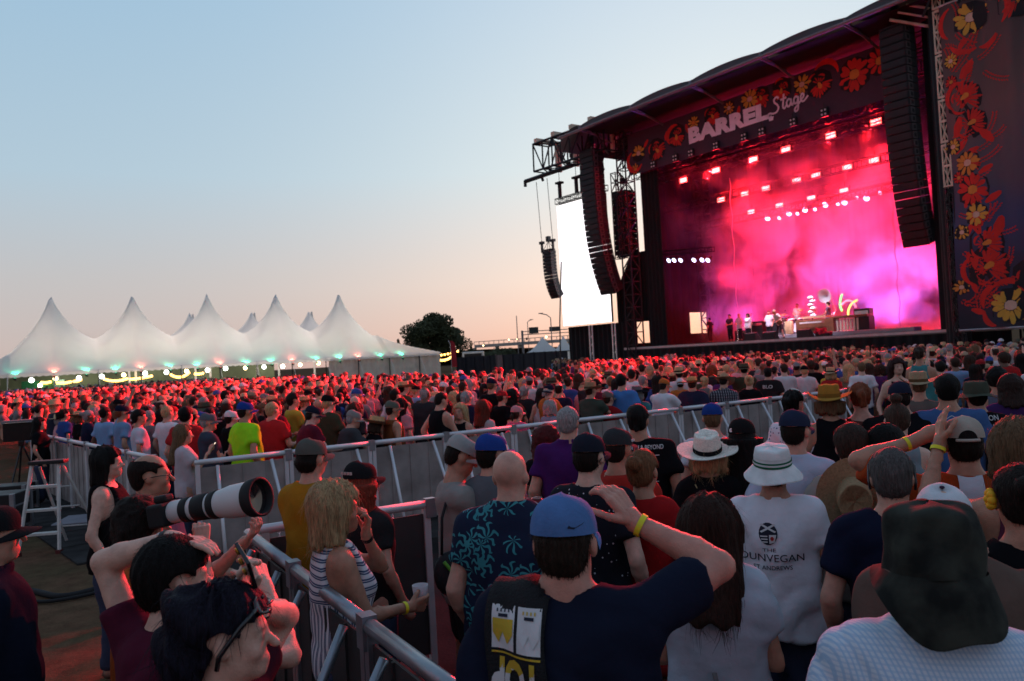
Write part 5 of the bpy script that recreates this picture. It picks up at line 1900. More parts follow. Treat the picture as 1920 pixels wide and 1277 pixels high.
def strands(P, Q, style, seed, n=700):
    """loose strands lying on and lifting off the hair surface, as thin ribbons"""
    rg = np.random.RandomState(seed)
    nrm = np.zeros_like(P)
    fn = np.cross(P[Q[:, 2]] - P[Q[:, 0]], P[Q[:, 3]] - P[Q[:, 1]])
    for k in range(4):
        np.add.at(nrm, Q[:, k], fn)
    nrm /= np.linalg.norm(nrm, axis=1)[:, None] + 1e-9
    i = rg.randint(0, len(P), n)
    p, nn = P[i], nrm[i]
    out = (p - np.array([0, -0.016, 0.02])) * nn
    keep = out.sum(1) > 0
    p, nn = p[keep], nn[keep]
    d = np.tile(np.array([0.0, -0.25, -1.0]), (len(p), 1)) + rg.normal(0, 0.35 if style in ('messy', 'curly', 'short', 'thick') else 0.12, (len(p), 3))
    t = d - nn * (d * nn).sum(1)[:, None]
    t /= np.linalg.norm(t, axis=1)[:, None] + 1e-9
    sh_ = style in ('short', 'thick', 'bun', 'topbun')
    L_ = rg.uniform(0.010 if sh_ else 0.03, 0.028 if sh_ else 0.12, len(p))[:, None]
    lift = rg.uniform(0.0, 0.0030, len(p))[:, None] * (1.0 if sh_ else 1.5)
    side = np.cross(t, nn)
    w = rg.uniform(0.0005, 0.0010, len(p))[:, None]
    bend = side * rg.normal(0, 0.12, (len(p), 1))
    c = [p - nn * 0.002, p + t * L_ * 0.5 + nn * (lift + 0.002) + bend * L_ * 0.3, p + t * L_ + nn * lift * 1.5 + bend * L_]
    V = np.concatenate([q + s_ * side * w * (0.35 if j == 2 else 1.0) for j, q in enumerate(c) for s_ in (-1, 1)])
    m = len(p)
    a = np.arange(m)
    F = np.concatenate([np.stack([a, a + m, a + 3 * m, a + 2 * m], 1), np.stack([a + 2 * m, a + 3 * m, a + 5 * m, a + 4 * m], 1)])
    return np.concatenate([P, V]), np.concatenate([Q, F + len(P)])

def pmesh(name, P, Q, m, smooth=True, tint=None):
    me = bpy.data.meshes.new(name)
    n, k = len(P), len(Q)
    me.vertices.add(n)
    me.vertices.foreach_set('co', np.ascontiguousarray(P, np.float32).ravel())
    me.loops.add(k * 4)
    me.loops.foreach_set('vertex_index', np.ascontiguousarray(Q, np.int32).ravel())
    me.polygons.add(k)
    me.polygons.foreach_set('loop_start', np.arange(0, k * 4, 4, dtype=np.int32))
    try:
        me.polygons.foreach_set('loop_total', np.full(k, 4, np.int32))
    except Exception:
        pass
    if smooth:
        me.polygons.foreach_set('use_smooth', np.ones(k, bool))
    me.update(calc_edges=True)
    if tint is not None:
        a = me.attributes.new('tint', 'FLOAT_COLOR', 'POINT')
        a.data.foreach_set('color', np.ascontiguousarray(tint, np.float32).ravel())
    for mm in (m if isinstance(m, (list, tuple)) else [m]):
        me.materials.append(mm)
    return me

# ------------------------------------------------------------------ materials of people
def skin_material():
    m = mat('skin', objcol=True, rough=0.52, vary=0.16, scale=22, bump=0.25, bscale=160, spec=0.35)
    N, L = m.node_tree.nodes, m.node_tree.links
    b_ = N['Principled BSDF']
    src = b_.inputs['Base Color'].links[0].from_socket
    a = N.new('ShaderNodeAttribute')
    a.attribute_name = 'tint'
    mx = N.new('ShaderNodeVectorMath')
    mx.operation = 'MULTIPLY'
    L.new(src, mx.inputs[0])
    L.new(a.outputs['Color'], mx.inputs[1])
    L.new(mx.outputs[0], b_.inputs['Base Color'])
    b_.inputs['Subsurface Weight'].default_value = 0.0
    return m
SKIN = skin_material()
CLOTH = mat('shirt_cloth', objcol=True, rough=0.9, vary=0.10, scale=7, bump=0.55, bscale=22, spec=0.05)
DENIM = mat('trouser_cloth', objcol=True, rough=0.9, vary=0.18, scale=9, bump=0.3, bscale=60, spec=0.15)
HAIR = mat('hair', objcol=True, rough=0.62, vary=0.5, scale=150, bump=1.0, bscale=210, spec=0.13, stretch=(1.0, 1.0, 0.10))
HATM = mat('hat_cloth', objcol=True, rough=0.9, vary=0.12, scale=14, bump=0.3, bscale=120, spec=0.06)
def straw_material():
    m = mat('straw', objcol=True, rough=0.8, vary=0.22, scale=70, bump=0.6, bscale=150, spec=0.2, stretch=(1, 1, 3))
    return m
STRAW = straw_material()

def node_mat(name, fn, rough=0.9):
    """a cloth whose printed pattern is built by fn(nodes, links, object-coordinate socket) -> colour socket"""
    m = bpy.data.materials.new(name)
    m.use_nodes = True
    N, L = m.node_tree.nodes, m.node_tree.links
    b_ = N['Principled BSDF']
    b_.inputs['Roughness'].default_value = rough
    b_.inputs['Specular IOR Level'].default_value = 0.15
    tc = N.new('ShaderNodeTexCoord')
    L.new(fn(N, L, tc.outputs['Object']), b_.inputs['Base Color'])
    no = N.new('ShaderNodeTexNoise')
    no.inputs['Scale'].default_value = 26
    L.new(tc.outputs['Object'], no.inputs['Vector'])
    bp = N.new('ShaderNodeBump')
    bp.inputs['Strength'].default_value = 0.35
    bp.inputs['Distance'].default_value = 0.01
    L.new(no.outputs[0], bp.inputs['Height'])
    L.new(bp.outputs[0], b_.inputs['Normal'])
    return m
def nmath(N, L, op, a, b=None, c=None):
    n = N.new('ShaderNodeMath')
    n.operation = op
    for i, v in enumerate((a, b, c)):
        if v is None:
            continue
        if isinstance(v, (int, float)):
            n.inputs[i].default_value = v
        else:
            L.new(v, n.inputs[i])
    return n.outputs[0]
def nmix(N, L, fac, c0, c1):
    n = N.new('ShaderNodeMix')
    n.data_type = 'RGBA'
    L.new(fac, n.inputs[0])
    for i, c in ((6, c0), (7, c1)):
        if isinstance(c, tuple):
            n.inputs[i].default_value = (*c, 1)
        else:
            L.new(c, n.inputs[i])
    return n.outputs[2]
def grid_pattern(c0, c1, c2, fx, fz, wx=0.5, wz=0.5):
    def fn(N, L, co):
        s = N.new('ShaderNodeSeparateXYZ')
        L.new(co, s.inputs[0])
        a = nmath(N, L, 'GREATER_THAN', nmath(N, L, 'FRACT', nmath(N, L, 'MULTIPLY', nmath(N, L, 'ADD', s.outputs[0], nmath(N, L, 'MULTIPLY', s.outputs[1], 0.7)), fx)), wx)
        b_ = nmath(N, L, 'GREATER_THAN', nmath(N, L, 'FRACT', nmath(N, L, 'MULTIPLY', s.outputs[2], fz)), wz)
        m1 = nmix(N, L, a, c0, c1)
        return nmix(N, L, nmath(N, L, 'MULTIPLY', b_, 0.55), m1, c2)
    return fn
CHECK = node_mat('blue_check_cloth', grid_pattern((0.60, 0.66, 0.74), (0.38, 0.52, 0.68), (0.34, 0.49, 0.66), 85, 85, 0.6, 0.6))
PLAID = node_mat('dark_plaid_cloth', grid_pattern((0.03, 0.035, 0.05), (0.32, 0.32, 0.36), (0.02, 0.02, 0.03), 22, 20, 0.7, 0.5))
PLAID2 = node_mat('blue_plaid_cloth', grid_pattern((0.10, 0.14, 0.26), (0.45, 0.45, 0.52), (0.06, 0.07, 0.14), 18, 18, 0.66, 0.5))
def stripe_fn(N, L, co):
    s = N.new('ShaderNodeSeparateXYZ')
    L.new(co, s.inputs[0])
    no = N.new('ShaderNodeTexNoise')
    no.inputs['Scale'].default_value = 3.0
    L.new(co, no.inputs['Vector'])
    up = nmath(N, L, 'GREATER_THAN', s.outputs[2], 1.16)
    zz = nmath(N, L, 'MULTIPLY', nmath(N, L, 'ADD', s.outputs[2], nmath(N, L, 'MULTIPLY', no.outputs[0], 0.02)), 26.0)
    ang = nmath(N, L, 'MULTIPLY', nmath(N, L, 'ARCTAN2', s.outputs[0], s.outputs[1]), 5.2)
    v = N.new('ShaderNodeMix')
    L.new(up, v.inputs[0])
    L.new(ang, v.inputs[2])
    L.new(zz, v.inputs[3])
    fr = nmath(N, L, 'FRACT', v.outputs[0])
    a = nmath(N, L, 'GREATER_THAN', fr, 0.52)
    thin = nmath(N, L, 'LESS_THAN', nmath(N, L, 'ABSOLUTE', nmath(N, L, 'SUBTRACT', fr, 0.75)), 0.05)
    c = nmix(N, L, a, (0.62, 0.62, 0.66), (0.055, 0.085, 0.16))
    return nmix(N, L, thin, c, (0.45, 0.46, 0.52))
STRIPES = node_mat('navy_white_stripes', stripe_fn)
def octo_fn(N, L, co):
    """teal sea creatures: round heads with wavy arms, one per cell"""
    no = N.new('ShaderNodeTexNoise')
    no.inputs['Scale'].default_value = 9
    L.new(co, no.inputs['Vector'])
    vo = N.new('ShaderNodeTexVoronoi')
    vo.inputs['Scale'].default_value = 8.5
    vo.inputs['Randomness'].default_value = 0.65
    L.new(co, vo.inputs['Vector'])
    sub = N.new('ShaderNodeVectorMath')
    sub.operation = 'SUBTRACT'
    sc = N.new('ShaderNodeVectorMath')
    sc.operation = 'SCALE'
    sc.inputs['Scale'].default_value = 1.0
    L.new(co, sc.inputs[0])
    L.new(sc.outputs[0], sub.inputs[0])
    L.new(vo.outputs['Position'], sub.inputs[1])
    s = N.new('ShaderNodeSeparateXYZ')
    L.new(sub.outputs[0], s.inputs[0])
    an = nmath(N, L, 'ARCTAN2', s.outputs[0], s.outputs[2])
    d = vo.outputs['Distance']
    # arms: spokes whose angle swirls with distance
    sw = nmath(N, L, 'ADD', nmath(N, L, 'MULTIPLY', an, 7.0), nmath(N, L, 'MULTIPLY', nmath(N, L, 'SINE', nmath(N, L, 'ADD', nmath(N, L, 'MULTIPLY', d, 16.0), an)), 1.5))
    arm = nmath(N, L, 'GREATER_THAN', nmath(N, L, 'SINE', sw), nmath(N, L, 'MULTIPLY_ADD', d, 2.2, -0.55))
    arm = nmath(N, L, 'MULTIPLY', arm, nmath(N, L, 'LESS_THAN', d, 0.60))
    head = nmath(N, L, 'LESS_THAN', d, 0.20)
    tot = nmath(N, L, 'MAXIMUM', arm, head)
    shade = nmix(N, L, no.outputs[0], (0.02, 0.14, 0.17), (0.06, 0.30, 0.33))
    return nmix(N, L, tot, (0.010, 0.016, 0.040), shade)
OCTO = node_mat('octopus_print_cloth', octo_fn)
def fleck_fn(c0, c1, scale=26, th=0.13):
    def fn(N, L, co):
        vo = N.new('ShaderNodeTexVoronoi')
        vo.inputs['Scale'].default_value = scale
        L.new(co, vo.inputs['Vector'])
        return nmix(N, L, nmath(N, L, 'LESS_THAN', vo.outputs['Distance'], th), c0, c1)
    return fn
FLECK = node_mat('dark_flecked_cloth', fleck_fn((0.010, 0.011, 0.018), (0.5, 0.5, 0.55)))
DOTS = node_mat('white_dotted_cloth', fleck_fn((0.62, 0.62, 0.68), (0.08, 0.10, 0.2), 30, 0.25))
def camo_fn(N, L, co):
    no = N.new('ShaderNodeTexNoise')
    no.inputs['Scale'].default_value = 14
    no.inputs['Detail'].default_value = 5
    L.new(co, no.inputs['Vector'])
    cr = N.new('ShaderNodeValToRGB')
    e = cr.color_ramp.elements
    e[0].position, e[0].color = 0.35, (0.010, 0.011, 0.010, 1)
    e[1].position, e[1].color = 0.68, (0.040, 0.043, 0.034, 1)
    L.new(no.outputs[0], cr.inputs[0])
    return cr.outputs[0]
CAMO = node_mat('washed_olive_cloth', camo_fn)

# ------------------------------------------------------------------ hats, in head space
def cap_parts(seed=0, big=1.0):
    """dome, peak and button of a baseball cap; the peak points to +y"""
    d = MB()
    n, m = 20, 7
    def dome(u, v):
        a = 2 * PI * u
        e = v * PI / 2
        rx, ry, rz = 0.091 * big, 0.112 * big, 0.098 * big
        cz = math.cos(e) ** 0.66
        seam = 1 - 0.012 * (abs(math.cos(3 * a)) ** 18)
        front = 0.012 * max(0, math.sin(a)) * math.sin(2 * e)
        base = 0.030 - 0.012 * math.sin(a)
        return (rx * cz * math.cos(a) * seam, -0.012 + ry * cz * math.sin(a) * seam + front, base + rz * math.sin(e) + 0.006 * max(0, math.sin(a)) * math.sin(2 * e))
    d.sheet(dome, n * 2, m)
    b = MB()
    def peak(u, v):
        a = PI * (0.5 + (u - 0.5) * 0.86)
        x, y = 0.090 * math.cos(a), -0.012 + 0.110 * math.sin(a)
        ext = 0.078 * (1 - (2 * u - 1) ** 4) ** 0.6
        zz = 0.020 - 0.030 * (2 * u - 1) ** 2 - 0.010 * v
        return (x * (1 + 0.05 * v), y + ext * v, zz)
    nb = len(b.v)
    b.sheet(peak, 18, 4)
    b.sheet(lambda u, v: tuple(np.array(peak(1 - u, v)) - np.array((0, 0, 0.004))), 18, 4)
    t = MB()
    t.ball((0, -0.012, 0.128 * (0.8 + 0.2 * big)), 0.009, 8, 4, (1, 1, 0.6))
    return d, b, t
def brim_hat(kind, seed=0):
    """crown, brim and band of a hat with a brim all round"""
    rg = random.Random(seed)
    ph = rg.uniform(0, 6)
    P_ = dict(fedora=(0.094, 0.120, 0.130, 0.212, 0.012, 0.25), straw=(0.092, 0.116, 0.115, 0.205, 0.014, 0.5), cowboy=(0.092, 0.116, 0.125, 0.20, 0.055, 0.35), bucket=(0.098, 0.117, 0.100, 0.160, -0.045, 0.0), boonie=(0.102, 0.122, 0.110, 0.178, -0.020, 0.0), sun=(0.093, 0.115, 0.110, 0.25, 0.01, 0.3))[kind]
    rx, ry, hc, br, lift, dent = P_
    zb = 0.035 if kind not in ('bucket', 'boonie') else 0.032
    c = MB()
    def crown(u, v):
        a = 2 * PI * u
        if v < 0.72:
            t = v / 0.72
            k, z = 1 - 0.12 * t ** 2 - (0.05 if kind == 'fedora' else 0) * t, hc * t * 0.92
        else:
            t = (v - 0.72) / 0.28
            k, z = (0.88 - (0.05 if kind == 'fedora' else 0)) * (1 - t ** 1.6) , hc * (0.92 + 0.08 * math.sin(t * PI / 2))
            z -= dent * 0.10 * t ** 0.8
        pin = 1 - (0.16 if kind in ('fedora', 'cowboy') else 0.03) * max(0, math.sin(a)) ** 2 * min(1, v * 1.2)
        return (rx * k * math.cos(a) * pin, -0.012 + ry * k * math.sin(a), zb + z + 0.003 * math.sin(5 * a + ph))
    c.sheet(crown, 32, 12)
    b = MB()
    def brim(u, v):
        a = 2 * PI * u
        ex = br - 0.105
        wv = 0.006 * math.sin(3 * a + ph) + (0.010 * math.sin(2 * a + ph * 2) if kind in ('straw', 'sun') else 0)
        if kind == 'cowboy':
            zz = lift * abs(math.cos(a)) ** 2.2 * v ** 1.6 - 0.02 * v * abs(math.sin(a))
        elif kind == 'boonie':
            zz = -0.030 * v + 0.115 * v ** 1.2 * max(0, math.cos(a)) ** 3 * 0.0 + 0.018 * v * math.sin(2 * a + ph)
        elif kind == 'bucket':
            zz = -0.062 * v
        else:
            zz = lift * (v ** 2) * (0.4 + 0.8 * abs(math.cos(a))) - 0.016 * v * math.sin(a)
        return ((rx + ex * v) * math.cos(a), -0.012 + (ry + ex * v * 1.02) * math.sin(a), zb + 0.002 + zz + wv * v)
    b.sheet(brim, 36, 5)
    b.sheet(lambda u, v: tuple(np.array(brim(1 - u, v)) - np.array((0, 0, 0.005))), 36, 5)
    d = MB()
    d.sheet(lambda u, v: ((rx + 0.003 - 0.002 * v) * math.cos(2 * PI * u), -0.012 + (ry + 0.003 - 0.002 * v) * math.sin(2 * PI * u), zb + 0.004 + 0.030 * v), 32, 2)
    return c, b, d

_hat_cache = {}
def hat_meshes(kind, m, seed=0):
    key = (kind, m.name, seed)
    if key not in _hat_cache:
        if kind == 'cap':
            d, b_, t = cap_parts(seed)
            _hat_cache[key] = (d.mesh('cap', m, True), b_.mesh('peak', m, True), t.mesh('button', m, True))
        else:
            c, b_, d = brim_hat(kind, seed)
            _hat_cache[key] = (c.mesh('hat', m, True), b_.mesh('brim', m, True), d.mesh('hat_band', HATM, True))
    return _hat_cache[key]

def head_matrix(B):
    M = Matrix.Identity(4)
    for i in range(3):
        for j in range(3):
            M[i][j] = B.Rh[i][j] * B.hs
        M[i][3] = B.head[i]
    return M
def col4(c):
    return (c[0], c[1], c[2], 1.0)
def add_hat(parent, M, kind, c, m=None, band=None, back=False, seed=0, peak=None, tiltx=0.0, up=0.0, yaw=0.0):
    m = m or (STRAW if kind in ('straw', 'sun') else HATM)
    a, b_, d = hat_meshes(kind, m, seed)
    h = mobj('cap' if kind == 'cap' else 'hat', a, parent)
    RM = Matrix.Rotation((PI if back else 0) + yaw, 4, 'Z')
    h.matrix_local = M @ Matrix.Translation((0, 0, up)) @ Matrix.Rotation(tiltx, 4, 'X') @ RM
    h.color = col4(c)
    p = mobj('peak' if kind == 'cap' else 'brim', b_, h)
    p.color = col4(peak or c)
    if kind == 'cap':
        q = mobj('button', d, h)
        q.color = col4(peak or c)
    elif band is not None:
        q = mobj('hat_band', d, h)
        q.color = col4(band)
    return h
def drape_print(parts, target, parent, name, y_sign=-1, lift=0.004):
    """lay flat letters or shapes (lists of 2-D points x,z with faces and a material) onto the back of a shirt mesh"""
    me = target.data
    bv = BVHTree.FromPolygons([v.co for v in me.vertices], [tuple(p.vertices) for p in me.polygons])
    out = []
    for pts, faces, m in parts:
        bm = bmesh.new()
        vs = [bm.verts.new((p[0], 0, p[1])) for p in pts]
        for f in faces:
            try:
                bm.faces.new([vs[i] for i in f])
            except ValueError:
                pass
        bmesh.ops.triangulate(bm, faces=bm.faces[:])
        for _ in range(3):
            ed = [e for e in bm.edges if e.calc_length() > 0.02]
            if not ed:
                break
            bmesh.ops.subdivide_edges(bm, edges=ed, cuts=1)
            bmesh.ops.triangulate(bm, faces=[f for f in bm.faces if len(f.verts) > 3])
        for v in bm.verts:
            hit = bv.ray_cast(Vector((v.co.x, y_sign * 2.0, v.co.z)), Vector((0, -y_sign, 0)))
            y = hit[0].y if hit[0] is not None else 0.0
            v.co.y = y + y_sign * lift
        me2 = bpy.data.meshes.new(name)
        bm.to_mesh(me2)
        bm.free()
        me2.materials.append(m)
        o = mobj(name, me2, parent)
        out.append(o)
    return out

# ------------------------------------------------------------------ the people in the foreground, one by one
STAGE_C = SL(-10, 3, 0)
WHITE, BLACK, NAVY, GREY = (0.62, 0.63, 0.68), (0.007, 0.007, 0.009), (0.009, 0.012, 0.030), (0.18, 0.18, 0.19)
CHAR, MAROON, RED_, TEAL = (0.045, 0.046, 0.052), (0.11, 0.013, 0.028), (0.36, 0.02, 0.022), (0.03, 0.16, 0.17)
OLIVE, TAN, LBLUE, BLUE_ = (0.06, 0.065, 0.04), (0.36, 0.28, 0.20), (0.36, 0.43, 0.55), (0.035, 0.085, 0.26)
H_BLACK, H_BROWN, H_DK, H_BLOND, H_GREY, H_RED, H_LBR = (0.006, 0.005, 0.005), (0.034, 0.019, 0.013), (0.013, 0.0085, 0.007), (0.42, 0.29, 0.15), (0.26, 0.25, 0.25), (0.17, 0.045, 0.02), (0.13, 0.075, 0.04)
SK, SK_TAN, SK_DK, SK_PALE = (0.50, 0.265, 0.190), (0.40, 0.200, 0.130), (0.12, 0.058, 0.036), (0.57, 0.345, 0.265)
JEANS, DARKP, KHAKI = (0.03, 0.04, 0.075), (0.012, 0.012, 0.016), (0.22, 0.17, 0.11)
A_DOWN = dict(to=(0.235, 0.05, 0.90), pole=(0.5, -1, 0))
A_FWD = dict(to=(0.06, 0.27, 1.08), pole=(1, -0.5, -0.6))
A_FOLD = dict(to=(-0.08, 0.22, 1.16), pole=(1, -0.3, -0.7))
A_PHONE = dict(to=(0.06, 0.30, 1.36), pole=(0.6, -0.2, -1))
A_CUP = dict(to=(0.16, 0.27, 1.13), pole=(0.7, -0.8, -0.8))
A_HIP = dict(to=(0.20, -0.02, 0.99), pole=(1, -0.6, 0))
A_HEAD = dict(to=(0.17, 0.12, 1.64), pole=(1, -0.1, -0.2), dir=(-0.6, 0.1, 0.5))
A_UP = dict(to=(0.18, 0.22, 1.90), pole=(1, 0.3, -0.2))

BZ = 1.22                          # height of the barrier rails
MA, MBp = atz(365, 868, BZ), atz(1530, 738, BZ)
def rail_depth(px):
    d = ray(px, 700)
    k = d.x / d.y
    e = MBp - MA
    t = (k * MA.y - MA.x) / (e.x - k * e.y)
    return MA.y + t * e.y
def face_angle(p, to=STAGE_C):
    return math.atan2(-(to[0] - p[0]), to[1] - p[1])
HEROES = {}
def hero(key, label, px, py, D, hair=None, hat=None, shirt=None, skin=SK, trousers=JEANS, turn=0.0, face=None, res=1.0, tank=False, hem=0.80, neck='crew', long=False, shorts=False, wrinkle=1.0, loose=0.0, legs=True, skirt=False, seed=None, group=None, shirt_name='shirt', **bk):
    """one person: placed so that the head is seen at (px, py) at depth D; the height follows from that"""
    seed = (len(HEROES) * 13 + 5) if seed is None else seed
    if group == 'rail':
        D = max(D * 0.90, rail_depth(px) + 0.5)
        group = 'people leaning on the far side of the middle barrier'
    P = at(px, py, D)
    b0 = Body(h=1.75, **bk)
    h = 1.75 * P.z / b0.head[2]
    B = Body(h=h, **bk)
    rz = (face_angle(P) if face is None else R_(-face)) + R_(turn)
    c, s_ = math.cos(rz), math.sin(rz)
    hx, hy = B.head[0], B.head[1]
    loc = (P.x - (hx * c - hy * s_), P.y - (hx * s_ + hy * c), 0.0)
    near = D < 2.8
    Ps, Q, T = B.skin(res * (0.9 if near else 1.15 if D < 5 else 1.4 if D < 8 else 1.9), fingers=True, legs=legs)
    body = mobj('person', pmesh('person', Ps, Q, SKIN, True, T), None, loc, (0, 0, rz))
    body.color = col4(skin)
    tag(body, label, 'person', group)
    out = dict(B=B, body=body, loc=Vector(loc), rz=rz, h=h)
    if shirt is not None:
        m = CLOTH if isinstance(shirt, tuple) else shirt
        Ps, Q = B.shirt(res=res * (0.8 if near else 1.05 if D < 5 else 1.4 if D < 8 else 1.9), seed=seed, tank=tank, hem=hem, neck=neck, long=long, wrinkle=wrinkle, loose=loose)
        so = mobj(shirt_name, pmesh(shirt_name, Ps, Q, m), body)
        if isinstance(shirt, tuple):
            so.color = col4(shirt)
        out['shirt'] = so
    Ps, Q = B.trousers(shorts=shorts, skirt=skirt, top=max(0.5, hem + 0.05), res=1.0 if D < 4.5 else 1.6)
    o = mobj('shorts' if shorts else 'skirt' if skirt else 'trousers', pmesh('trousers', Ps, Q, DENIM), body)
    o.color = col4(trousers)
    M = head_matrix(B)
    out['M'] = M
    if hair:
        st_, c_ = hair[0], hair[1]
        kw = hair[2] if len(hair) > 2 else {}
        Ps, Q = hair_mesh(st_, seed, res=(0.78 if near else 1.05 if D < 5 else 1.35 if D < 8 else 1.7), hat=hat is not None, **kw)
        if D < 5.6 and st_ not in ('buzz', 'bald'):
            Ps, Q = strands(Ps, Q, st_, seed, (600 if st_ == 'messy' else 1300) if near else 800)
        o = mobj('hair', pmesh('hair', Ps, Q, HAIR), body)
        o.matrix_local = M
        o.color = col4(c_)
        out['hair'] = o
    if hat:
        out['hat'] = add_hat(body, M, **hat)
    HEROES[key] = out
    return out
def cap(c, **k):
    return dict(kind='cap', c=c, **k)

# --- left of the near barrier
hero('jacket', 'bearded man in dark navy jacket and cap cut off by the left picture edge', -14, 1004, 3.3, ('short', H_DK), cap((0.012, 0.012, 0.014)), (0.007, 0.010, 0.022), face=62, long=True, w=1.12, neck='collar')
hero('blackhair', 'woman with long black hair and black top beside the bald spot man', 203, 868, 6.2, ('long', H_BLACK, dict(length=0.16)), None, BLACK, skin=SK_PALE, face=78, fem=True, tank=True, w=1.1, neck='scoop')
hero('balding', 'balding bearded man with glasses and denim shirt behind the long white lens', 284, 892, 4.5, ('bald', H_DK, dict(vol=0.006)), None, (0.055, 0.075, 0.12), face=68, skin=SK_TAN, w=1.12, belly=0.05, neck='collar', R=A_FWD, L=A_FWD)
hero('photographer', 'photographer with dark curly hair and orange shirt holding the big white lens', 268, 985, 3.7, ('curly', H_DK, dict(vol=-0.012)), None, (0.36, 0.075, 0.02), face=70, w=1.1, R=dict(to=(0.02, 0.26, 1.50), pole=(0.8, 0, -1), fingers=True, curl=1.0), L=dict(to=(0.10, 0.44, 1.46), pole=(0.3, 0.2, -1), fingers=True, curl=0.9, palm=(0, 0, 1)))
hero('maroon', 'person in maroon T-shirt with one bare arm raised over the brow', 330, 1086, 2.55, ('thick', H_BLACK), None, (0.075, 0.012, 0.028), face=26, fem=True, w=1.15, skin=SK_PALE, sleeve=0.5, pitch=-0.05, yaw=-0.4,
     L=dict(ud=(0.13, -0.02, 0.30), fd=(-0.25, 0.05, 0.075), fingers=True, curl=0.35, dir=(-0.9, 0.35, -0.12), palm=(0, 0, -1)), R=dict(to=(0.05, 0.34, 1.50), pole=(0.8, 0.0, -1), fingers=True, curl=0.8))
hero('bunwoman', 'dark haired woman in profile with sunglasses pushed up, at the bottom left', 430, 1192, 2.05, ('messy', (0.010, 0.009, 0.018)), None, (0.05, 0.012, 0.022), face=72, fem=True, w=1.05, skin=SK_PALE, yaw=-0.08, pitch=0.0,
     L=dict(to=(0.11, 0.075, 1.655), pole=(1.0, 0.35, -0.45), fingers=True, curl=1.0, dir=(-0.1, -0.32, 0.9), palm=(-0.3, 1, 0.3)), R=dict(to=(0.12, 0.18, 1.0), pole=(0.7, -0.8, -0.5)))
# --- between the barriers
hero('blonde', 'blonde woman in a blue and white striped sleeveless top holding a cup', 632, 955, 4.0, ('long', (0.36, 0.235, 0.12), dict(length=0.15, vol=0.006)), None, STRIPES, skin=SK_TAN, face=66, fem=True, w=1.06, tank=True, hem=0.82, loose=0.012, hs=1.07,
     R=dict(to=(0.10, 0.33, 1.10), pole=(0.55, -0.9, -0.9), fingers=True, curl=0.9, palm=(-1, 0, 0.2)), L=dict(to=(0.02, 0.155, 1.47), pole=(0.55, 0.5, -1), fingers=True, curl=1.0, dir=(-0.1, 0.12, 1), palm=(0, -1, 0)))
hero('mustard', 'man in mustard yellow T-shirt and grey cap at the barrier corner', 586, 860, 5.2, ('thick', H_DK), cap((0.085, 0.085, 0.075)), (0.34, 0.155, 0.014), turn=-4, hem=0.70, loose=0.02, w=1.08, R=A_FWD, L=A_FWD)
hero('redcurl', 'woman with red curly hair under a black cap behind the blonde woman', 678, 905, 4.9, ('curly', (0.20, 0.035, 0.02)), cap((0.012, 0.012, 0.014)), (0.02, 0.02, 0.022), fem=True, turn=-12, w=1.05)
hero('beige', 'man in beige T-shirt and grey cap looking down, bag at his side', 866, 856, 5.2, ('short', H_DK), cap((0.30, 0.30, 0.29)), (0.25, 0.24, 0.225), face=72, pitch=-0.40, skin=SK_TAN, shorts=True, trousers=(0.02, 0.02, 0.024), hem=0.74, R=A_PHONE, L=A_PHONE)
hero('bluecap2', 'man in grey polo shirt and royal blue cap with white front', 924, 852, 5.05, ('short', H_DK), cap((0.018, 0.05, 0.24), peak=(0.018, 0.05, 0.24)), (0.10, 0.11, 0.125), turn=-22, neck='collar', w=1.08)
hero('octopus', 'bald man in dark shirt printed with teal octopuses', 958, 892, 3.85, None, None, OCTO, skin=(0.50, 0.27, 0.20), w=1.22, belly=0.07, neck='collar', hem=0.74, loose=0.015, turn=4, hs=1.03, R=dict(to=(0.10, 0.30, 1.34), pole=(0.8, -0.3, -1)), L=A_DOWN)
hero('purple', 'grey haired man in purple polo shirt by the middle barrier', 1066, 793, 6.4, ('short', H_GREY, dict(vol=0.004)), None, (0.055, 0.012, 0.095), w=1.2, belly=0.05, neck='collar', turn=4)
hero('maroonhair', 'person with dark red curly hair just left of the purple shirt', 1026, 826, 7.2, ('curly', (0.07, 0.010, 0.012)), None, BLACK, fem=True)
hero('glasses', 'man in dark flecked shirt with navy cap and glasses', 1106, 856, 4.5, ('short', H_DK), cap((0.014, 0.017, 0.028)), FLECK, w=1.0, turn=-10, skin=SK_PALE)
hero('redtee', 'man in plain red T-shirt and charcoal cap with a small white badge', 1160, 842, 5.0, ('buzz', H_DK), cap((0.030, 0.032, 0.036)), (0.34, 0.030, 0.022), skin=SK_TAN, turn=-14, w=1.05)
hero('tourtee', 'man with a long dark braid and black tour T-shirt with white lettering', 1196, 788, 6.3, ('braid', H_BLACK, dict(length=0.26)), None, BLACK, w=1.22, turn=6, skin=SK_TAN, hem=0.74)
hero('redbun', 'woman with auburn hair bun in sleeveless red dress', 1206, 884, 4.6, ('bun', (0.17, 0.075, 0.035)), None, (0.30, 0.012, 0.014), fem=True, w=1.02, skin=SK_TAN, turn=-8, tank=False, hem=0.55, sleeve=0.4, trousers=(0.30, 0.012, 0.014), skirt=True)
hero('panama', 'woman in black top wearing a cream panama hat with black band', 1327, 852, 5.4, ('bob', H_BLOND), dict(kind='fedora', c=(0.74, 0.69, 0.60), band=(0.008, 0.008, 0.010), m=STRAW, tiltx=0.26), BLACK, fem=True, w=1.05, skin=SK_PALE, turn=6, R=A_CUP)
hero('royalcap', 'man in white T-shirt and royal blue cap with red peak at the middle barrier', 1336, 784, 7.0, ('short', H_LBR), cap((0.014, 0.045, 0.22), peak=(0.30, 0.02, 0.03)), (0.50, 0.53, 0.58), turn=4)
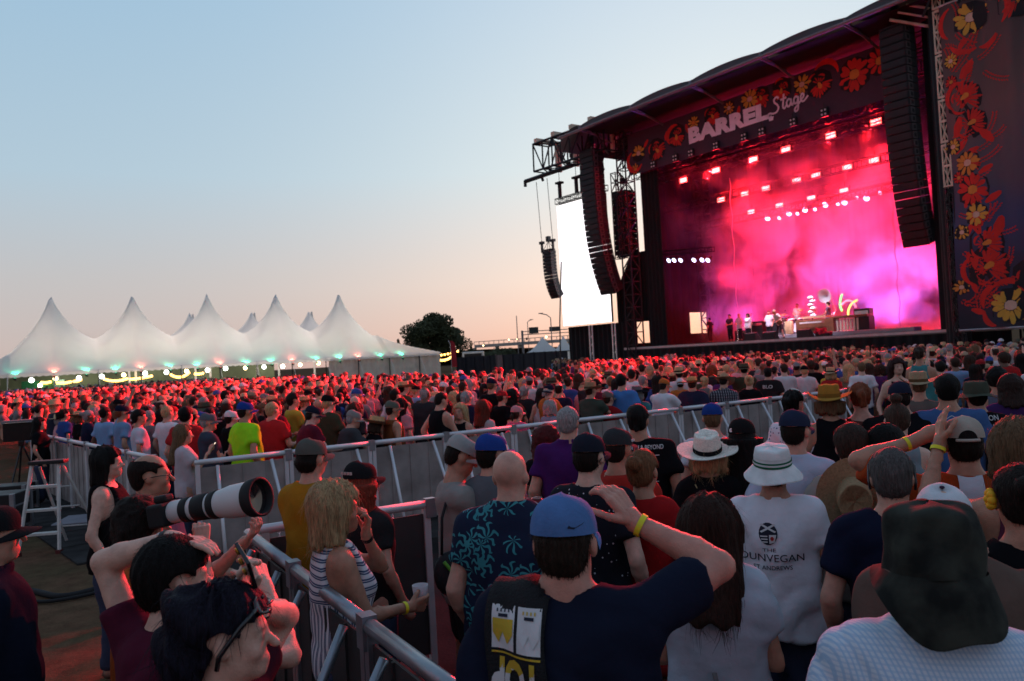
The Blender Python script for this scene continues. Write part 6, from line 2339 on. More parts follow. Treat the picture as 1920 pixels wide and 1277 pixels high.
hero('blackcurl', 'person with very long black wavy hair and black cap with a white button badge', 1392, 820, 5.5, ('long', H_BLACK, dict(length=0.34, vol=0.018)), cap((0.010, 0.010, 0.011)), BLACK, w=1.22, turn=-6, hem=0.7)
hero('dunvegan', 'man in white printed T-shirt and white bucket hat with green stripes', 1449, 880, 4.25, ('short', H_DK), dict(kind='bucket', c=(0.66, 0.68, 0.68), band=(0.02, 0.13, 0.07), tiltx=0.14), (0.64, 0.66, 0.72), w=1.12, belly=0.03, turn=3, skin=SK_TAN, hem=0.76, loose=0.012, hs=0.98, L=dict(to=(0.16, 0.27, 1.16), pole=(0.7, -0.8, -0.8)))
hero('longbrown', 'woman with very long straight brown hair in pale blue grey T-shirt', 1331, 990, 3.15, ('long', (0.030, 0.014, 0.010), dict(length=0.32, vol=0.004)), None, (0.40, 0.45, 0.52), fem=True, w=1.04, turn=2, hem=0.72, loose=0.015, skin=SK_TAN, R=dict(to=(0.12, 0.22, 1.05), pole=(0.6, -1, -0.4)), L=dict(to=(0.12, 0.22, 1.05), pole=(0.6, -1, -0.4)))
hero('bluecap', 'man in navy T-shirt and light blue cap with a towel on his left shoulder', 1060, 1016, 2.35, ('short', (0.028, 0.018, 0.013)), cap((0.080, 0.165, 0.36), seed=1), (0.010, 0.013, 0.028), w=1.28, belly=0.04, skin=(0.49, 0.225, 0.165), turn=6, hs=1.07, sleeve=0.70, hem=0.70, nk=0.125,
     R=dict(to=(0.165, 0.22, 1.60), pole=(1.0, -0.05, -0.42), fingers=True, curl=0.75, dir=(-0.55, 0.10, 0.75), palm=(-0.6, 0.4, -0.5)), L=A_DOWN)
# --- right hand side
hero('boonie', 'man in pale blue checked shirt and dark floppy sun hat, nearest at bottom right', 1750, 1066, 2.0, ('short', H_DK), None, CHECK, w=1.30, belly=0.04, neck='collar', turn=0, res=0.9, loose=0.01, wrinkle=0.8)
hero('brownshirt', 'broad man in brown T-shirt and white cap hidden behind the floppy hat', 1772, 985, 2.75, ('short', H_DK), cap((0.55, 0.55, 0.58), peak=(0.05, 0.03, 0.06), back=True), (0.115, 0.075, 0.060), w=1.5, belly=0.06)
hero('trucker', 'man in white and orange raglan shirt and beige mesh cap, left hand behind his head', 1806, 832, 3.85, ('short', H_DK), cap((0.36, 0.32, 0.27)), (0.34, 0.055, 0.015), w=1.18, skin=SK_TAN, L=dict(to=(0.20, 0.06, 1.62), pole=(1, -0.3, -0.1), dir=(-0.7, 0.2, 0.3)), R=A_DOWN, sleeve=0.9)
hero('strawback', 'man with brown hair in grey T-shirt with a straw hat hanging on his back', 1597, 838, 4.55, ('thick', (0.035, 0.020, 0.015)), None, (0.26, 0.24, 0.215), w=1.02, turn=2)
hero('greyhair', 'grey haired man in navy shirt with sunglasses pushed up on his head', 1672, 895, 3.5, ('short', (0.085, 0.078, 0.075), dict(vol=0.004)), None, NAVY, w=1.08, turn=-4)
hero('shades', 'man with black hair and dark sunglasses behind the grey haired man', 1664, 840, 4.5, ('thick', H_BLACK), None, (0.03, 0.03, 0.035), face=62, skin=SK_TAN)
hero('backpack', 'man in pale blue shirt and navy cap with a dark backpack strap', 1492, 808, 4.95, ('short', H_DK), cap((0.018, 0.026, 0.055)), (0.40, 0.48, 0.60), turn=-20, neck='collar')
hero('headband', 'woman with mint headband and long black ponytail in white dotted top', 1489, 757, 7.2, ('pony', H_BLACK, dict(length=0.30)), None, DOTS, fem=True, skin=SK_PALE, face=46)
hero('mustardhat', 'woman in mustard felt hat and dark strappy top', 1555, 752, 7.0, ('bob', H_LBR), dict(kind='cowboy', c=(0.34, 0.17, 0.03), band=(0.20, 0.10, 0.02)), BLACK, fem=True, tank=True, skin=SK_TAN, R=A_PHONE)
hero('redhead', 'redheaded woman with bare shoulders beside the mustard hat', 1613, 745, 7.0, ('pony', H_RED, dict(length=0.16)), None, (0.10, 0.035, 0.03), fem=True, tank=True, skin=(0.55, 0.32, 0.25), neck='scoop')
hero('navycap3', 'broad man in black T-shirt and navy cap in front of the red haired girl', 1687, 745, 6.7, ('short', H_DK), cap((0.016, 0.020, 0.04)), BLACK, w=1.3, skin=SK)
hero('greytank', 'woman with messy top bun in grey blue tank top', 1682, 790, 5.7, ('topbun', (0.05, 0.028, 0.02)), None, (0.20, 0.25, 0.28), fem=True, tank=True, skin=SK_PALE, R=A_PHONE, pitch=-0.2)
hero('bluetee', 'dark haired man in blue T-shirt with a white diamond logo on the back', 1775, 732, 6.6, ('thick', H_BLACK), None, (0.045, 0.10, 0.24), w=1.2, skin=SK_TAN)
hero('greenboonie', 'man in black lettered T-shirt and olive floppy hat', 1830, 744, 7.1, ('short', H_DK), dict(kind='boonie', c=(0.055, 0.062, 0.045)), BLACK, w=1.2)
hero('edgehair', 'woman with brown hair at the right edge raising both forearms', 1908, 842, 3.4, ('bob', H_LBR), None, (0.10, 0.025, 0.05), fem=True, skin=SK_TAN, turn=10, L=dict(to=(0.16, 0.36, 1.62), pole=(0.7, 0.2, -1), fingers=True, curl=0.3, dir=(-0.2, 0.2, 0.9)), R=A_PHONE, tank=True)
hero('flower', 'dark haired woman with a yellow flower behind the ear at the right edge', 1912, 935, 2.9, ('bun', H_DK), None, BLACK, fem=True, tank=True, skin=SK_TAN)
hero('afro', 'person with round dark curly hair in striped top at right', 1868, 712, 9.0, ('afro', H_BLACK, dict(vol=-0.025)), None, (0.10, 0.11, 0.15), fem=True, tank=True, skin=SK_TAN)
hero('purplekid', 'person with curly brown hair in purple shirt at the right edge', 1893, 725, 8.3, ('curly', (0.03, 0.018, 0.015), dict(vol=-0.01)), None, (0.045, 0.018, 0.085), skin=SK_TAN)
hero('strawsmall', 'person in woven straw cowboy hat right of the navy cap', 1722, 722, 8.6, ('short', H_LBR), dict(kind='cowboy', c=(0.34, 0.25, 0.15), m=STRAW, band=(0.1, 0.06, 0.03)), (0.12, 0.10, 0.09))
hero('facing', 'dark long haired girl in black top walking towards the camera', 1683, 688, 12.0, ('long', (0.028, 0.010, 0.010), dict(length=0.36, vol=0.01)), None, BLACK, fem=True, tank=True, neck='scoop', skin=SK_PALE, face=188)
hero('greentank', 'woman in teal tank top with brown ponytail and yellow lanyard', 1724, 664, 13.5, ('pony', H_BROWN, dict(length=0.2)), None, (0.05, 0.19, 0.20), fem=True, tank=True, face=40, skin=SK_TAN, R=A_FWD)

# --- leaning on the far side of the middle barrier
hero('neon', 'man in neon green T-shirt and blue cap at the barrier', 461, 772, 11.8, ('short', H_DK), cap((0.014, 0.045, 0.25)), (0.30, 0.72, 0.02), turn=-14, w=1.25, skin=SK_TAN, L=A_DOWN, group='rail')
hero('phonegirl', 'girl with very long brown hair in white top looking at a lit phone', 345, 815, 11.3, ('long', H_LBR, dict(length=0.36)), None, (0.50, 0.42, 0.46), fem=True, face=72, R=A_PHONE, L=A_PHONE, group='rail')
hero('denim', 'man in slate blue T-shirt with grey cap beside the girl with the phone', 392, 792, 12.4, ('short', H_GREY), cap((0.10, 0.11, 0.13)), (0.035, 0.05, 0.075), face=66, w=1.2, R=A_FOLD, group='rail')
hero('whitetee', 'dark haired man in white T-shirt near the left gap in the barriers', 262, 783, 13.0, ('thick', H_BLACK), None, (0.52, 0.52, 0.60), face=58, skin=SK_TAN)
hero('longdark', 'woman with long black hair in black top left of the man in white', 75, 795, 15.0, ('long', H_BLACK, dict(length=0.25)), None, BLACK, fem=True, face=70, w=1.1)
hero('maroontee', 'man in maroon T-shirt and dark cap leaning on the barrier', 588, 779, 11.9, ('short', H_DK), cap((0.014, 0.016, 0.03)), (0.10, 0.012, 0.026), face=62, w=1.25, belly=0.05, skin=(0.55, 0.31, 0.26), lean=0.18, R=dict(to=(0.12, 0.42, 1.12), pole=(0.8, -0.5, -0.5)), L=A_FWD, group='rail')
hero('greybeard', 'bearded man in charcoal T-shirt and grey cap, forearm along the rail', 664, 787, 11.9, ('short', H_GREY), cap((0.22, 0.21, 0.20)), CHAR, face=64, w=1.3, belly=0.06, lean=0.22, R=dict(to=(0.20, 0.46, 1.10), pole=(1, -0.3, -0.4)), L=A_FWD, group='rail')
hero('strawleft', 'person in wide straw hat and black top leaning on the barrier', 707, 798, 11.6, ('bob', H_BROWN), dict(kind='straw', c=(0.50, 0.33, 0.17), band=(0.08, 0.03, 0.02)), BLACK, fem=True, face=60, lean=0.2, R=A_FWD, L=A_FWD, group='rail')
hero('tattoo', 'bare shouldered man in grey cap beside the straw hat', 737, 768, 12.3, ('short', H_DK), cap((0.10, 0.11, 0.09)), (0.16, 0.05, 0.02), tank=True, face=56, skin=SK_TAN, w=1.1, group='rail')
hero('tank', 'man in black tank top with bare arms, hand on hip, at the barrier', 828, 752, 12.6, ('short', H_DK), None, BLACK, tank=True, face=52, pitch=-0.25, w=1.25, skin=SK, L=A_HIP, R=A_FWD, group='rail')
hero('blondeface', 'blonde woman turned towards us beside the man in black tank top', 862, 772, 12.6, ('long', H_BLOND, dict(length=0.25)), None, BLACK, fem=True, tank=True, neck='scoop', face=-160, skin=SK, R=A_CUP, group='rail')
hero('redwavy', 'woman with long wavy auburn hair in pale top', 908, 768, 13.0, ('long', (0.10, 0.02, 0.012), dict(length=0.25, vol=0.02)), None, (0.38, 0.33, 0.33), fem=True, face=45, group='rail')
hero('pinkcap', 'girl with pink cap and pink patterned shirt with green bag', 970, 776, 12.6, ('pony', H_BROWN, dict(length=0.15)), cap((0.50, 0.22, 0.24)), (0.55, 0.10, 0.20), fem=True, turn=-10, group='rail')
hero('greyblue', 'woman with grey hair clip in blue grey shirt with dark strap', 1033, 765, 13.3, ('bob', H_GREY), None, (0.18, 0.21, 0.28), fem=True, turn=-20, group='rail')
hero('greenhat', 'man in dark green T-shirt and brown wide brimmed hat at the rail', 1108, 732, 13.6, ('short', H_BROWN), dict(kind='cowboy', c=(0.28, 0.20, 0.12), band=(0.08, 0.05, 0.03)), (0.045, 0.06, 0.048), w=1.08, turn=-22, L=A_FWD, R=dict(to=(0.12, 0.46, 1.12), pole=(1, -0.3, -0.4)), group='rail')
hero('redwoman', 'woman in red T-shirt, glasses and grey cap leaning on the rail', 1141, 748, 13.6, ('short', H_BROWN), cap((0.14, 0.12, 0.11)), (0.24, 0.012, 0.016), fem=True, w=1.12, face=44, R=dict(to=(0.12, 0.42, 1.12), pole=(1, -0.3, -0.4)), group='rail')
hero('skyblue', 'man in sky blue T-shirt behind the red T-shirt', 1166, 715, 15.2, ('thick', H_BLACK), None, (0.06, 0.17, 0.42), w=1.12, group='rail')
hero('greyfloppy', 'woman in grey floppy sun hat and teal patterned top', 1195, 738, 14.2, ('bob', H_GREY), dict(kind='sun', c=(0.11, 0.115, 0.13), m=HATM, band=(0.05, 0.05, 0.06)), (0.04, 0.19, 0.22), fem=True, w=1.15, group='rail')
hero('orangecap', 'man in white T-shirt and orange cap leaning his arms on the rail', 1246, 724, 14.6, ('short', H_DK), cap((0.42, 0.12, 0.03)), (0.60, 0.60, 0.64), face=48, w=1.18, skin=SK_TAN, lean=0.2, R=dict(to=(0.10, 0.46, 1.10), pole=(1, -0.3, -0.4)), L=dict(to=(0.0, 0.45, 1.12), pole=(1, -0.3, -0.4)), group='rail')
hero('navytee', 'man in navy T-shirt and golden straw hat with dark band', 1298, 720, 15.2, ('short', H_BROWN), dict(kind='straw', c=(0.46, 0.31, 0.13), band=(0.02, 0.012, 0.010)), (0.018, 0.022, 0.05), w=1.25, group='rail')
hero('plaid', 'man in black and white plaid shirt with head bowed at the rail', 1358, 717, 15.6, ('short', H_DK), dict(kind='cowboy', c=(0.36, 0.26, 0.16), m=STRAW, band=(0.12, 0.08, 0.05)), PLAID, w=1.15, pitch=-0.45, turn=-12, neck='collar', group='rail')
hero('blackteerail', 'blonde woman in black T-shirt resting her arms on the rail', 1405, 716, 16.3, ('bun', H_BLOND), None, BLACK, fem=True, R=dict(to=(0.12, 0.44, 1.12), pole=(1, -0.3, -0.4)), lean=0.1, group='rail')
hero('greyaltee', 'man in black T-shirt with small print behind the rail at centre right', 1440, 700, 18.0, ('short', H_BLACK), None, (0.016, 0.016, 0.018), w=1.15, group='rail')

# ------------------------------------------------------------------ the crowd behind the barriers
LA, LBp = atz(335, 868, BZ), atz(58, 812, BZ)
mdir = (MBp - MA).normalized()
mnor = Vector((-mdir.y, mdir.x, 0))
ldir = (LBp - LA).normalized()
lnor = Vector((ldir.y, -ldir.x, 0))
if lnor.y < 0:
    lnor = -lnor
MEND = (MBp - MA).length + 1.5
def beyond(x, y):
    p = Vector((x, y, 0))
    a = Vector((MA.x, MA.y, 0))
    t = (p - a).dot(mdir)
    dm = (p - a).dot(mnor)
    if t > MEND:
        return y > 8.6 and x > 3.5
    l0 = Vector((LA.x, LA.y, 0))
    dl = (p - l0).dot(lnor)
    if t >= 0:
        return dm > (1.75 if t < 20 else 0.55)
    return dl > 0.55 and dm > 0.2
ca, sa_ = math.cos(SA), math.sin(SA)
def stage_local(x, y):
    d = Vector((x, y, 0)) - R0
    return d.dot(SX), d.dot(SY)
def in_view(x, y, mrg=1.6):
    px = 960 + FPX * x / y
    return -120 - 60 * mrg < px < 1960 + 60 * mrg
cr_ = random.Random(77)
hero_xy = [(o['loc'].x, o['loc'].y) for o in HEROES.values()]
spots_ = []
STEP = 0.66
tent_front = org + tn * (Q0 - 1.5)
yv = 7.0
row = 0
while yv < 92:
    step = STEP * (1.0 if yv < 45 else 1.12)
    xw = yv * 0.72 + 3
    xv = -xw + (row % 2) * step * 0.5
    while xv < xw:
        x, y = xv + cr_.uniform(-0.2, 0.2), yv + cr_.uniform(-0.2, 0.2)
        xv += step
        if not in_view(x, y) or not beyond(x, y):
            continue
        sx, sy = stage_local(x, y)
        if sy > -3.2 and -32 < sx < 14:
            continue
        if sy > 8:
            continue
        p = Vector((x, y, 0))
        if (p - Vector((tent_front.x, tent_front.y, 0))).dot(tn) > 0 and x < fp[0].x + 6:
            continue
        if y > 76 + max(0, (-x - 5)) * 0.05 and x > -22:
            if y > 84:
                continue
        if any((x - hx) ** 2 + (y - hy) ** 2 < 0.30 for hx, hy in hero_xy):
            continue
        if cr_.random() < 0.06:
            continue
        spots_.append((x, y))
    yv += step * 0.92
    row += 1
spots_.sort(key=lambda p: p[0] ** 2 + p[1] ** 2)
N_IND = max(0, 300 - len(HEROES) - 9)
shown = [p for p in spots_ if -20 < 960 + FPX * p[0] / p[1] < 1940]
ind_spots = shown[:N_IND]
ind_set = set(ind_spots)
far_spots = [p for p in spots_ if p not in ind_set]
# the crowd goes on behind and beside the camera
for by in range(14):
    for bx in range(26):
        x, y = -6.5 + bx * 0.72 + cr_.uniform(-0.18, 0.18), -1.5 - by * 0.8 + cr_.uniform(-0.18, 0.18)
        if cr_.random() < 0.85 and x > -3.4 - 0.3 * by:
            far_spots.append((x, y))
for by in range(9):
    for bx in range(4):
        far_spots.append((3.3 + 0.55 * by + bx * 0.75 + cr_.uniform(-0.15, 0.15), -0.6 + by * 0.72 + cr_.uniform(-0.15, 0.15))) if by < 1 or 960 + FPX * (3.0 + 0.55 * by) / (0.1 - 0.6 + by * 0.72) > 2150 else None

# body templates
def tmpl(res, **bk):
    tank = bk.pop('tank', False)
    hem = bk.pop('hem', 0.80)
    B = Body(**bk)
    return dict(B=B, skin=B.skin(res), shirt=B.shirt(res=res * 1.15, tank=tank, hem=hem, seed=int(bk.get('w', 1) * 31), loose=0.008), trousers=B.trousers(res=min(res * 1.3, 3.4)), fem=bk.get('fem', False))
TSPEC = [dict(), dict(R=A_FWD, L=A_FWD), dict(w=1.22, belly=0.06, R=A_FOLD, L=A_FOLD), dict(w=1.12, R=A_CUP), dict(w=1.05, L=A_UP, R=A_DOWN),
         dict(fem=True, h=1.66), dict(fem=True, h=1.66, tank=True, R=A_CUP), dict(fem=True, h=1.66, w=1.12, R=A_FWD, L=A_FWD), dict(fem=True, h=1.66, tank=True, R=A_UP, L=A_UP, w=0.98)]
TI = []
for sp in TSPEC:
    t = tmpl(1.45, **sp)
    t['me'] = (pmesh('person', *t['skin'][:2], SKIN, True, t['skin'][2]), pmesh('shirt', *t['shirt'], CLOTH), pmesh('trousers', *t['trousers'], DENIM))
    TI.append(t)
HTI = {}
def hair_t(style, hat, res):
    k = (style, hat, res)
    if k not in HTI:
        kw = dict(length=0.24) if style in ('long', 'pony') else {}
        if style == 'afro':
            kw['vol'] = -0.02
        P, Q = hair_mesh(style, 3, res, hat=hat, **kw)
        HTI[k] = (P, Q, pmesh('hair', P, Q, HAIR))
    return HTI[k]
SHIRTS = [('black', (0.007, 0.007, 0.009), 17), ('white', (0.60, 0.60, 0.64), 12), ('charcoal', (0.022, 0.023, 0.027), 11), ('grey', (0.15, 0.15, 0.16), 9), ('navy', (0.010, 0.014, 0.036), 11),
          ('maroon', (0.11, 0.014, 0.028), 6), ('red', (0.33, 0.02, 0.022), 5), ('royal blue', (0.03, 0.075, 0.27), 5), ('sky blue', (0.16, 0.29, 0.48), 5), ('teal', (0.03, 0.16, 0.18), 3), ('olive', (0.045, 0.05, 0.03), 5),
          ('tan', (0.34, 0.26, 0.18), 4), ('pink', (0.55, 0.24, 0.28), 3), ('orange', (0.42, 0.13, 0.03), 2), ('yellow', (0.50, 0.36, 0.05), 2), ('purple', (0.07, 0.025, 0.12), 3), ('green', (0.03, 0.13, 0.05), 2)]
HAIRS = [('black', H_BLACK, 5), ('brown', H_BROWN, 6), ('dark brown', H_DK, 5), ('blonde', H_BLOND, 3), ('grey', H_GREY, 3), ('auburn', H_RED, 1), ('light brown', H_LBR, 3)]
CAPS = [('black', BLACK, 5), ('navy', NAVY, 4), ('white', (0.58, 0.58, 0.60), 3), ('grey', (0.18, 0.18, 0.19), 4), ('red', (0.28, 0.02, 0.025), 2), ('khaki', (0.30, 0.24, 0.16), 3), ('blue', (0.03, 0.08, 0.28), 2)]
SKINS = [(SK, 6), (SK_TAN, 4), (SK_PALE, 4), (SK_DK, 1.0), ((0.25, 0.13, 0.085), 1)]
def pick(lst, rg):
    return rg.choices(lst, [q[-1] for q in lst])[0]
def wear(rg, fem):
    """headgear: (kind words, hair style, hair colour, hat kind, hat colour)"""
    hn, hc, _ = pick(HAIRS, rg)
    r = rg.random()
    if fem:
        if r < 0.36:
            return f'long {hn} hair', 'long', hc, None, None
        if r < 0.52:
            return f'{hn} ponytail', 'pony', hc, None, None
        if r < 0.66:
            return f'{hn} hair bun', 'bun', hc, None, None
        if r < 0.78:
            return f'chin length {hn} hair', 'bob', hc, None, None
        if r < 0.84:
            return f'curly {hn} hair', 'curly', hc, None, None
        if r < 0.92:
            cn, cc, _ = pick(CAPS, rg)
            return f'{cn} cap over a {hn} ponytail', 'pony', hc, 'cap', cc
        return 'straw hat', 'bob', hc, rg.choice(('straw', 'cowboy')), (0.46, 0.33, 0.19)
    if r < 0.36:
        return f'short {hn} hair', 'short', hc, None, None
    if r < 0.45:
        return f'thick {hn} hair', 'thick', hc, None, None
    if r < 0.52:
        return 'bald head', None, hc, None, None
    if r < 0.58:
        return f'thinning {hn} hair', 'bald', hc, None, None
    if r < 0.86:
        cn, cc, _ = pick(CAPS, rg)
        return f'{cn} cap', 'short', hc, 'cap', cc
    if r < 0.93:
        return 'straw hat', 'short', hc, rg.choice(('straw', 'cowboy')), (0.44, 0.31, 0.17)
    return 'floppy olive hat', 'short', hc, 'boonie', (0.07, 0.075, 0.05)
MARKS = [(95, 'below the first tent peak'), (245, 'below the second tent peak'), (388, 'below the third tent peak'), (515, 'below the fourth tent peak'), (635, 'below the fifth tent peak'), (730, 'below the tent right end'), (815, 'below the big oak'), (915, 'below the fence gap'), (1010, 'below the sign gantry'),
         (1095, 'below the white screen'), (1185, 'below the left stage tower'), (1270, 'below the low light bar'), (1370, 'below the banner word BARREL'), (1480, 'below the banner word Stage'), (1580, 'below the drum riser'), (1690, 'below the right loudspeaker array'), (1790, 'below the ladder mast'), (1890, 'below the wing banner')]
used_labels = set()
lr = random.Random(12)
def put_person(x, y, i):
    best = None
    for tr_ in range(60):
        ti = lr.choices(range(9), [10, 6, 6, 6, 1.2, 8, 5, 5, 0.8])[0]
        fem = TI[ti]['fem']
        sn, sc, _ = pick(SHIRTS, lr)
        w_ = wear(lr, fem)
        px = 960 + FPX * x / y
        mk = min(MARKS, key=lambda q: abs(q[0] - px))[1]
        d = math.hypot(x, y)
        dep = 'close behind the barrier' if d < 15.5 else 'some rows back' if d < 19 else 'further back'
        top = 'tank' if TSPEC[ti].get('tank') else 'shirt'
        arm = {4: ', one arm raised', 8: ', both arms raised'}.get(ti, '')
        lab = f"{'woman' if fem else 'man'} with {w_[0]} in {sn} {top}{arm}, {dep}, {mk}"
        if len(lab.split()) > 16:
            lab = lab.replace(dep + ', ', '')
        if lab not in used_labels and len(lab.split()) <= 16:
            used_labels.add(lab)
            break
    t = TI[ti]
    B = t['B']
    sc_ = lr.gauss(1.0, 0.035)
    sc_ = min(1.07, max(0.93, sc_))
    rz = face_angle((x, y)) + lr.gauss(0, 0.22)
    o = mobj('person', t['me'][0], None, (x, y, 0), (0, 0, rz))
    o.scale = (sc_, sc_, sc_)
    sk = pick(SKINS, lr)[0]
    o.color = col4(sk)
    tag(o, lab, 'person', 'people in the crowd behind the barriers')
    s1 = mobj('shirt', t['me'][1], o)
    v = lr.uniform(0.85, 1.15)
    s1.color = (sc[0] * v, sc[1] * v, sc[2] * v, 1)
    s2 = mobj('trousers', t['me'][2], o)
    s2.color = col4(lr.choice((JEANS, DARKP, KHAKI, CHAR)))
    M = head_matrix(B)
    if w_[1]:
        hm = mobj('hair', hair_t(w_[1], w_[3] is not None, 1.25)[2], o)
        hm.matrix_local = M
        hm.color = col4(w_[2])
    if w_[3]:
        add_hat(o, M, w_[3], w_[4], band=(0.03, 0.02, 0.015) if w_[3] != 'cap' else None, back=(w_[3] == 'cap' and lr.random() < 0.12), m=HATM if w_[3] in ('cap', 'boonie') else STRAW)
for i, (x, y) in enumerate(ind_spots):
    put_person(x, y, i)

# the far crowd: one mass of people, still real figures
def lod(res, bare=False):
    out = []
    for sp in TSPEC:
        t = tmpl(res, **dict(sp))
        P, Q, T = t['skin']
        q = t['B'].q
        lowc = (P[:, 2] < 1.37 * q) & (np.abs(P[:, 0]) < 0.155 * q) | (P[:, 2] < 0.80 * q) & (np.abs(P[:, 0]) < 0.26)
        keep = ~lowc[Q].all(1)
        out.append(dict(B=t['B'], parts=[(P, Q[keep], 0), (*t['shirt'], 1), (*t['trousers'], 3)][:2 if bare else 3], fem=t['fem']))
    return out
LODS = [(21.5, lod(3.8), 3.3, 1), (31.0, lod(5.4, True), 4.6, 0), (999.0, lod(7.2, True), 6.2, 0)]
def compact(P, Q):
    u, inv = np.unique(Q.ravel(), return_inverse=True)
    return P[u], inv.reshape(Q.shape)
hat_np = {}
def hat_arr(kind):
    if kind not in hat_np:
        if kind == 'cap':
            d, b_, _ = cap_parts()
            V = d.v + b_.v
            Fq = list(d.f) + [tuple(i + len(d.v) for i in f) for f in b_.f]
        else:
            c, b_, _ = brim_hat(kind)
            V = c.v + b_.v
            Fq = list(c.f) + [tuple(i + len(c.v) for i in f) for f in b_.f]
        hat_np[kind] = (np.array(V), np.array(Fq))
    return hat_np[kind]
# thinner hats for the far ones
def thin_hat(kind):
    k = 'thin_' + kind
    if k not in hat_np:
        n = 10
        V, Fq = [], []
        if kind == 'cap':
            prof = [(1.0, 0.03), (0.85, 0.09), (0.35, 0.13), (0.02, 0.135)]
            rx, ry = 0.091, 0.112
        else:
            prof = [(1.95, 0.035), (1.0, 0.04), (0.92, 0.13), (0.5, 0.15), (0.02, 0.14)]
            rx, ry = 0.098, 0.118
        for r, z in prof:
            for j in range(n):
                a = 2 * PI * j / n
                ext = 0.075 * max(0, math.sin(a)) ** 3 if (kind == 'cap' and z < 0.04) else 0
                V.append((rx * r * math.cos(a), -0.012 + ry * r * math.sin(a) + ext, z))
        for i in range(len(prof) - 1):
            for j in range(n):
                Fq.append((i * n + j, i * n + (j + 1) % n, (i + 1) * n + (j + 1) % n, (i + 1) * n + j))
        hat_np[k] = (np.array(V), np.array(Fq))
    return hat_np[k]
fr = random.Random(31)
VV, QQ, CC = [], [], []
off = 0
for (x, y) in far_spots:
    d = math.hypot(x, y)
    li = 2 if y < 0 else 0 if d < LODS[0][0] else 1 if d < LODS[1][0] else 2
    _, T_, hres, _ = LODS[li]
    ti = fr.choices(range(9), [10, 6, 6, 6, 2.6, 8, 5, 5, 2.2])[0]
    t = T_[ti]
    B = t['B']
    sn, sc, _ = pick(SHIRTS, fr)
    w_ = wear(fr, t['fem'])
    sk = np.array(pick(SKINS, fr)[0])
    q = min(1.10, max(0.88, fr.gauss(1.0, 0.05)))
    rz = face_angle((x, y)) + fr.gauss(0, 0.25)
    c, s_ = math.cos(rz) * q, math.sin(rz) * q
    cols = {0: sk, 1: np.array(sc) * fr.uniform(0.8, 1.2), 3: np.array(fr.choice((JEANS, DARKP, KHAKI)))}
    parts = list(t['parts'])
    if w_[1]:
        P, Q, _ = hair_t(w_[1], w_[3] is not None, hres)
        parts.append((P @ (B.Rh.T * B.hs) + B.head, Q, 4))
        cols[4] = np.array(w_[2])
    if w_[3]:
        P, Q = thin_hat('cap' if w_[3] == 'cap' else 'brim')
        parts.append((P @ (B.Rh.T * B.hs) + B.head, Q, 5))
        cols[5] = np.array(w_[4])
    for P, Q, code in parts:
        if len(Q) == 0:
            continue
        V = np.empty((len(P), 3), np.float32)
        V[:, 0] = P[:, 0] * c - P[:, 1] * s_ + x
        V[:, 1] = P[:, 0] * s_ + P[:, 1] * c + y
        V[:, 2] = P[:, 2] * q
        VV.append(V)
        QQ.append(Q + off)
        cc = np.ones((len(P), 4), np.float32)
        cc[:, :3] = cols[code]
        CC.append(cc)
        off += len(P)
crowd_mat = mat('crowd_cloth_and_skin', attr='tint', rough=0.75, vary=0.12, scale=9, spec=0.2)
cm_ = pmesh('crowd', np.concatenate(VV), np.concatenate(QQ), crowd_mat, True, np.concatenate(CC))
crowd = stuff(mobj('crowd', cm_))
crowd['label'] = 'dense festival crowd filling the field up to the stage and the tent'
print('CROWD', len(spots_), len(ind_spots), len(far_spots), 'quads', sum(len(q) for q in QQ), 'ind quads', [len(t['skin'][1]) + len(t['shirt'][1]) + len(t['trousers'][1]) for t in TI], 'heroes', len(HEROES), sum(len(o.data.polygons) for o in bpy.data.objects if o.type == 'MESH'))

# ------------------------------------------------------------------ barriers
rail_m = mat('pale_aluminium', (0.62, 0.62, 0.65), 0.45, 0.35, 0.10, 5, 0.1, 40)
dark_alu = mat('worn_aluminium', (0.30, 0.32, 0.35), 0.38, 0.7, 0.15, 6, 0.1, 50)
mesh_m = mat('perforated_sheet', (0.30, 0.265, 0.255), 0.75, 0.1, 0.35, 2.6, 0.6, 220)
tread_m = mat('tread_plate', (0.045, 0.043, 0.043), 0.8, 0.1, 0.35, 3, 0.8, 60, spec=0.0)
def barrier_mesh(w, rail, mesh, r=0.024):
    out = {}
    b = MB()
    b.path([(-w / 2, 0, BZ), (w / 2, 0, BZ)], r * 1.35, 10)
    out['top_rail'] = b.mesh('top_rail', rail, True)
    b = MB()
    b.box(-0.025, 0.025, -0.02, 0.025, 0.02, BZ - 0.02)
    out['post'] = b.mesh('post', rail)
    b = MB()
    b.box(-w / 2 + 0.05, w / 2 - 0.05, 0.0, 0.012, 0.10, BZ - 0.07)
    for k in range(1, 4):
        x = -w / 2 + w * k / 4
        b.box(x - 0.008, x + 0.008, -0.012, 0.0, 0.10, BZ - 0.07)
    out['infill_sheet'] = b.mesh('infill_sheet', mesh)
    b = MB()
    b.path([(0, -0.03, BZ - 0.06), (0, -0.62, 0.06)], 0.022, 8)
    out['brace'] = b.mesh('brace', rail, True)
    b = MB()
    b.box(-w / 2 + 0.02, w / 2 - 0.02, -0.95, 0.9, 0.005, 0.03)
    out['foot_plate'] = b.mesh('foot_plate', tread_m)
    b = MB()
    b.box(-0.04, 0.04, -0.035, 0.03, BZ - 0.1, BZ + 0.042)
    out['clamp'] = b.mesh('clamp', dark_alu)
    return out
BMESH = {}
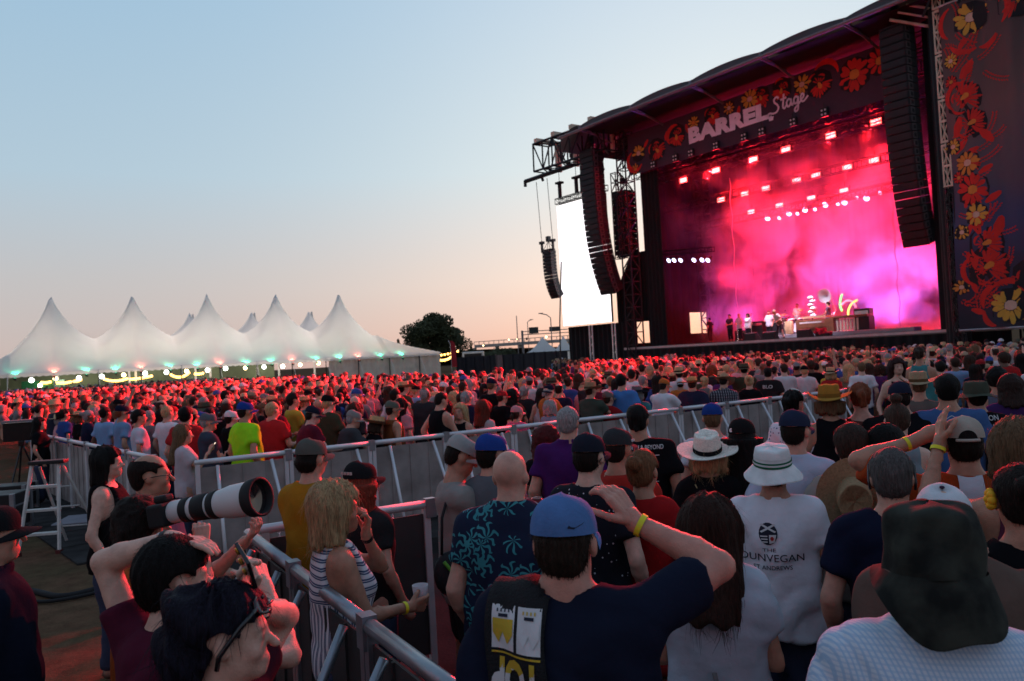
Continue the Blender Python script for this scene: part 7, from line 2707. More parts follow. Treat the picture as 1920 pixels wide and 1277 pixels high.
def barrier_line(A, Bq, w0, rail, mesh, label, side=1, start=0, braces=True):
    """side = 1: the braces stand on the right hand side of the direction A -> B"""
    d = Vector((Bq.x - A.x, Bq.y - A.y, 0))
    n = max(1, round(d.length / w0))
    w = d.length / n
    key = (round(w, 3), rail.name)
    if key not in BMESH:
        BMESH[key] = barrier_mesh(w, rail, mesh)
    me = BMESH[key]
    ang = math.atan2(d.y, d.x) + (0 if side == 1 else PI)
    for k in range(n):
        p = A + d * ((k + 0.5) / n)
        nth = ['first', 'second', 'third', 'fourth', 'fifth', 'sixth', 'seventh', 'eighth', 'ninth', 'tenth', 'eleventh', 'twelfth', 'thirteenth', 'fourteenth', 'fifteenth', 'sixteenth', 'seventeenth'][min(16, k)]
        t = thing('crowd_barrier', label % nth, 'barrier', (p.x, p.y, 0), ang, 'crowd barriers')
        mobj('top_rail', me['top_rail'], t)
        for sx in (-1, 1):
            mobj('post', me['post'], t, (sx * (w / 2 - 0.03), 0, 0))
        mobj('infill_sheet', me['infill_sheet'], t)
        mobj('foot_plate', me['foot_plate'], t)
        mobj('clamp', me['clamp'], t, (w / 2 - 0.001, 0.0, 0))
        if braces:
            for sx in (-0.27, 0.30):
                mobj('brace', me['brace'], t, (sx * w, 0, 0), (0, 0, 0.12 * (1 if sx > 0 else -1)))
rail_m2 = mat('pale_rail', (0.58, 0.58, 0.61), 0.45, 0.35, 0.10, 5, 0.1, 40)
M2 = MA + mdir * (MEND - 0.6)
barrier_line(MA, M2, 1.16, rail_m, mesh_m, 'pale metal crowd barrier, %s of the long middle row counted from the left')
barrier_line(LA + ldir * 1.0, LBp, 1.25, rail_m, mesh_m, 'pale metal crowd barrier, %s of the row going back at far left', side=-1, braces=False)
G0 = LA + ldir * 0.1
gq = atz(443, 868, BZ)
N0, N1 = atz(465, 1000, BZ), atz(830, 1277, BZ)
nd = (N1 - N0).normalized()
NS = N0
NE = N0 + nd * 4.6
barrier_line(NS, NE, 1.15, dark_alu, mat('dark_perforated_sheet', (0.05, 0.048, 0.05), 0.6, 0.3, 0.2, 2, 0.6, 220), 'dark steel crowd barrier running towards the camera, %s from the corner', side=1)
X1 = atz(805, 944, BZ)
barrier_line(Vector((N0.x + 0.05, N0.y + 0.1, BZ)), X1, 1.3, rail_m2, mat('dark_perforated_sheet', (0.05, 0.048, 0.05)), 'pale barrier crossing behind the blonde woman, %s from the corner', side=1, braces=False)
lane = MB()
c0 = Vector((N0.x, N0.y, 0))
lane.add([(N0.x + 0.2, N0.y + 0.2, 0.004), (N0.x + nd.x * 4.4 + 0.3, N0.y + nd.y * 4.4, 0.004), (9.0, 3.0, 0.004), (MA.x + mdir.x * 17, MA.y + mdir.y * 17 - 0.6, 0.004), (MA.x + 0.6, MA.y - 0.6, 0.004)], [(0, 1, 2, 3, 4)])
struct(lane.obj('lane_floor', mat('dark_lane_plates', (0.022, 0.020, 0.020), 0.95, 0, 0.35, 1.5, 0.6, 30, spec=0.0)))  # dark sheet for the lane's floor plates, added to cover the red lit ground
# two short chains hanging from the crossing barrier
for px, py in ((527, 1000), (737, 962)):
    p = atz(px, py, 1.05)
    t = thing('chain', 'short steel chain hanging on the crossing barrier, ' + ('left one near the corner' if px < 600 else 'right one beside the blonde woman'), 'chain', (p.x, p.y - 0.05, 1.07))
    lk = MB()
    lk.path([(0.008 * math.cos(a), 0, 0.013 * math.sin(a)) for a in [2 * PI * i / 8 for i in range(9)]], 0.0035, 5)
    lme = lk.mesh('link', rail_m, True)
    for k in range(9):
        mobj('link', lme, t, (0.004 * math.sin(k), 0, -0.021 * k), (0, 0, (k % 2) * PI / 2 + 0.4))

# ------------------------------------------------------------------ things people wear, carry and hold
def head_part(h, name, mb, m, smooth=True, color=None):
    o = mb.obj(name, m, h['body'], smooth)
    o.matrix_local = h['M']
    if color:
        o.color = col4(color)
    return o
gloss_black = mat('glossy_black', (0.01, 0.01, 0.012), 0.12, 0, 0.0, spec=0.6)
dark_glass = mat('dark_lens_glass', (0.015, 0.012, 0.014), 0.08, 0, 0.0, spec=0.8)
def glasses(h, up=0.0, tilt=0.0, m=None, lens=None, thin=False):
    b = MB()
    r = 0.0022 if thin else 0.004
    T = Matrix.Rotation(tilt, 4, 'X') @ Matrix.Scale(1.0 + up, 4)
    for sx in (-1, 1):
        ring = [(sx * 0.033 + 0.027 * math.cos(a), 0.104 - 0.012 * abs(math.cos(a)), -0.006 + 0.020 * math.sin(a)) for a in [2 * PI * i / 12 for i in range(13)]]
        b.path([T @ Vector(p) for p in ring], r, 5)
        b.path([T @ Vector(p) for p in ((sx * 0.060, 0.094, 0.0), (sx * 0.082, 0.05, 0.004), (sx * 0.084, -0.02, -0.002), (sx * 0.080, -0.045, -0.018))], r * (1 if thin else 1.6), 5)
    b.path([T @ Vector(p) for p in ((-0.008, 0.106, 0), (0.008, 0.106, 0))], r, 5)
    g_ = head_part(h, 'glasses', b, m or gloss_black)
    if lens:
        b = MB()
        for sx in (-1, 1):
            b.add([T @ Vector((sx * 0.033 + 0.026 * math.cos(a), 0.104 - 0.012 * abs(math.cos(a)), -0.006 + 0.019 * math.sin(a))) for a in [2 * PI * i / 12 for i in range(12)]], [tuple(range(12))])
        o = b.obj('lens', lens, h['body'])
        o.matrix_local = h['M']
H = HEROES
glasses(H['balding'], thin=True)
glasses(H['glasses'], thin=True)
glasses(H['bunwoman'], up=0.16, tilt=0.80, lens=dark_glass)
glasses(H['greyhair'], up=0.10, tilt=0.95, lens=dark_glass)
glasses(H['shades'], lens=dark_glass)
def wristband(h, sd, c, t=0.90, r=0.034, w=0.018):
    B = h['B']
    E_, W_ = B.el[sd], B.wr[sd]
    p = E_ + (W_ - E_) * t
    d = Vector(W_ - E_).normalized()
    b = MB()
    a = d.orthogonal().normalized()
    c2 = d.cross(a)
    pr = [Vector(p) + (a * math.cos(q) + c2 * math.sin(q)) * r * B.q for q in [2 * PI * i / 16 for i in range(16)]]
    vs = [q - d * w / 2 for q in pr] + [q + d * w / 2 for q in pr]
    b.add(vs, [(i, (i + 1) % 16, 16 + (i + 1) % 16, 16 + i) for i in range(16)])
    b.obj('wristband', mat('band_' + c[0], c[1], 0.6), h['body'], True)
YB = ('yellow', (0.72, 0.66, 0.03))
wristband(H['bluecap'], 1, YB, 0.93)
wristband(H['blonde'], 1, YB, 0.88, 0.032)
wristband(H['blonde'], -1, ('black', (0.01, 0.01, 0.01)), 0.93, 0.030, 0.022)
wristband(H['edgehair'], -1, YB, 0.90, 0.031)
wristband(H['trucker'], -1, YB, 0.9)
wristband(H['maroon'], -1, ('silver', (0.45, 0.45, 0.46)), 0.92, 0.031, 0.012)
wristband(H['maroon'], -1, ('dark', (0.02, 0.02, 0.025)), 0.99, 0.033, 0.022)
wristband(H['bunwoman'], -1, ('black', (0.01, 0.01, 0.01)), 0.93, 0.032, 0.024)
wristband(H['strawleft'], 1, ('white', (0.6, 0.6, 0.6)), 0.9, 0.033)

def drape(h, poly, m, name, lift=0.004, target='shirt'):
    return drape_print(poly if isinstance(poly, list) else [poly], h[target], h['body'], name, -1, lift)
def zh(h):
    return h['B'].head[2]
ink_dk = mat('dark_ink', (0.012, 0.014, 0.03), 0.8, vary=0.1)
ink_wh = mat('white_ink', (0.55, 0.55, 0.56), 0.8, vary=0.15)
ink_go = mat('gold_ink', (0.48, 0.33, 0.03), 0.8, vary=0.15)
ink_rd = mat('red_ink', (0.35, 0.02, 0.02), 0.8, vary=0.1)
def lay_text(h, body, x0, x1, z0, z1, m, name='lettering', lift=0.004, **kw):
    v, f = fit_text(body, x0, x1, z0, z1, **kw)
    return drape(h, (v, f, m), m, name, lift)
def ngon(cx, cz, rx, rz, n=18, a0=0):
    return [(cx + rx * math.cos(a0 + 2 * PI * i / n), cz + rz * math.sin(a0 + 2 * PI * i / n)) for i in range(n)]
# white T-shirt with the crest
h = H['dunvegan']
z0 = zh(h)
ex, ez = -0.045, z0 - 0.305
drape(h, [(ngon(ex, ez, 0.046, 0.055), [tuple(range(18))], ink_dk)], None, 'emblem', 0.004)
drape(h, [([(ex - 0.040, ez + 0.012), (ex - 0.032, ez + 0.006), (ex + 0.040, ez + 0.044), (ex + 0.030, ez + 0.050)], [(0, 1, 2, 3)], ink_wh), ([(ex + 0.040, ez + 0.012), (ex + 0.032, ez + 0.006), (ex - 0.040, ez + 0.044), (ex - 0.030, ez + 0.050)], [(0, 3, 2, 1)], ink_wh)], None, 'emblem', 0.007)
for k in range(3):
    drape(h, [([(ex - 0.040 + 0.004 * k, ez - 0.008 - 0.014 * k), (ex - 0.004, ez - 0.008 - 0.014 * k), (ex - 0.004, ez - 0.014 - 0.014 * k), (ex - 0.038 + 0.004 * k, ez - 0.014 - 0.014 * k)], [(0, 3, 2, 1)], ink_wh)], None, 'emblem', 0.007)
drape(h, [([(ex + 0.004, ez - 0.004), (ex + 0.040, ez - 0.004), (ex + 0.030, ez - 0.042), (ex + 0.004, ez - 0.048)], [(0, 3, 2, 1)], ink_wh)], None, 'emblem', 0.007)
drape(h, [(ngon(ex + 0.018, ez - 0.022, 0.010, 0.011, 6), [tuple(range(6))], ink_rd)], None, 'emblem', 0.010)
lay_text(h, 'THE', ex - 0.032, ex + 0.034, z0 - 0.395, z0 - 0.378, ink_dk)
lay_text(h, 'DUNVEGAN', -0.185, 0.125, z0 - 0.445, z0 - 0.408, ink_dk)
lay_text(h, 'ST ANDREWS', -0.125, 0.065, z0 - 0.488, z0 - 0.466, ink_dk)
# tour T-shirt
h = H['tourtee']
z0 = zh(h)
lay_text(h, 'BOURBON & BEYOND', -0.155, 0.195, z0 - 0.215, z0 - 0.180, ink_wh, bold=0.015)
rg_ = random.Random(4)
lines = []
for k in range(17):
    zz = z0 - 0.238 - 0.0185 * k - (0.012 if k > 6 else 0) - (0.012 if k > 11 else 0)
    hw = rg_.uniform(0.06, 0.13)
    x = 0.02 - hw
    pts, fs = [], []
    while x < 0.02 + hw:
        wl_ = rg_.uniform(0.012, 0.035)
        o = len(pts)
        pts += [(x, zz), (x + wl_, zz), (x + wl_, zz - 0.007), (x, zz - 0.007)]
        fs.append((o, o + 3, o + 2, o + 1))
        x += wl_ + 0.007
    lines.append((pts, fs, ink_wh if k else ink_go))
drape(h, lines, None, 'small_print')
h = H['greenboonie']
z0 = zh(h)
lay_text(h, 'BOURBON', -0.12, 0.14, z0 - 0.20, z0 - 0.155, ink_wh, bold=0.01)
lay_text(h, 'BEYOND', -0.10, 0.14, z0 - 0.275, z0 - 0.23, ink_wh, bold=0.01)
h = H['bluetee']
z0 = zh(h)
def outline(pts, w):
    out, fs = [], []
    n = len(pts)
    cx, cz = sum(p[0] for p in pts) / n, sum(p[1] for p in pts) / n
    for p in pts:
        out.append(p)
        out.append((cx + (p[0] - cx) * (1 - w), cz + (p[1] - cz) * (1 - w)))
    for i in range(n):
        j = (i + 1) % n
        fs.append((2 * i, 2 * i + 1, 2 * j + 1, 2 * j))
    return out, fs
o_, f_ = outline([(-0.075, z0 - 0.235), (0.0, z0 - 0.195), (0.075, z0 - 0.235), (0.0, z0 - 0.275)], 0.10)
drape(h, [(o_, f_, ink_wh)], None, 'logo')
o_, f_ = outline([(-0.035, z0 - 0.235), (0.0, z0 - 0.217), (0.035, z0 - 0.235), (0.0, z0 - 0.253)], 0.25)
drape(h, [(o_, f_, ink_wh)], None, 'logo')
h = H['greyaltee']
z0 = zh(h)
lay_text(h, 'BLO', -0.11, 0.08, z0 - 0.30, z0 - 0.23, ink_wh, bold=0.02)

# towel over the left shoulder of the man in the light blue cap
h = H['bluecap']
z0 = zh(h)
me_ = h['shirt'].data
bv = BVHTree.FromPolygons([v.co for v in me_.vertices], [tuple(p.vertices) for p in me_.polygons])
def towel_pt(u, v):
    x = -0.215 + 0.185 * u + 0.008 * math.sin(v * 9)
    zs_ = z0 - 0.175
    if v < 0.62:
        z = z0 - 0.48 + (zs_ - z0 + 0.48) * (v / 0.62)
        hit = bv.ray_cast(Vector((x, -2, z)), Vector((0, 1, 0)))
        y = hit[0].y if hit[0] else -0.1
        return (x, y - 0.012, z)
    a = PI * (v - 0.62) / 0.38
    dr = Vector((0, -math.cos(a), math.sin(a)))
    c_ = Vector((x, -0.01, zs_))
    hit = bv.ray_cast(c_ + dr * 0.6, -dr)
    p = hit[0] if hit[0] else c_ + dr * 0.1
    return tuple(p + dr * 0.012)
b = MB()
b.sheet(towel_pt, 12, 30)
tw = b.obj('towel', mat('black_towel', (0.012, 0.012, 0.014), 0.95, 0, 0.2, 20, 0.8, 150), h['body'], True)
md = tw.modifiers.new('thick', 'SOLIDIFY')
md.thickness = 0.008
md.offset = 1
prints = []
for k, (xa, xb) in enumerate(((-0.200, -0.128), (-0.118, -0.046))):
    za, zb = z0 - 0.262, z0 - 0.150
    prints.append(([(xa, za), (xb, za), (xb, zb), (xa, zb)], [(0, 1, 2, 3)], ink_wh))
drape(h, prints, None, 'print', 0.0235)
zig = []
for k, (xa, xb) in enumerate(((-0.200, -0.128), (-0.118, -0.046))):
    w_ = (xb - xa)
    zt, zm = z0 - 0.182, z0 - 0.220
    pts = [(xa + 0.004, zt), (xa + w_ * 0.5, zt), (xb - 0.004, zt), (xb - 0.004, zm), (xa + w_ * 0.7, zm - 0.026), (xa + w_ * 0.5, zm + 0.004), (xa + w_ * 0.3, zm - 0.026), (xa + 0.004, zm)]
    zig.append((pts, [(0, 7, 6, 5, 1), (1, 5, 4, 3, 2)], ink_go if k == 0 else ink_wh))
    zig.append(([(xa + w_ * 0.3, zt + 0.004), (xa + w_ * 0.7, zt + 0.004), (xa + w_ * 0.7, zt + 0.012), (xa + w_ * 0.3, zt + 0.012)], [(0, 1, 2, 3)], ink_dk))
    for q in range(4):
        zig.append(([(xa + w_ * (0.22 + 0.16 * q), zt + 0.016), (xa + w_ * (0.28 + 0.16 * q), zt + 0.016), (xa + w_ * (0.28 + 0.16 * q), zt + 0.024), (xa + w_ * (0.22 + 0.16 * q), zt + 0.024)], [(0, 1, 2, 3)], ink_go if k else ink_dk))
drape(h, zig, None, 'print', 0.026)
drape(h, [([(-0.200, z0 - 0.274), (-0.046, z0 - 0.274), (-0.046, z0 - 0.269), (-0.200, z0 - 0.269)], [(0, 1, 2, 3)], ink_go)], None, 'print', 0.024)
v, f = fit_text('TOP', -1, 1, -1, 1, bold=0.05)
v = -v
v[:, 0] = -0.123 + v[:, 0] * 0.078
v[:, 1] = z0 - 0.336 + v[:, 1] * 0.055
for o in drape(h, [(v, f, ink_wh)], None, 'lettering', 0.0245):
    o.data.materials.append(ink_go)
    zc = z0 - 0.314
    for p in o.data.polygons:
        if p.center.z > zc + 0.006 * math.sin(p.center.x * 180):
            p.material_index = 1
# his cap: pale front panel above and a small dark tick mark at the back
b = MB()
sw_ = [(0.030, 0.0), (0.046, -0.004), (0.064, 0.004), (0.070, 0.009), (0.050, 0.000), (0.040, 0.002), (0.034, 0.007)]
bvc = BVHTree.FromPolygons([v.co for v in h['hat'].data.vertices], [tuple(p.vertices) for p in h['hat'].data.polygons])
vs = []
for x, z in sw_:
    hit = bvc.ray_cast(Vector((x, -1, 0.062 + z)), Vector((0, 1, 0)))
    vs.append((x, (hit[0].y if hit[0] else -0.1) - 0.002, 0.062 + z))
b.add(vs, [(0, 1, 4, 5, 6), (1, 2, 3, 4)])
o = b.obj('logo', ink_dk, h['body'])
o.matrix_local = h['M']
b = MB()
b.sheet(lambda u, v: (0.0925 * math.cos(PI * (0.16 + 0.68 * u)) * math.cos(v * PI / 2 * 0.98) ** 0.85, -0.010 + 0.1155 * math.sin(PI * (0.16 + 0.68 * u)) * math.cos(v * PI / 2 * 0.98) ** 0.85, 0.024 + 0.1035 * math.sin(v * PI / 2 * 0.98)), 14, 8)
for k_, c_ in (('bluecap', (0.40, 0.45, 0.52)), ('bluecap2', (0.55, 0.56, 0.60)), ('glasses', (0.25, 0.36, 0.40))):
    o = mobj('cap_front', b.mesh('cap_front', HATM, True), H[k_]['body'])
    o.matrix_local = H[k_]['M']
    o.color = col4(c_)
# badge on the charcoal cap, patches
b = MB()
for k in range(2):
    b.box(0.080 + 0.001 * k, 0.094, 0.002 + 0.022 * k, 0.016 + 0.022 * k, 0.046, 0.060)
head_part(H['redtee'], 'badge', b, ink_wh, False)
b = MB()
b.lathe([(0.001, 0), (0.014, 0)], 12)
o = b.obj('badge', ink_wh, H['blackcurl']['body'])
o.matrix_local = H['blackcurl']['M'] @ Matrix.Translation((-0.055, -0.100, 0.06)) @ Matrix.Rotation(PI / 2 - 0.2, 4, 'X') @ Matrix.Rotation(-0.4, 4, 'Y')
for k in range(4):
    b = MB()
    b.box(-0.045 + 0.024 * k, -0.028 + 0.024 * k, -0.123, -0.117, 0.065, 0.082)
    head_part(H['redcurl'], 'patch', b, mat('cap_patch', (0.45, 0.32, 0.30), 0.8), False)
# second green stripe on the bucket hat
h = H['dunvegan']
b = MB()
b.sheet(lambda u, v: (0.0965 * math.cos(2 * PI * u), -0.012 + 0.1155 * math.sin(2 * PI * u), 0.078 + 0.007 * v), 32, 1)
b.sheet(lambda u, v: (0.1015 * math.cos(2 * PI * u), -0.012 + 0.1205 * math.sin(2 * PI * u), 0.0475 + 0.010 * v), 32, 1)
o = b.obj('hat_stripe', mat('white_ribbon', (0.6, 0.62, 0.62), 0.8), h['body'], True)
o.matrix_local = h['M'] @ Matrix.Rotation(0.14, 4, 'X')
# collar of the bucket hat man
# mint headband, flower
b = MB()
b.path([(0.088 * math.cos(a), 0.03 - 0.035 * math.sin(a), 0.012 + 0.118 * math.sin(a)) for a in [PI * i / 14 for i in range(15)]], 0.011, 6)
head_part(H['headband'], 'headband', b, mat('mint_cloth', (0.45, 0.62, 0.58), 0.8))
b = MB()
for k in range(8):
    a = 2 * PI * k / 8
    b.ball((-0.095, -0.01 + 0.024 * math.cos(a), 0.0 + 0.024 * math.sin(a)), 0.017, 8, 5)
b.ball((-0.105, -0.01, 0.0), 0.014, 8, 5)
head_part(H['flower'], 'flower', b, mat('yellow_petals', (0.75, 0.42, 0.02), 0.7))
# floppy hat of the nearest man: brim turned up at the sides, hanging down behind
def floppy():
    rx, ry, hc, zb = 0.102, 0.124, 0.150, -0.004
    c = MB()
    def crown(u, v):
        a = 2 * PI * u
        t = min(1, v / 0.6)
        k = (1 - 0.10 * t ** 1.5) if v < 0.6 else 0.90 * math.cos((v - 0.6) / 0.4 * PI / 2) ** 0.62
        z = hc * (0.78 * t if v < 0.6 else 0.78 + 0.22 * math.sin((v - 0.6) / 0.4 * PI / 2))
        cr = 0.004 * math.sin(3 * a + 8 * v) + 0.003 * math.sin(7 * a - 5 * v)
        return ((rx * k + cr) * math.cos(a), -0.014 + (ry * k + cr) * math.sin(a), zb + z + 0.004 * math.sin(4 * a + 1))
    c.sheet(crown, 48, 18)
    b = MB()
    def brim(u, v):
        a = 2 * PI * u
        s_, cc = math.sin(a), math.cos(a)
        back = max(0, -s_) ** 1.5
        side = abs(cc) ** 3
        w = 0.072
        out = w * v * (1 - 0.72 * back * v ** 0.5) * (1 - 0.66 * side)
        z = -0.135 * v * back + (-0.03 * side * v if cc < 0 else -0.085 * side * v) - 0.02 * v * (1 - side) * max(0, s_)
        wv = 0.008 * math.sin(5 * a + 2) * v
        return ((rx + out) * cc, -0.014 + (ry + out) * s_, zb + 0.004 + z + wv)
    b.sheet(brim, 60, 7)
    b.sheet(lambda u, v: tuple(np.array(brim(1 - u, v)) * np.array((0.985, 0.985, 1)) - np.array((0, 0, 0.003))), 60, 7)
    return c, b
c_, b_ = floppy()
h = H['boonie']
hm = h['M'] @ Matrix.Rotation(-0.10, 4, 'X') @ Matrix.Scale(1.13, 4)
o = c_.obj('hat', CAMO, h['body'], True)
o.matrix_local = hm
o = b_.obj('brim', CAMO, h['body'], True)
o.matrix_local = hm
b = MB()
b.ball((-0.088, -0.02, -0.075), 0.034, 12, 8, (0.5, 1, 1.25))
head_part(h, 'ear_defender', b, mat('neon_green', (0.06, 0.62, 0.02), 0.6))
# straw hat hanging on the back
h = H['strawback']
m4 = h['body'].matrix_world
a_, b_, d_ = hat_meshes('straw', STRAW, 3)
hb = mobj('straw_hat', a_, h['body'])
hb.color = col4((0.36, 0.27, 0.15))
hb.matrix_local = Matrix.Translation((-0.03, -0.205, zh(h) - 0.22)) @ Matrix.Rotation(R_(100), 4, 'X')
o = mobj('brim', b_, hb)
o.color = col4((0.34, 0.25, 0.14))
b = MB()
b.path([(-0.03 + 0.12 * math.cos(t_), -0.115 - 0.05 * math.sin(t_ * 0.5), zh(h) - 0.14 + 0.02 * math.sin(t_)) for t_ in [0.2 + 0.3 * i for i in range(9)]], 0.004, 5)
b.obj('hat_cord', gloss_black, h['body'], True)
# raglan shirt: pale body over the orange sleeves
h = H['trucker']
P_, Q_ = h['B'].shirt(g=0.0205, hem=0.79, res=0.85, seed=3, tank=True, loose=0.004, wrinkle=0.9)
q = h['B'].q
lim = 0.06 * q + np.clip(1.42 * q - P_[:, 2], 0, 1) * 0.22
bad = np.abs(P_[:, 0]) > lim
Q_ = Q_[~bad[Q_].any(1)]
o = mobj('shirt_body', pmesh('shirt_body', P_, Q_, CLOTH), h['body'])
o.color = col4((0.52, 0.54, 0.60))
b = MB()
def arch(u, v):
    a = PI * u
    x, z = 0.040 * math.cos(a), 0.036 + 0.042 * math.sin(a) * v
    y = -0.012 - 0.1135 * math.sqrt(max(0.01, 1 - (x / 0.094) ** 2)) * (1 - 1.2 * max(0, z - 0.045) ** 1.4)
    return (x * (0.3 + 0.7 * 1), y - 0.001, z)
b.sheet(arch, 16, 4)
head_part(h, 'cap_opening', b, HAIR, True, (0.010, 0.008, 0.008))
b = MB()
b.path([(0.093 * math.sin(t_), -0.012 - 0.1165 * math.cos(t_), 0.030) for t_ in [-0.55 + 0.11 * i for i in range(11)]], 0.008, 6)
head_part(h, 'cap_strap', b, HATM, True, (0.40, 0.36, 0.31))
# straps and lanyards
def strap(h, pts, r, m, name='strap'):
    b = MB()
    b.path(pts, r, 6)
    return b.obj(name, m, h['body'], True)
blackstrap = mat('black_webbing', (0.012, 0.012, 0.014), 0.8)
q = H['backpack']['B'].q
strap(H['backpack'], [(-0.10, -0.10 - 0.02, 1.47 * q - 0.05), (-0.125, -0.150, 1.36 * q), (-0.12, -0.165, 1.22 * q), (-0.09, -0.160, 1.05 * q)], 0.020, blackstrap)
q = H['panama']['B'].q
strap(H['panama'], [(-0.09, -0.105, 1.44 * q), (-0.02, -0.155, 1.30 * q), (0.08, -0.165, 1.12 * q), (0.15, -0.13, 1.0 * q)], 0.005, mat('gold_chain', (0.4, 0.3, 0.15), 0.4, 0.6))
q = H['longbrown']['B'].q
strap(H['longbrown'], [(0.0, -0.17, 1.12 * q), (0.02, -0.185, 1.0 * q), (0.05, -0.185, 0.86 * q), (0.07, -0.17, 0.76 * q)], 0.010, mat('grey_strap', (0.12, 0.12, 0.12), 0.7))

def held(name, label, cat, h, sd, off=(0, 0, 0), rot=(0, 0, 0), group=None):
    B = h['B']
    d, n = B.hand_axes(sd)
    p = Vector(B.wr[sd] + d * 0.085 * B.q + n * 0.035) + Vector(off)
    wp = h['loc'] + Matrix.Rotation(h['rz'], 3, 'Z') @ p
    t = thing(name, label, cat, wp, h['rz'], group)
    t.rotation_euler = (rot[0], rot[1], h['rz'] + rot[2])
    return t
screen_on = mat('phone_screen', (0.8, 0.8, 0.8), 0.3, 0, 0, emit=(1.0, 0.85, 0.6), estr=1.1)
def phone(label, h, sd, off, rot, lit=True, m=None):
    t = held('phone', label, 'phone', h, sd, off, rot, 'phones')
    b = MB()
    b.box(-0.037, 0.037, -0.004, 0.004, -0.072, 0.072)
    b.obj('case', m or gloss_black, t, bevel=0.003)
    b = MB()
    b.box(-0.033, 0.033, -0.0055, -0.0042, -0.066, 0.066)
    b.obj('screen', screen_on if lit else dark_glass, t)
phone('phone with a lit screen held by the long haired girl', H['phonegirl'], 1, (0, 0.03, 0.03), (-0.7, 0, 0.2))
t = held('cup', 'clear plastic cup held by the blonde woman in stripes', 'cup', H['blonde'], 1, (-0.02, 0.02, 0.02))
b = MB()
b.lathe([(0.032, -0.05), (0.036, 0.0), (0.042, 0.055), (0.040, 0.055), (0.034, 0.0), (0.030, -0.047)], 18)
b.obj('cup_wall', mat('frosted_plastic', (0.55, 0.52, 0.55), 0.3, 0, 0.05), t, True)
b = MB()
b.lathe([(0.001, 0.02), (0.036, 0.02)], 18)
b.obj('drink', mat('pale_drink', (0.4, 0.35, 0.35), 0.2), t)
def can(label, h, sd, c, off=(0, 0, 0)):
    t = held('drink_can', label, 'can', h, sd, off)
    b = MB()
    b.lathe([(0.001, -0.06), (0.026, -0.06), (0.033, -0.05), (0.033, 0.045), (0.028, 0.06), (0.026, 0.058), (0.001, 0.056)], 18)
    b.obj('can_body', mat('can_' + label[:6], c, 0.3, 0.5), t, True)
    b = MB()
    b.lathe([(0.0275, 0.0585), (0.0285, 0.062), (0.0265, 0.0615)], 18)
    b.obj('rim', alu, t)
can('dark red drink can held by the octopus shirt man', H['octopus'], 1, (0.12, 0.01, 0.015), (0, 0, 0.02))
can('dark drink can held by the woman in the panama hat', H['panama'], 1, (0.03, 0.03, 0.035), (0, 0, 0.04))
# gold cased phone held up by the dark haired woman
bw = H['bunwoman']
gp = at(462, 1062, 2.05)
t = thing('phone', 'phone in a shiny gold case held up beside the dark haired woman', 'phone', gp, R_(-40))
t.rotation_euler = (0.5, 0.7, R_(-40))
b = MB()
b.box(-0.036, 0.036, -0.005, 0.005, -0.07, 0.07)
b.obj('case', gloss_black, t, bevel=0.003)
b = MB()
for k in range(7):
    b.ball((-0.02 + 0.012 * math.sin(k * 2.1), -0.006, -0.055 + 0.018 * k), 0.011, 8, 4, (1, 0.25, 0.8))
b.obj('gold_relief', mat('gold_leaf', (0.75, 0.5, 0.08), 0.25, 0.9), t, True)
# shoulder bag of the man in beige
h = H['beige']
t = thing('shoulder_bag', 'black and green shoulder bag hanging at the beige T-shirt man', 'bag', h['loc'] + Matrix.Rotation(h['rz'], 3, 'Z') @ Vector((0.20, -0.12, 0.98)), h['rz'])
b = MB()
b.ball((0, 0, 0), 0.12, 14, 10, (0.45, 0.9, 1.15))
b.obj('pouch', mat('bag_black', (0.015, 0.015, 0.018), 0.7, 0, 0.2, 8, 0.5, 40), t, True)
b = MB()
b.path([(0.056, -0.05, 0.09), (0.060, 0.0, 0.02), (0.056, 0.05, -0.05)], 0.012, 6)
b.obj('green_trim', mat('bag_green', (0.10, 0.30, 0.03), 0.6), t, True)
b = MB()
b.path([(0, -0.05, 0.12), (-0.03, -0.03, 0.34), (-0.12, 0.05, 0.50)], 0.010, 6)
b.obj('strap', blackstrap, t, True)
# the big white telephoto lens and its camera
L0, L1 = at(326, 960, 3.62), at(490, 931, 3.46)
ld = (L1 - L0)
ln_ = ld.length
t = thing('telephoto_lens', 'big white telephoto lens with black rings on the photographer camera', 'camera lens', L0)
t.rotation_euler = ld.to_track_quat('Z', 'Y').to_euler()
white_lens_m = mat('lens_white', (0.55, 0.54, 0.54), 0.45, 0, 0.06)
def lring(name, prof, m):
    b = MB()
    b.lathe(prof, 28)
    b.obj(name, m, t, True)
lring('barrel', [(0.050, 0.0), (0.053, ln_ * 0.3), (0.058, ln_ * 0.5), (0.064, ln_ * 0.6), (0.072, ln_ * 0.68), (0.075, ln_ * 0.9)], white_lens_m)
for za, zb, r in ((ln_ * 0.14, ln_ * 0.23, 0.0525), (ln_ * 0.28, ln_ * 0.44, 0.0555), (ln_ * 0.47, ln_ * 0.55, 0.0600)):
    lring('rubber_ring', [(r, za), (r + 0.003, za + 0.002), (r + 0.004, zb - 0.002), (r + 0.001, zb)], mat('lens_rubber', (0.012, 0.012, 0.013), 0.7))
lring('hood', [(0.076, ln_ * 0.88), (0.082, ln_ * 0.9), (0.085, ln_), (0.074, ln_), (0.072, ln_ * 0.9)], mat('lens_rubber', (0.012, 0.012, 0.013), 0.7))
lring('front_glass', [(0.001, ln_ * 0.93), (0.072, ln_ * 0.94)], dark_glass)
b = MB()
b.box(-0.075, 0.075, -0.055, 0.05, -0.09, 0.0)
b.box(-0.03, 0.03, 0.05, 0.085, -0.08, -0.01)
b.obj('camera_body', mat('lens_rubber', (0.012, 0.012, 0.013), 0.7), t, bevel=0.012)
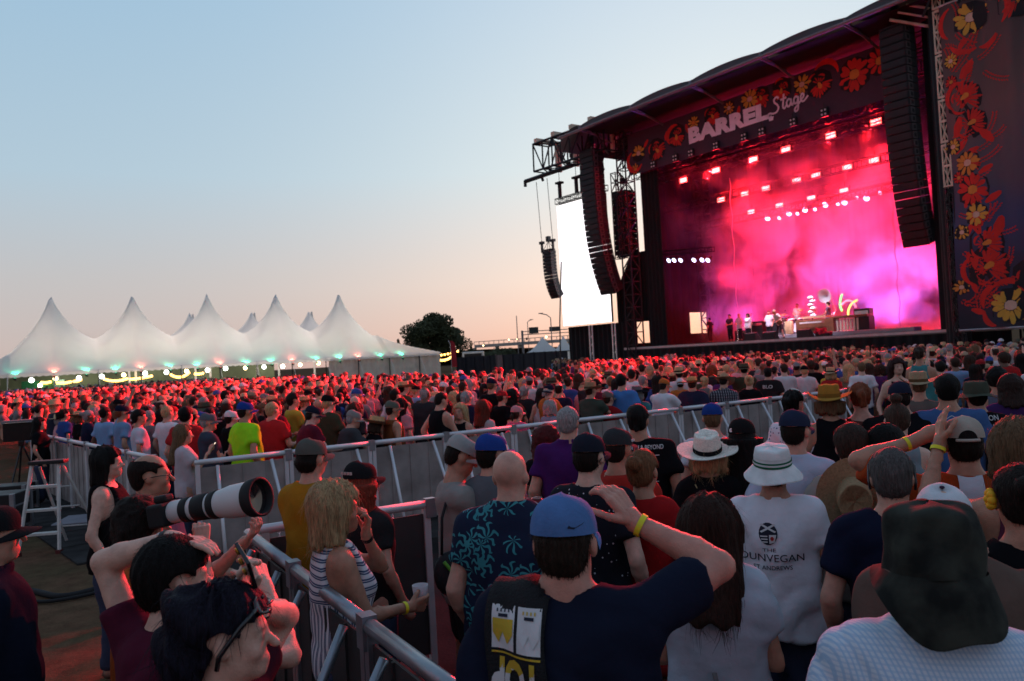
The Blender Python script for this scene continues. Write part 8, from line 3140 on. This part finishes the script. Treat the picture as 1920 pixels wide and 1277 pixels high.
# red patterned camera straps in front of the raised arm
t = thing('camera_strap', 'red and black camera strap hanging beside the raised arm', 'strap', at(372, 1030, 2.75))
b = MB()
b.path([(0.0, 0, 0.02), (0.01, 0.01, -0.05), (0.005, 0, -0.14), (0.0, 0, -0.20)], 0.010, 6)
b.obj('webbing', mat('strap_red', (0.28, 0.012, 0.014), 0.7, 0, 0.4, 60), t, True)

# ------------------------------------------------------------------ left hand corner: step ladder, cases, cables
lb = atz(62, 1032, 0.0)
lad = thing('step_ladder', 'small aluminium step ladder standing on the dirt at left', 'ladder', (lb.x + 0.22, lb.y, 0), R_(8))
lad_m = mat('ladder_pale', (0.52, 0.50, 0.48), 0.5, 0.3, 0.15, 8)
def bar(name, p, q_, w, m=lad_m):
    b = MB()
    b.path([p, q_], w, 6)
    b.obj(name, m, lad)
hh = 1.18
for sx in (-1, 1):
    bar('front_rail', (sx * 0.26, -0.32, 0), (sx * 0.17, 0.0, hh), 0.026)
    bar('rear_rail', (sx * 0.24 + 0.32, 0.40, 0), (sx * 0.15 + 0.05, 0.06, hh - 0.05), 0.020)
    b = MB()
    b.box(sx * 0.26 - 0.035, sx * 0.26 + 0.035, -0.36, -0.28, 0, 0.05)
    b.obj('foot', mat('rubber_foot', (0.10, 0.02, 0.02), 0.8), lad)
for k in range(3):
    f_ = 0.22 + 0.26 * k
    b = MB()
    w_ = 0.26 - 0.09 * f_
    b.box(-w_, w_, -0.32 * (1 - f_) - 0.02, -0.32 * (1 - f_) + 0.09, hh * f_ - 0.015, hh * f_ + 0.015)
    b.obj('step', lad_m, lad)
    bar('cross_bar', (-0.24 + 0.32 * (1 - f_) + 0.02, 0.40 - 0.34 * f_, hh * f_ * 0.95), (0.24 + 0.32 * (1 - f_) - 0.08, 0.40 - 0.34 * f_, hh * f_ * 0.95), 0.012)
b = MB()
b.box(-0.20, 0.26, -0.06, 0.12, hh - 0.01, hh + 0.04)
b.obj('top_cap', mat('ladder_black', (0.015, 0.015, 0.016), 0.6), lad, bevel=0.01)
for i, (pts, lab) in enumerate((([(-0.02, 1100), (60, 1108), (120, 1118), (200, 1100), (300, 1082)], 'thick black cable bundle lying across the dirt'), ([(0, 1120), (70, 1128), (130, 1122), (210, 1104)], 'thinner black cable below the cable bundle'))):
    w3 = [atz(a, c, 0.03) for a, c in pts]
    b = MB()
    fine = bez([tuple(p) for p in w3], 8)
    b.path(fine, 0.035 if i == 0 else 0.02, 7)
    tag(b.obj('cable', blackstrap, None, True), lab, 'cable')
for i, (px, py, w_, d_, h_, lab) in enumerate(((8, 1000, 0.9, 0.6, 0.62, 'low black flight case at the left picture edge'), (40, 960, 0.7, 0.5, 0.5, 'black flight case behind the step ladder'))):
    p = atz(px, py, 0.0)
    t = thing('flight_case', lab, 'case', (p.x - 0.2, p.y, 0), 0.15)
    b = MB()
    b.box(-w_ / 2, w_ / 2, -d_ / 2, d_ / 2, 0.1, h_)
    b.obj('case_body', mat('case_black', (0.014, 0.014, 0.016), 0.5, 0, 0.2, 4), t, bevel=0.015)
    for sx in (-1, 1):
        for sy in (-1, 1):
            b = MB()
            b.box(sx * w_ / 2 - 0.03, sx * w_ / 2 + 0.03, sy * d_ / 2 - 0.03, sy * d_ / 2 + 0.03, 0.0, h_ + 0.006)
            b.obj('corner', dark_alu, t)
    b = MB()
    b.box(-w_ / 2 - 0.004, w_ / 2 + 0.004, -d_ / 2 - 0.004, d_ / 2 + 0.004, h_ * 0.68, h_ * 0.72)
    b.obj('edge_strip', dark_alu, t)
p = atz(8, 962, 0.0)
t = thing('camera_tripod', 'black tripod with a dark monitor at the left', 'tripod', (p.x - 0.25, p.y + 1.0, 0), 0.3)
for k in range(3):
    a = 2 * PI * k / 3
    b = MB()
    b.tube((0, 0, 1.15), (0.42 * math.cos(a), 0.42 * math.sin(a), 0), 0.018, 6)
    b.obj('leg', gloss_black, t)
b = MB()
b.box(-0.30, 0.30, -0.05, 0.05, 1.2, 1.55)
b.box(-0.05, 0.05, -0.05, 0.05, 1.1, 1.2)
b.obj('monitor', gloss_black, t, bevel=0.01)
b = MB()
b.box(-0.30, 0.30, -0.12, 0.08, 1.56, 1.60)
b.obj('hood', mat('hood_grey', (0.22, 0.19, 0.20), 0.6), t)
p = atz(150, 985, 0.0)
b = MB()
b.box(-0.5, 0.5, -0.4, 0.4, 0.004, 0.05)
tag(b.obj('ground_board', mat('pale_board', (0.26, 0.26, 0.30), 0.7, 0, 0.15, 3), None, loc=(p.x, p.y + 0.4, 0), rot=(0, 0, 0.2), bevel=0.01), 'pale flat board on the ground beside the step ladder', 'board')

# ------------------------------------------------------------------ on the stage
DZ = 2.42
def on_stage(px, n):
    """x along the stage front of the point seen in column px, n metres behind the stage edge"""
    d = ray(px, 632)
    c = Vector((0, 0, CZ)) - R0
    t = (n - c.dot(SY)) / d.dot(SY)
    return (c + d * t).dot(SX)
def fwd(px, n):
    return (on_stage(px, n), n)
def performer(label, x, y, ti, shirt, hairs, rz, c2=DARKP, scale=1.0, sk=SK, z=DZ, hat=None):
    t = TI[ti]
    x, y = fwd(x, y)
    o = mobj('person', t['me'][0], None, SL(x, y, z), (0, 0, SA + rz))
    o.scale = (scale,) * 3
    o.color = col4(sk)
    tag(o, label, 'person', 'performers on the stage')
    a = mobj('shirt', t['me'][1], o)
    a.color = col4(shirt)
    a = mobj('trousers', t['me'][2], o)
    a.color = col4(c2)
    hm = mobj('hair', hair_t(hairs[0], False, 1.25)[2], o)
    hm.matrix_local = head_matrix(t['B'])
    hm.color = col4(hairs[1])
    return o
# the guitarist in front stands astride and bends over
Bg = Body(w=1.05, lean=0.45, R=A_CUP, L=dict(to=(0.30, 0.36, 1.02), pole=(0.8, -0.4, -0.8)), stance=0.34, pitch=-0.3)
P_, Q_, T_ = Bg.skin(1.3)
g1 = mobj('person', pmesh('person', P_, Q_, SKIN, True, T_), None, SL(on_stage(1463, 1.2), 1.2, DZ), (0, 0, SA + PI * 0.9))
g1.color = col4(SK)
tag(g1, 'guitarist in pale shirt bending over with legs wide apart at the stage front', 'person', 'performers on the stage')
o = mobj('shirt', pmesh('shirt', *Bg.shirt(res=1.4), CLOTH), g1)
o.color = col4((0.55, 0.42, 0.38))
o = mobj('trousers', pmesh('trousers', *Bg.trousers(res=1.3), DENIM), g1)
o.color = col4((0.05, 0.03, 0.04))
o = mobj('hair', hair_t('thick', False, 1.25)[2], g1)
o.matrix_local = head_matrix(Bg)
o.color = col4(H_BLOND)
performer('bass player in white shirt behind the bending guitarist', 1444, 2.8, 3, (0.6, 0.55, 0.6), ('short', H_BROWN), PI)
performer('drummer in white T-shirt behind the drum kit', 1498, 4.3, 1, (0.62, 0.6, 0.62), ('short', H_BROWN), PI, z=DZ + 0.35)
performer('keyboard player in dark shirt beside the big white bell', 1556, 3.2, 1, (0.10, 0.06, 0.10), ('thick', H_DK), PI * 0.6, z=DZ + 0.2)
performer('horn player in dark suit at the left of the stage', 1370, 2.8, 1, (0.04, 0.03, 0.05), ('short', H_DK), PI)
performer('horn player in pale shirt, right of the dark suited one', 1388, 3.0, 1, (0.5, 0.4, 0.5), ('short', H_BLOND), PI)
performer('singer in white top near the left microphone', 1404, 2.2, 5, (0.6, 0.55, 0.6), ('long', H_BROWN), PI)
performer('stage hand in black near the bright side opening', 1332, 5.0, 0, BLACK, ('short', H_BLACK), PI / 2)
def gear(name, label, cat, x, y, z=DZ, rz=0.0):
    x, y = fwd(x, y)
    return thing(name, label, cat, SL(x, y, z), SA + rz)
chrome = mat('chrome', (0.6, 0.6, 0.62), 0.2, 0.9, 0.05)
wood_k = mat('organ_wood', (0.16, 0.06, 0.03), 0.5, 0, 0.3, 3)
# drum kit
t = gear('drum_kit', 'drum kit with cymbals on a low riser behind the guitarist', 'drum kit', 1496, 3.3)
b = MB()
b.box(-1.4, 1.4, -0.9, 1.6, 0, 0.35)
b.obj('riser', deck_mat, t)
def drum(x, y, z, r, hgt, tilt=(0, 0, 0)):
    b = MB()
    b.lathe([(0.01, hgt), (r, hgt), (r * 1.02, hgt * 0.97), (r, hgt * 0.9), (r, 0.02), (r, 0)], 20)
    o = b.obj('drum', mat('drum_shell', (0.10, 0.04, 0.10), 0.3, 0.2), t, True, (x, y, z), tilt)
    b = MB()
    b.lathe([(0.005, hgt + 0.004), (r * 0.97, hgt + 0.004)], 20)
    b.obj('head', mat('drum_head', (0.65, 0.62, 0.65), 0.5), o)
drum(0, 0.35, 0.62, 0.30, 0.42, (PI / 2, 0, 0))
drum(-0.3, -0.05, 0.95, 0.17, 0.2, (0.3, 0, 0))
drum(0.28, -0.05, 0.95, 0.17, 0.2, (0.3, 0, 0))
drum(0.75, 0.35, 0.45, 0.21, 0.4)
drum(-0.65, 0.4, 0.75, 0.19, 0.16)
for x, y, z, r in ((-1.0, 0.1, 1.45, 0.24), (0.95, 0.1, 1.55, 0.26), (0.4, -0.2, 1.65, 0.22), (-0.95, 0.55, 1.15, 0.18)):
    b = MB()
    b.lathe([(0.01, 0.03), (0.05, 0.02), (r, 0.0)], 20)
    o = b.obj('cymbal', mat('brass', (0.75, 0.55, 0.25), 0.25, 0.9), t, True, (x, y, z), (0.25, 0.1, 0))
    b = MB()
    b.tube((x, y, 0.35), (x, y, z), 0.012, 6)
    b.obj('stand', chrome, t)
# organ / keyboards
t = gear('keyboard_rig', 'wooden organ with white keyboards on top at centre right of stage', 'keyboard', 1528, 1.9)
b = MB()
b.box(-1.2, 1.2, 0, 0.6, 0, 1.0)
b.obj('organ_case', wood_k, t, bevel=0.02)
b = MB()
b.box(-0.75, 0.75, -0.25, 0.25, 1.05, 1.16)
b.obj('keyboard', mat('tan_board', (0.5, 0.33, 0.2), 0.5), t, loc=(0, 0.25, 0.02))
b = MB()
b.box(-0.7, 0.7, -0.36, -0.08, 0.78, 0.86)
b.obj('keys', mat('ivory', (0.7, 0.65, 0.65), 0.4), t)
t = gear('keyboard_rig', 'second keyboard desk with pale slatted front at right', 'keyboard', 1592, 2.0)
b = MB()
b.box(-1.1, 1.1, 0, 0.7, 0.95, 1.08)
b.obj('desk_top', wood_k, t, bevel=0.02)
for k in range(9):
    b = MB()
    b.box(-0.95 + 0.2 * k, -0.83 + 0.2 * k, 0.05, 0.1, 0.25, 0.9)
    b.obj('slat', mat('pale_wood', (0.45, 0.36, 0.28), 0.6), t)
b = MB()
b.box(0.6, 1.2, 0.0, 0.6, 0, 0.94)
b.obj('cabinet', fix_body, t, bevel=0.02)
# white stacked column, white bell, glowing balloons
wp = mat('white_gloss', (0.75, 0.72, 0.75), 0.3)
t = gear('stacked_lamp', 'tall white column of stacked beads beside the keyboards', 'sculpture', 1526, 3.0)
for k in range(6):
    b = MB()
    b.ball((0.06 * (-1) ** k, 0, 1.25 + 0.21 * k), 0.17, 12, 8, (1.15, 1, 0.62))
    b.obj('bead', wp, t, True)
b = MB()
b.tube((0, 0, 0), (0, 0, 1.2), 0.03, 6)
b.obj('pole', fix_body, t)
t = gear('sousaphone', 'big white round horn bell above the keyboard player', 'horn', 1551, 3.6)
b = MB()
b.lathe([(0.06, -0.5), (0.10, -0.25), (0.22, -0.08), (0.44, 0.0), (0.45, 0.02), (0.42, 0.02), (0.2, -0.06), (0.08, -0.24)], 24)
b.obj('bell', wp, t, True, (0, 0, 2.35), (PI / 2 + 0.2, 0.25, 0))
b = MB()
b.path([(0, 0.5, 2.3), (0, 0.75, 2.0), (0.2, 0.7, 1.5), (0.3, 0.3, 1.2), (0.1, 0.1, 1.3)], 0.06, 8)
b.obj('tubing', wp, t, True)
for i, (pts, c_, lab) in enumerate((([(0, 0, 1.35), (-0.10, 0, 1.7), (-0.02, 0, 2.1), (0.08, 0, 2.3)], (0.2, 1.0, 0.25), 'green glowing balloon tube above the right keyboard'), ([(0, 0, 1.7), (0.3, 0, 1.9), (0.6, 0, 1.85), (0.85, 0, 1.5)], (1.0, 0.25, 0.35), 'pink glowing balloon tube arching at right'), ([(0.35, 0, 1.1), (0.40, 0, 1.4), (0.6, 0, 1.7), (0.95, 0, 1.9)], (1.0, 0.85, 0.2), 'yellow glowing balloon tube leaning right'))):
    t = gear('balloon_tube', lab, 'balloon', 1582, 2.6)
    b = MB()
    b.path(bez(pts, 6), 0.055, 8)
    b.obj('tube', mat('glow_%d' % i, c_, 0.4, 0, 0, emit=c_, estr=1.6), t, True)
for i, (x, lab) in enumerate(((1406, 'black floor monitor wedge, leftmost on the stage edge'), (1441, 'black floor monitor wedge, second on the stage edge'), (1506, 'black floor monitor wedge in front of the keyboards'))):
    t = gear('floor_monitor', lab, 'speaker', x, 0.7)
    b = MB()
    b.add([(-0.4, 0, 0), (0.4, 0, 0), (0.4, 0.55, 0), (-0.4, 0.55, 0), (-0.4, 0.0, 0.42), (0.4, 0.0, 0.42), (0.4, 0.18, 0.46), (-0.4, 0.18, 0.46)], [(3, 2, 1, 0), (0, 1, 5, 4), (4, 5, 6, 7), (7, 6, 2, 3), (1, 2, 6, 5), (0, 3, 7, 4)])
    b.obj('cabinet', fix_body, t, bevel=0.02)
    b = MB()
    b.add([(-0.34, 0.24, 0.40), (0.34, 0.24, 0.40), (0.34, 0.5, 0.08), (-0.34, 0.5, 0.08)], [(0, 1, 2, 3)])
    b.obj('grille', cab_front, t)
for i, x in enumerate((1384, 1410, 1472)):
    t = gear('microphone_stand', ['microphone stand at the far left of the band', 'microphone stand in front of the singer', 'microphone stand beside the guitarist'][i], 'mic stand', x, 1.8)
    b = MB()
    b.lathe([(0.02, 0.03), (0.15, 0.02), (0.15, 0.0)], 12)
    b.tube((0, 0, 0), (0, 0, 1.45), 0.014, 6)
    b.tube((0, 0, 1.4), (0.25, -0.2, 1.6), 0.012, 6)
    b.obj('stand', chrome, t)
    b = MB()
    b.ball((0.27, -0.22, 1.62), 0.035, 8, 5)
    b.obj('microphone', fix_body, t, True)
t = gear('platform_step', 'long low pale platform edge behind the performers', 'platform', 1565, 1.5)
b = MB()
b.box(-4.2, 4.4, 0, 0.8, 0, 0.22)
b.obj('platform', mat('platform_grey', (0.25, 0.24, 0.26), 0.5, 0, 0.15, 2), t, bevel=0.02)
t = gear('flower_bundle', 'bundle of red flowers on the front edge of the stage', 'flowers', 1545, 0.35)
fr2 = random.Random(8)
for k in range(26):
    b = MB()
    b.ball((fr2.uniform(-0.45, 0.45), fr2.uniform(-0.2, 0.2), fr2.uniform(0.1, 0.42)), fr2.uniform(0.06, 0.11), 8, 5)
    b.obj('flower', mat('red_petal', (0.4, 0.02, 0.05), 0.7), t, True)
b = MB()
b.box(-0.4, 0.4, -0.2, 0.2, 0.0, 0.15)
b.obj('planter', fix_body, t)
# guitar of the bending man
t = thing('electric_guitar', 'electric guitar held by the bending guitarist', 'guitar', SL(on_stage(1463, 0.85), 0.85, DZ + 0.95), SA)
b = MB()
b.ball((0, 0, 0), 0.2, 14, 8, (1.0, 0.2, 0.75))
b.obj('body', wood_k, t, True)
b = MB()
b.tube((0.15, 0, 0.03), (0.75, 0, 0.28), 0.025, 6)
b.obj('neck', wood_k, t)

for i, (px, n, w_, h_, lab) in enumerate(((1458, 4.0, 0.9, 1.3, 'tall black guitar amplifier behind the bass player'), (1476, 4.4, 0.8, 1.1, 'black guitar amplifier left of the drums'), (1420, 4.0, 0.9, 1.2, 'black amplifier stack behind the singer'), (1618, 2.6, 0.9, 1.4, 'black equipment rack at the right end of the band'), (1392, 4.6, 1.2, 0.7, 'low black equipment case behind the horn players'))):
    t = gear('amplifier', lab, 'amplifier', px, n)
    b = MB()
    b.box(-w_ / 2, w_ / 2, 0, 0.45, 0, h_)
    b.obj('cabinet', fix_body, t, bevel=0.02)
    b = MB()
    b.box(-w_ / 2 + 0.05, w_ / 2 - 0.05, -0.012, -0.002, 0.06, h_ * 0.72)
    b.obj('grille', cab_front, t)
    b = MB()
    b.box(-w_ / 2 + 0.05, w_ / 2 - 0.05, -0.014, -0.002, h_ * 0.78, h_ * 0.92)
    b.obj('control_panel', chrome, t)
for i, px in enumerate((1478, 1484, 1514)):
    t = gear('conga_drum', ['pale conga drum, leftmost of the trio', 'pale conga drum, middle of the trio', 'pale conga drum right of the drum kit'][i], 'drum', px, 2.2)
    b = MB()
    b.lathe([(0.12, 0.25), (0.17, 0.6), (0.14, 1.0), (0.13, 1.02)], 16)
    b.obj('shell', mat('conga_wood', (0.5, 0.32, 0.18), 0.35), t, True)
    b = MB()
    b.lathe([(0.005, 1.025), (0.135, 1.02)], 16)
    b.obj('skin', mat('drum_head', (0.65, 0.62, 0.65), 0.5), t)
    b = MB()
    for k in range(3):
        a = 2 * PI * k / 3
        b.tube((0.1 * math.cos(a), 0.1 * math.sin(a), 0.3), (0.24 * math.cos(a), 0.24 * math.sin(a), 0), 0.012, 5)
    b.obj('stand', chrome, t)
# little four-eyed blinders along the lower edge of the banner, and hanging cables
dot_m = mat('pale_dot', (0.55, 0.48, 0.52), 0.4)
for i, px in enumerate((1244, 1286, 1316, 1364, 1418, 1452, 1512, 1572)):
    t = sthing('blinder_light', f'small four eyed blinder light under the banner, {row_name(i, 8)}', 'blinder', on_stage(px, -0.2), -0.25, 14.25, 'blinders under the banner')
    b = MB()
    b.box(-0.22, 0.22, 0.0, 0.12, -0.24, 0.24)
    b.tube((0, 0.06, 0.24), (0, 0.06, 0.5), 0.02, 5)
    b.obj('housing', fix_body, t)
    for sx in (-0.1, 0.1):
        for sz in (-0.11, 0.11):
            b = MB()
            b.tube((sx, 0.0, sz), (sx, -0.02, sz), 0.055, 10)
            b.obj('eye', dot_m, t)
for i, (px, n, z1, z0_) in enumerate(((1386, 3.4, 13.0, 4.6), (1240, 3.0, 13.5, 9.0), (1690, 2.0, 9.5, 2.5))):
    t = sthing('hanging_cable', ['pale chain hanging down the middle of the stage', 'thin cable above the low left light bar', 'thin cable hanging below the right loudspeaker array'][i], 'cable', on_stage(px, n), n, 0)
    b = MB()
    b.path([(0.06 * math.sin(k * 1.3), 0, z1 + (z0_ - z1) * k / 20) for k in range(21)], 0.022, 5)
    b.obj('cable', mat('pale_chain', (0.6, 0.45, 0.5), 0.4, 0.3), t)
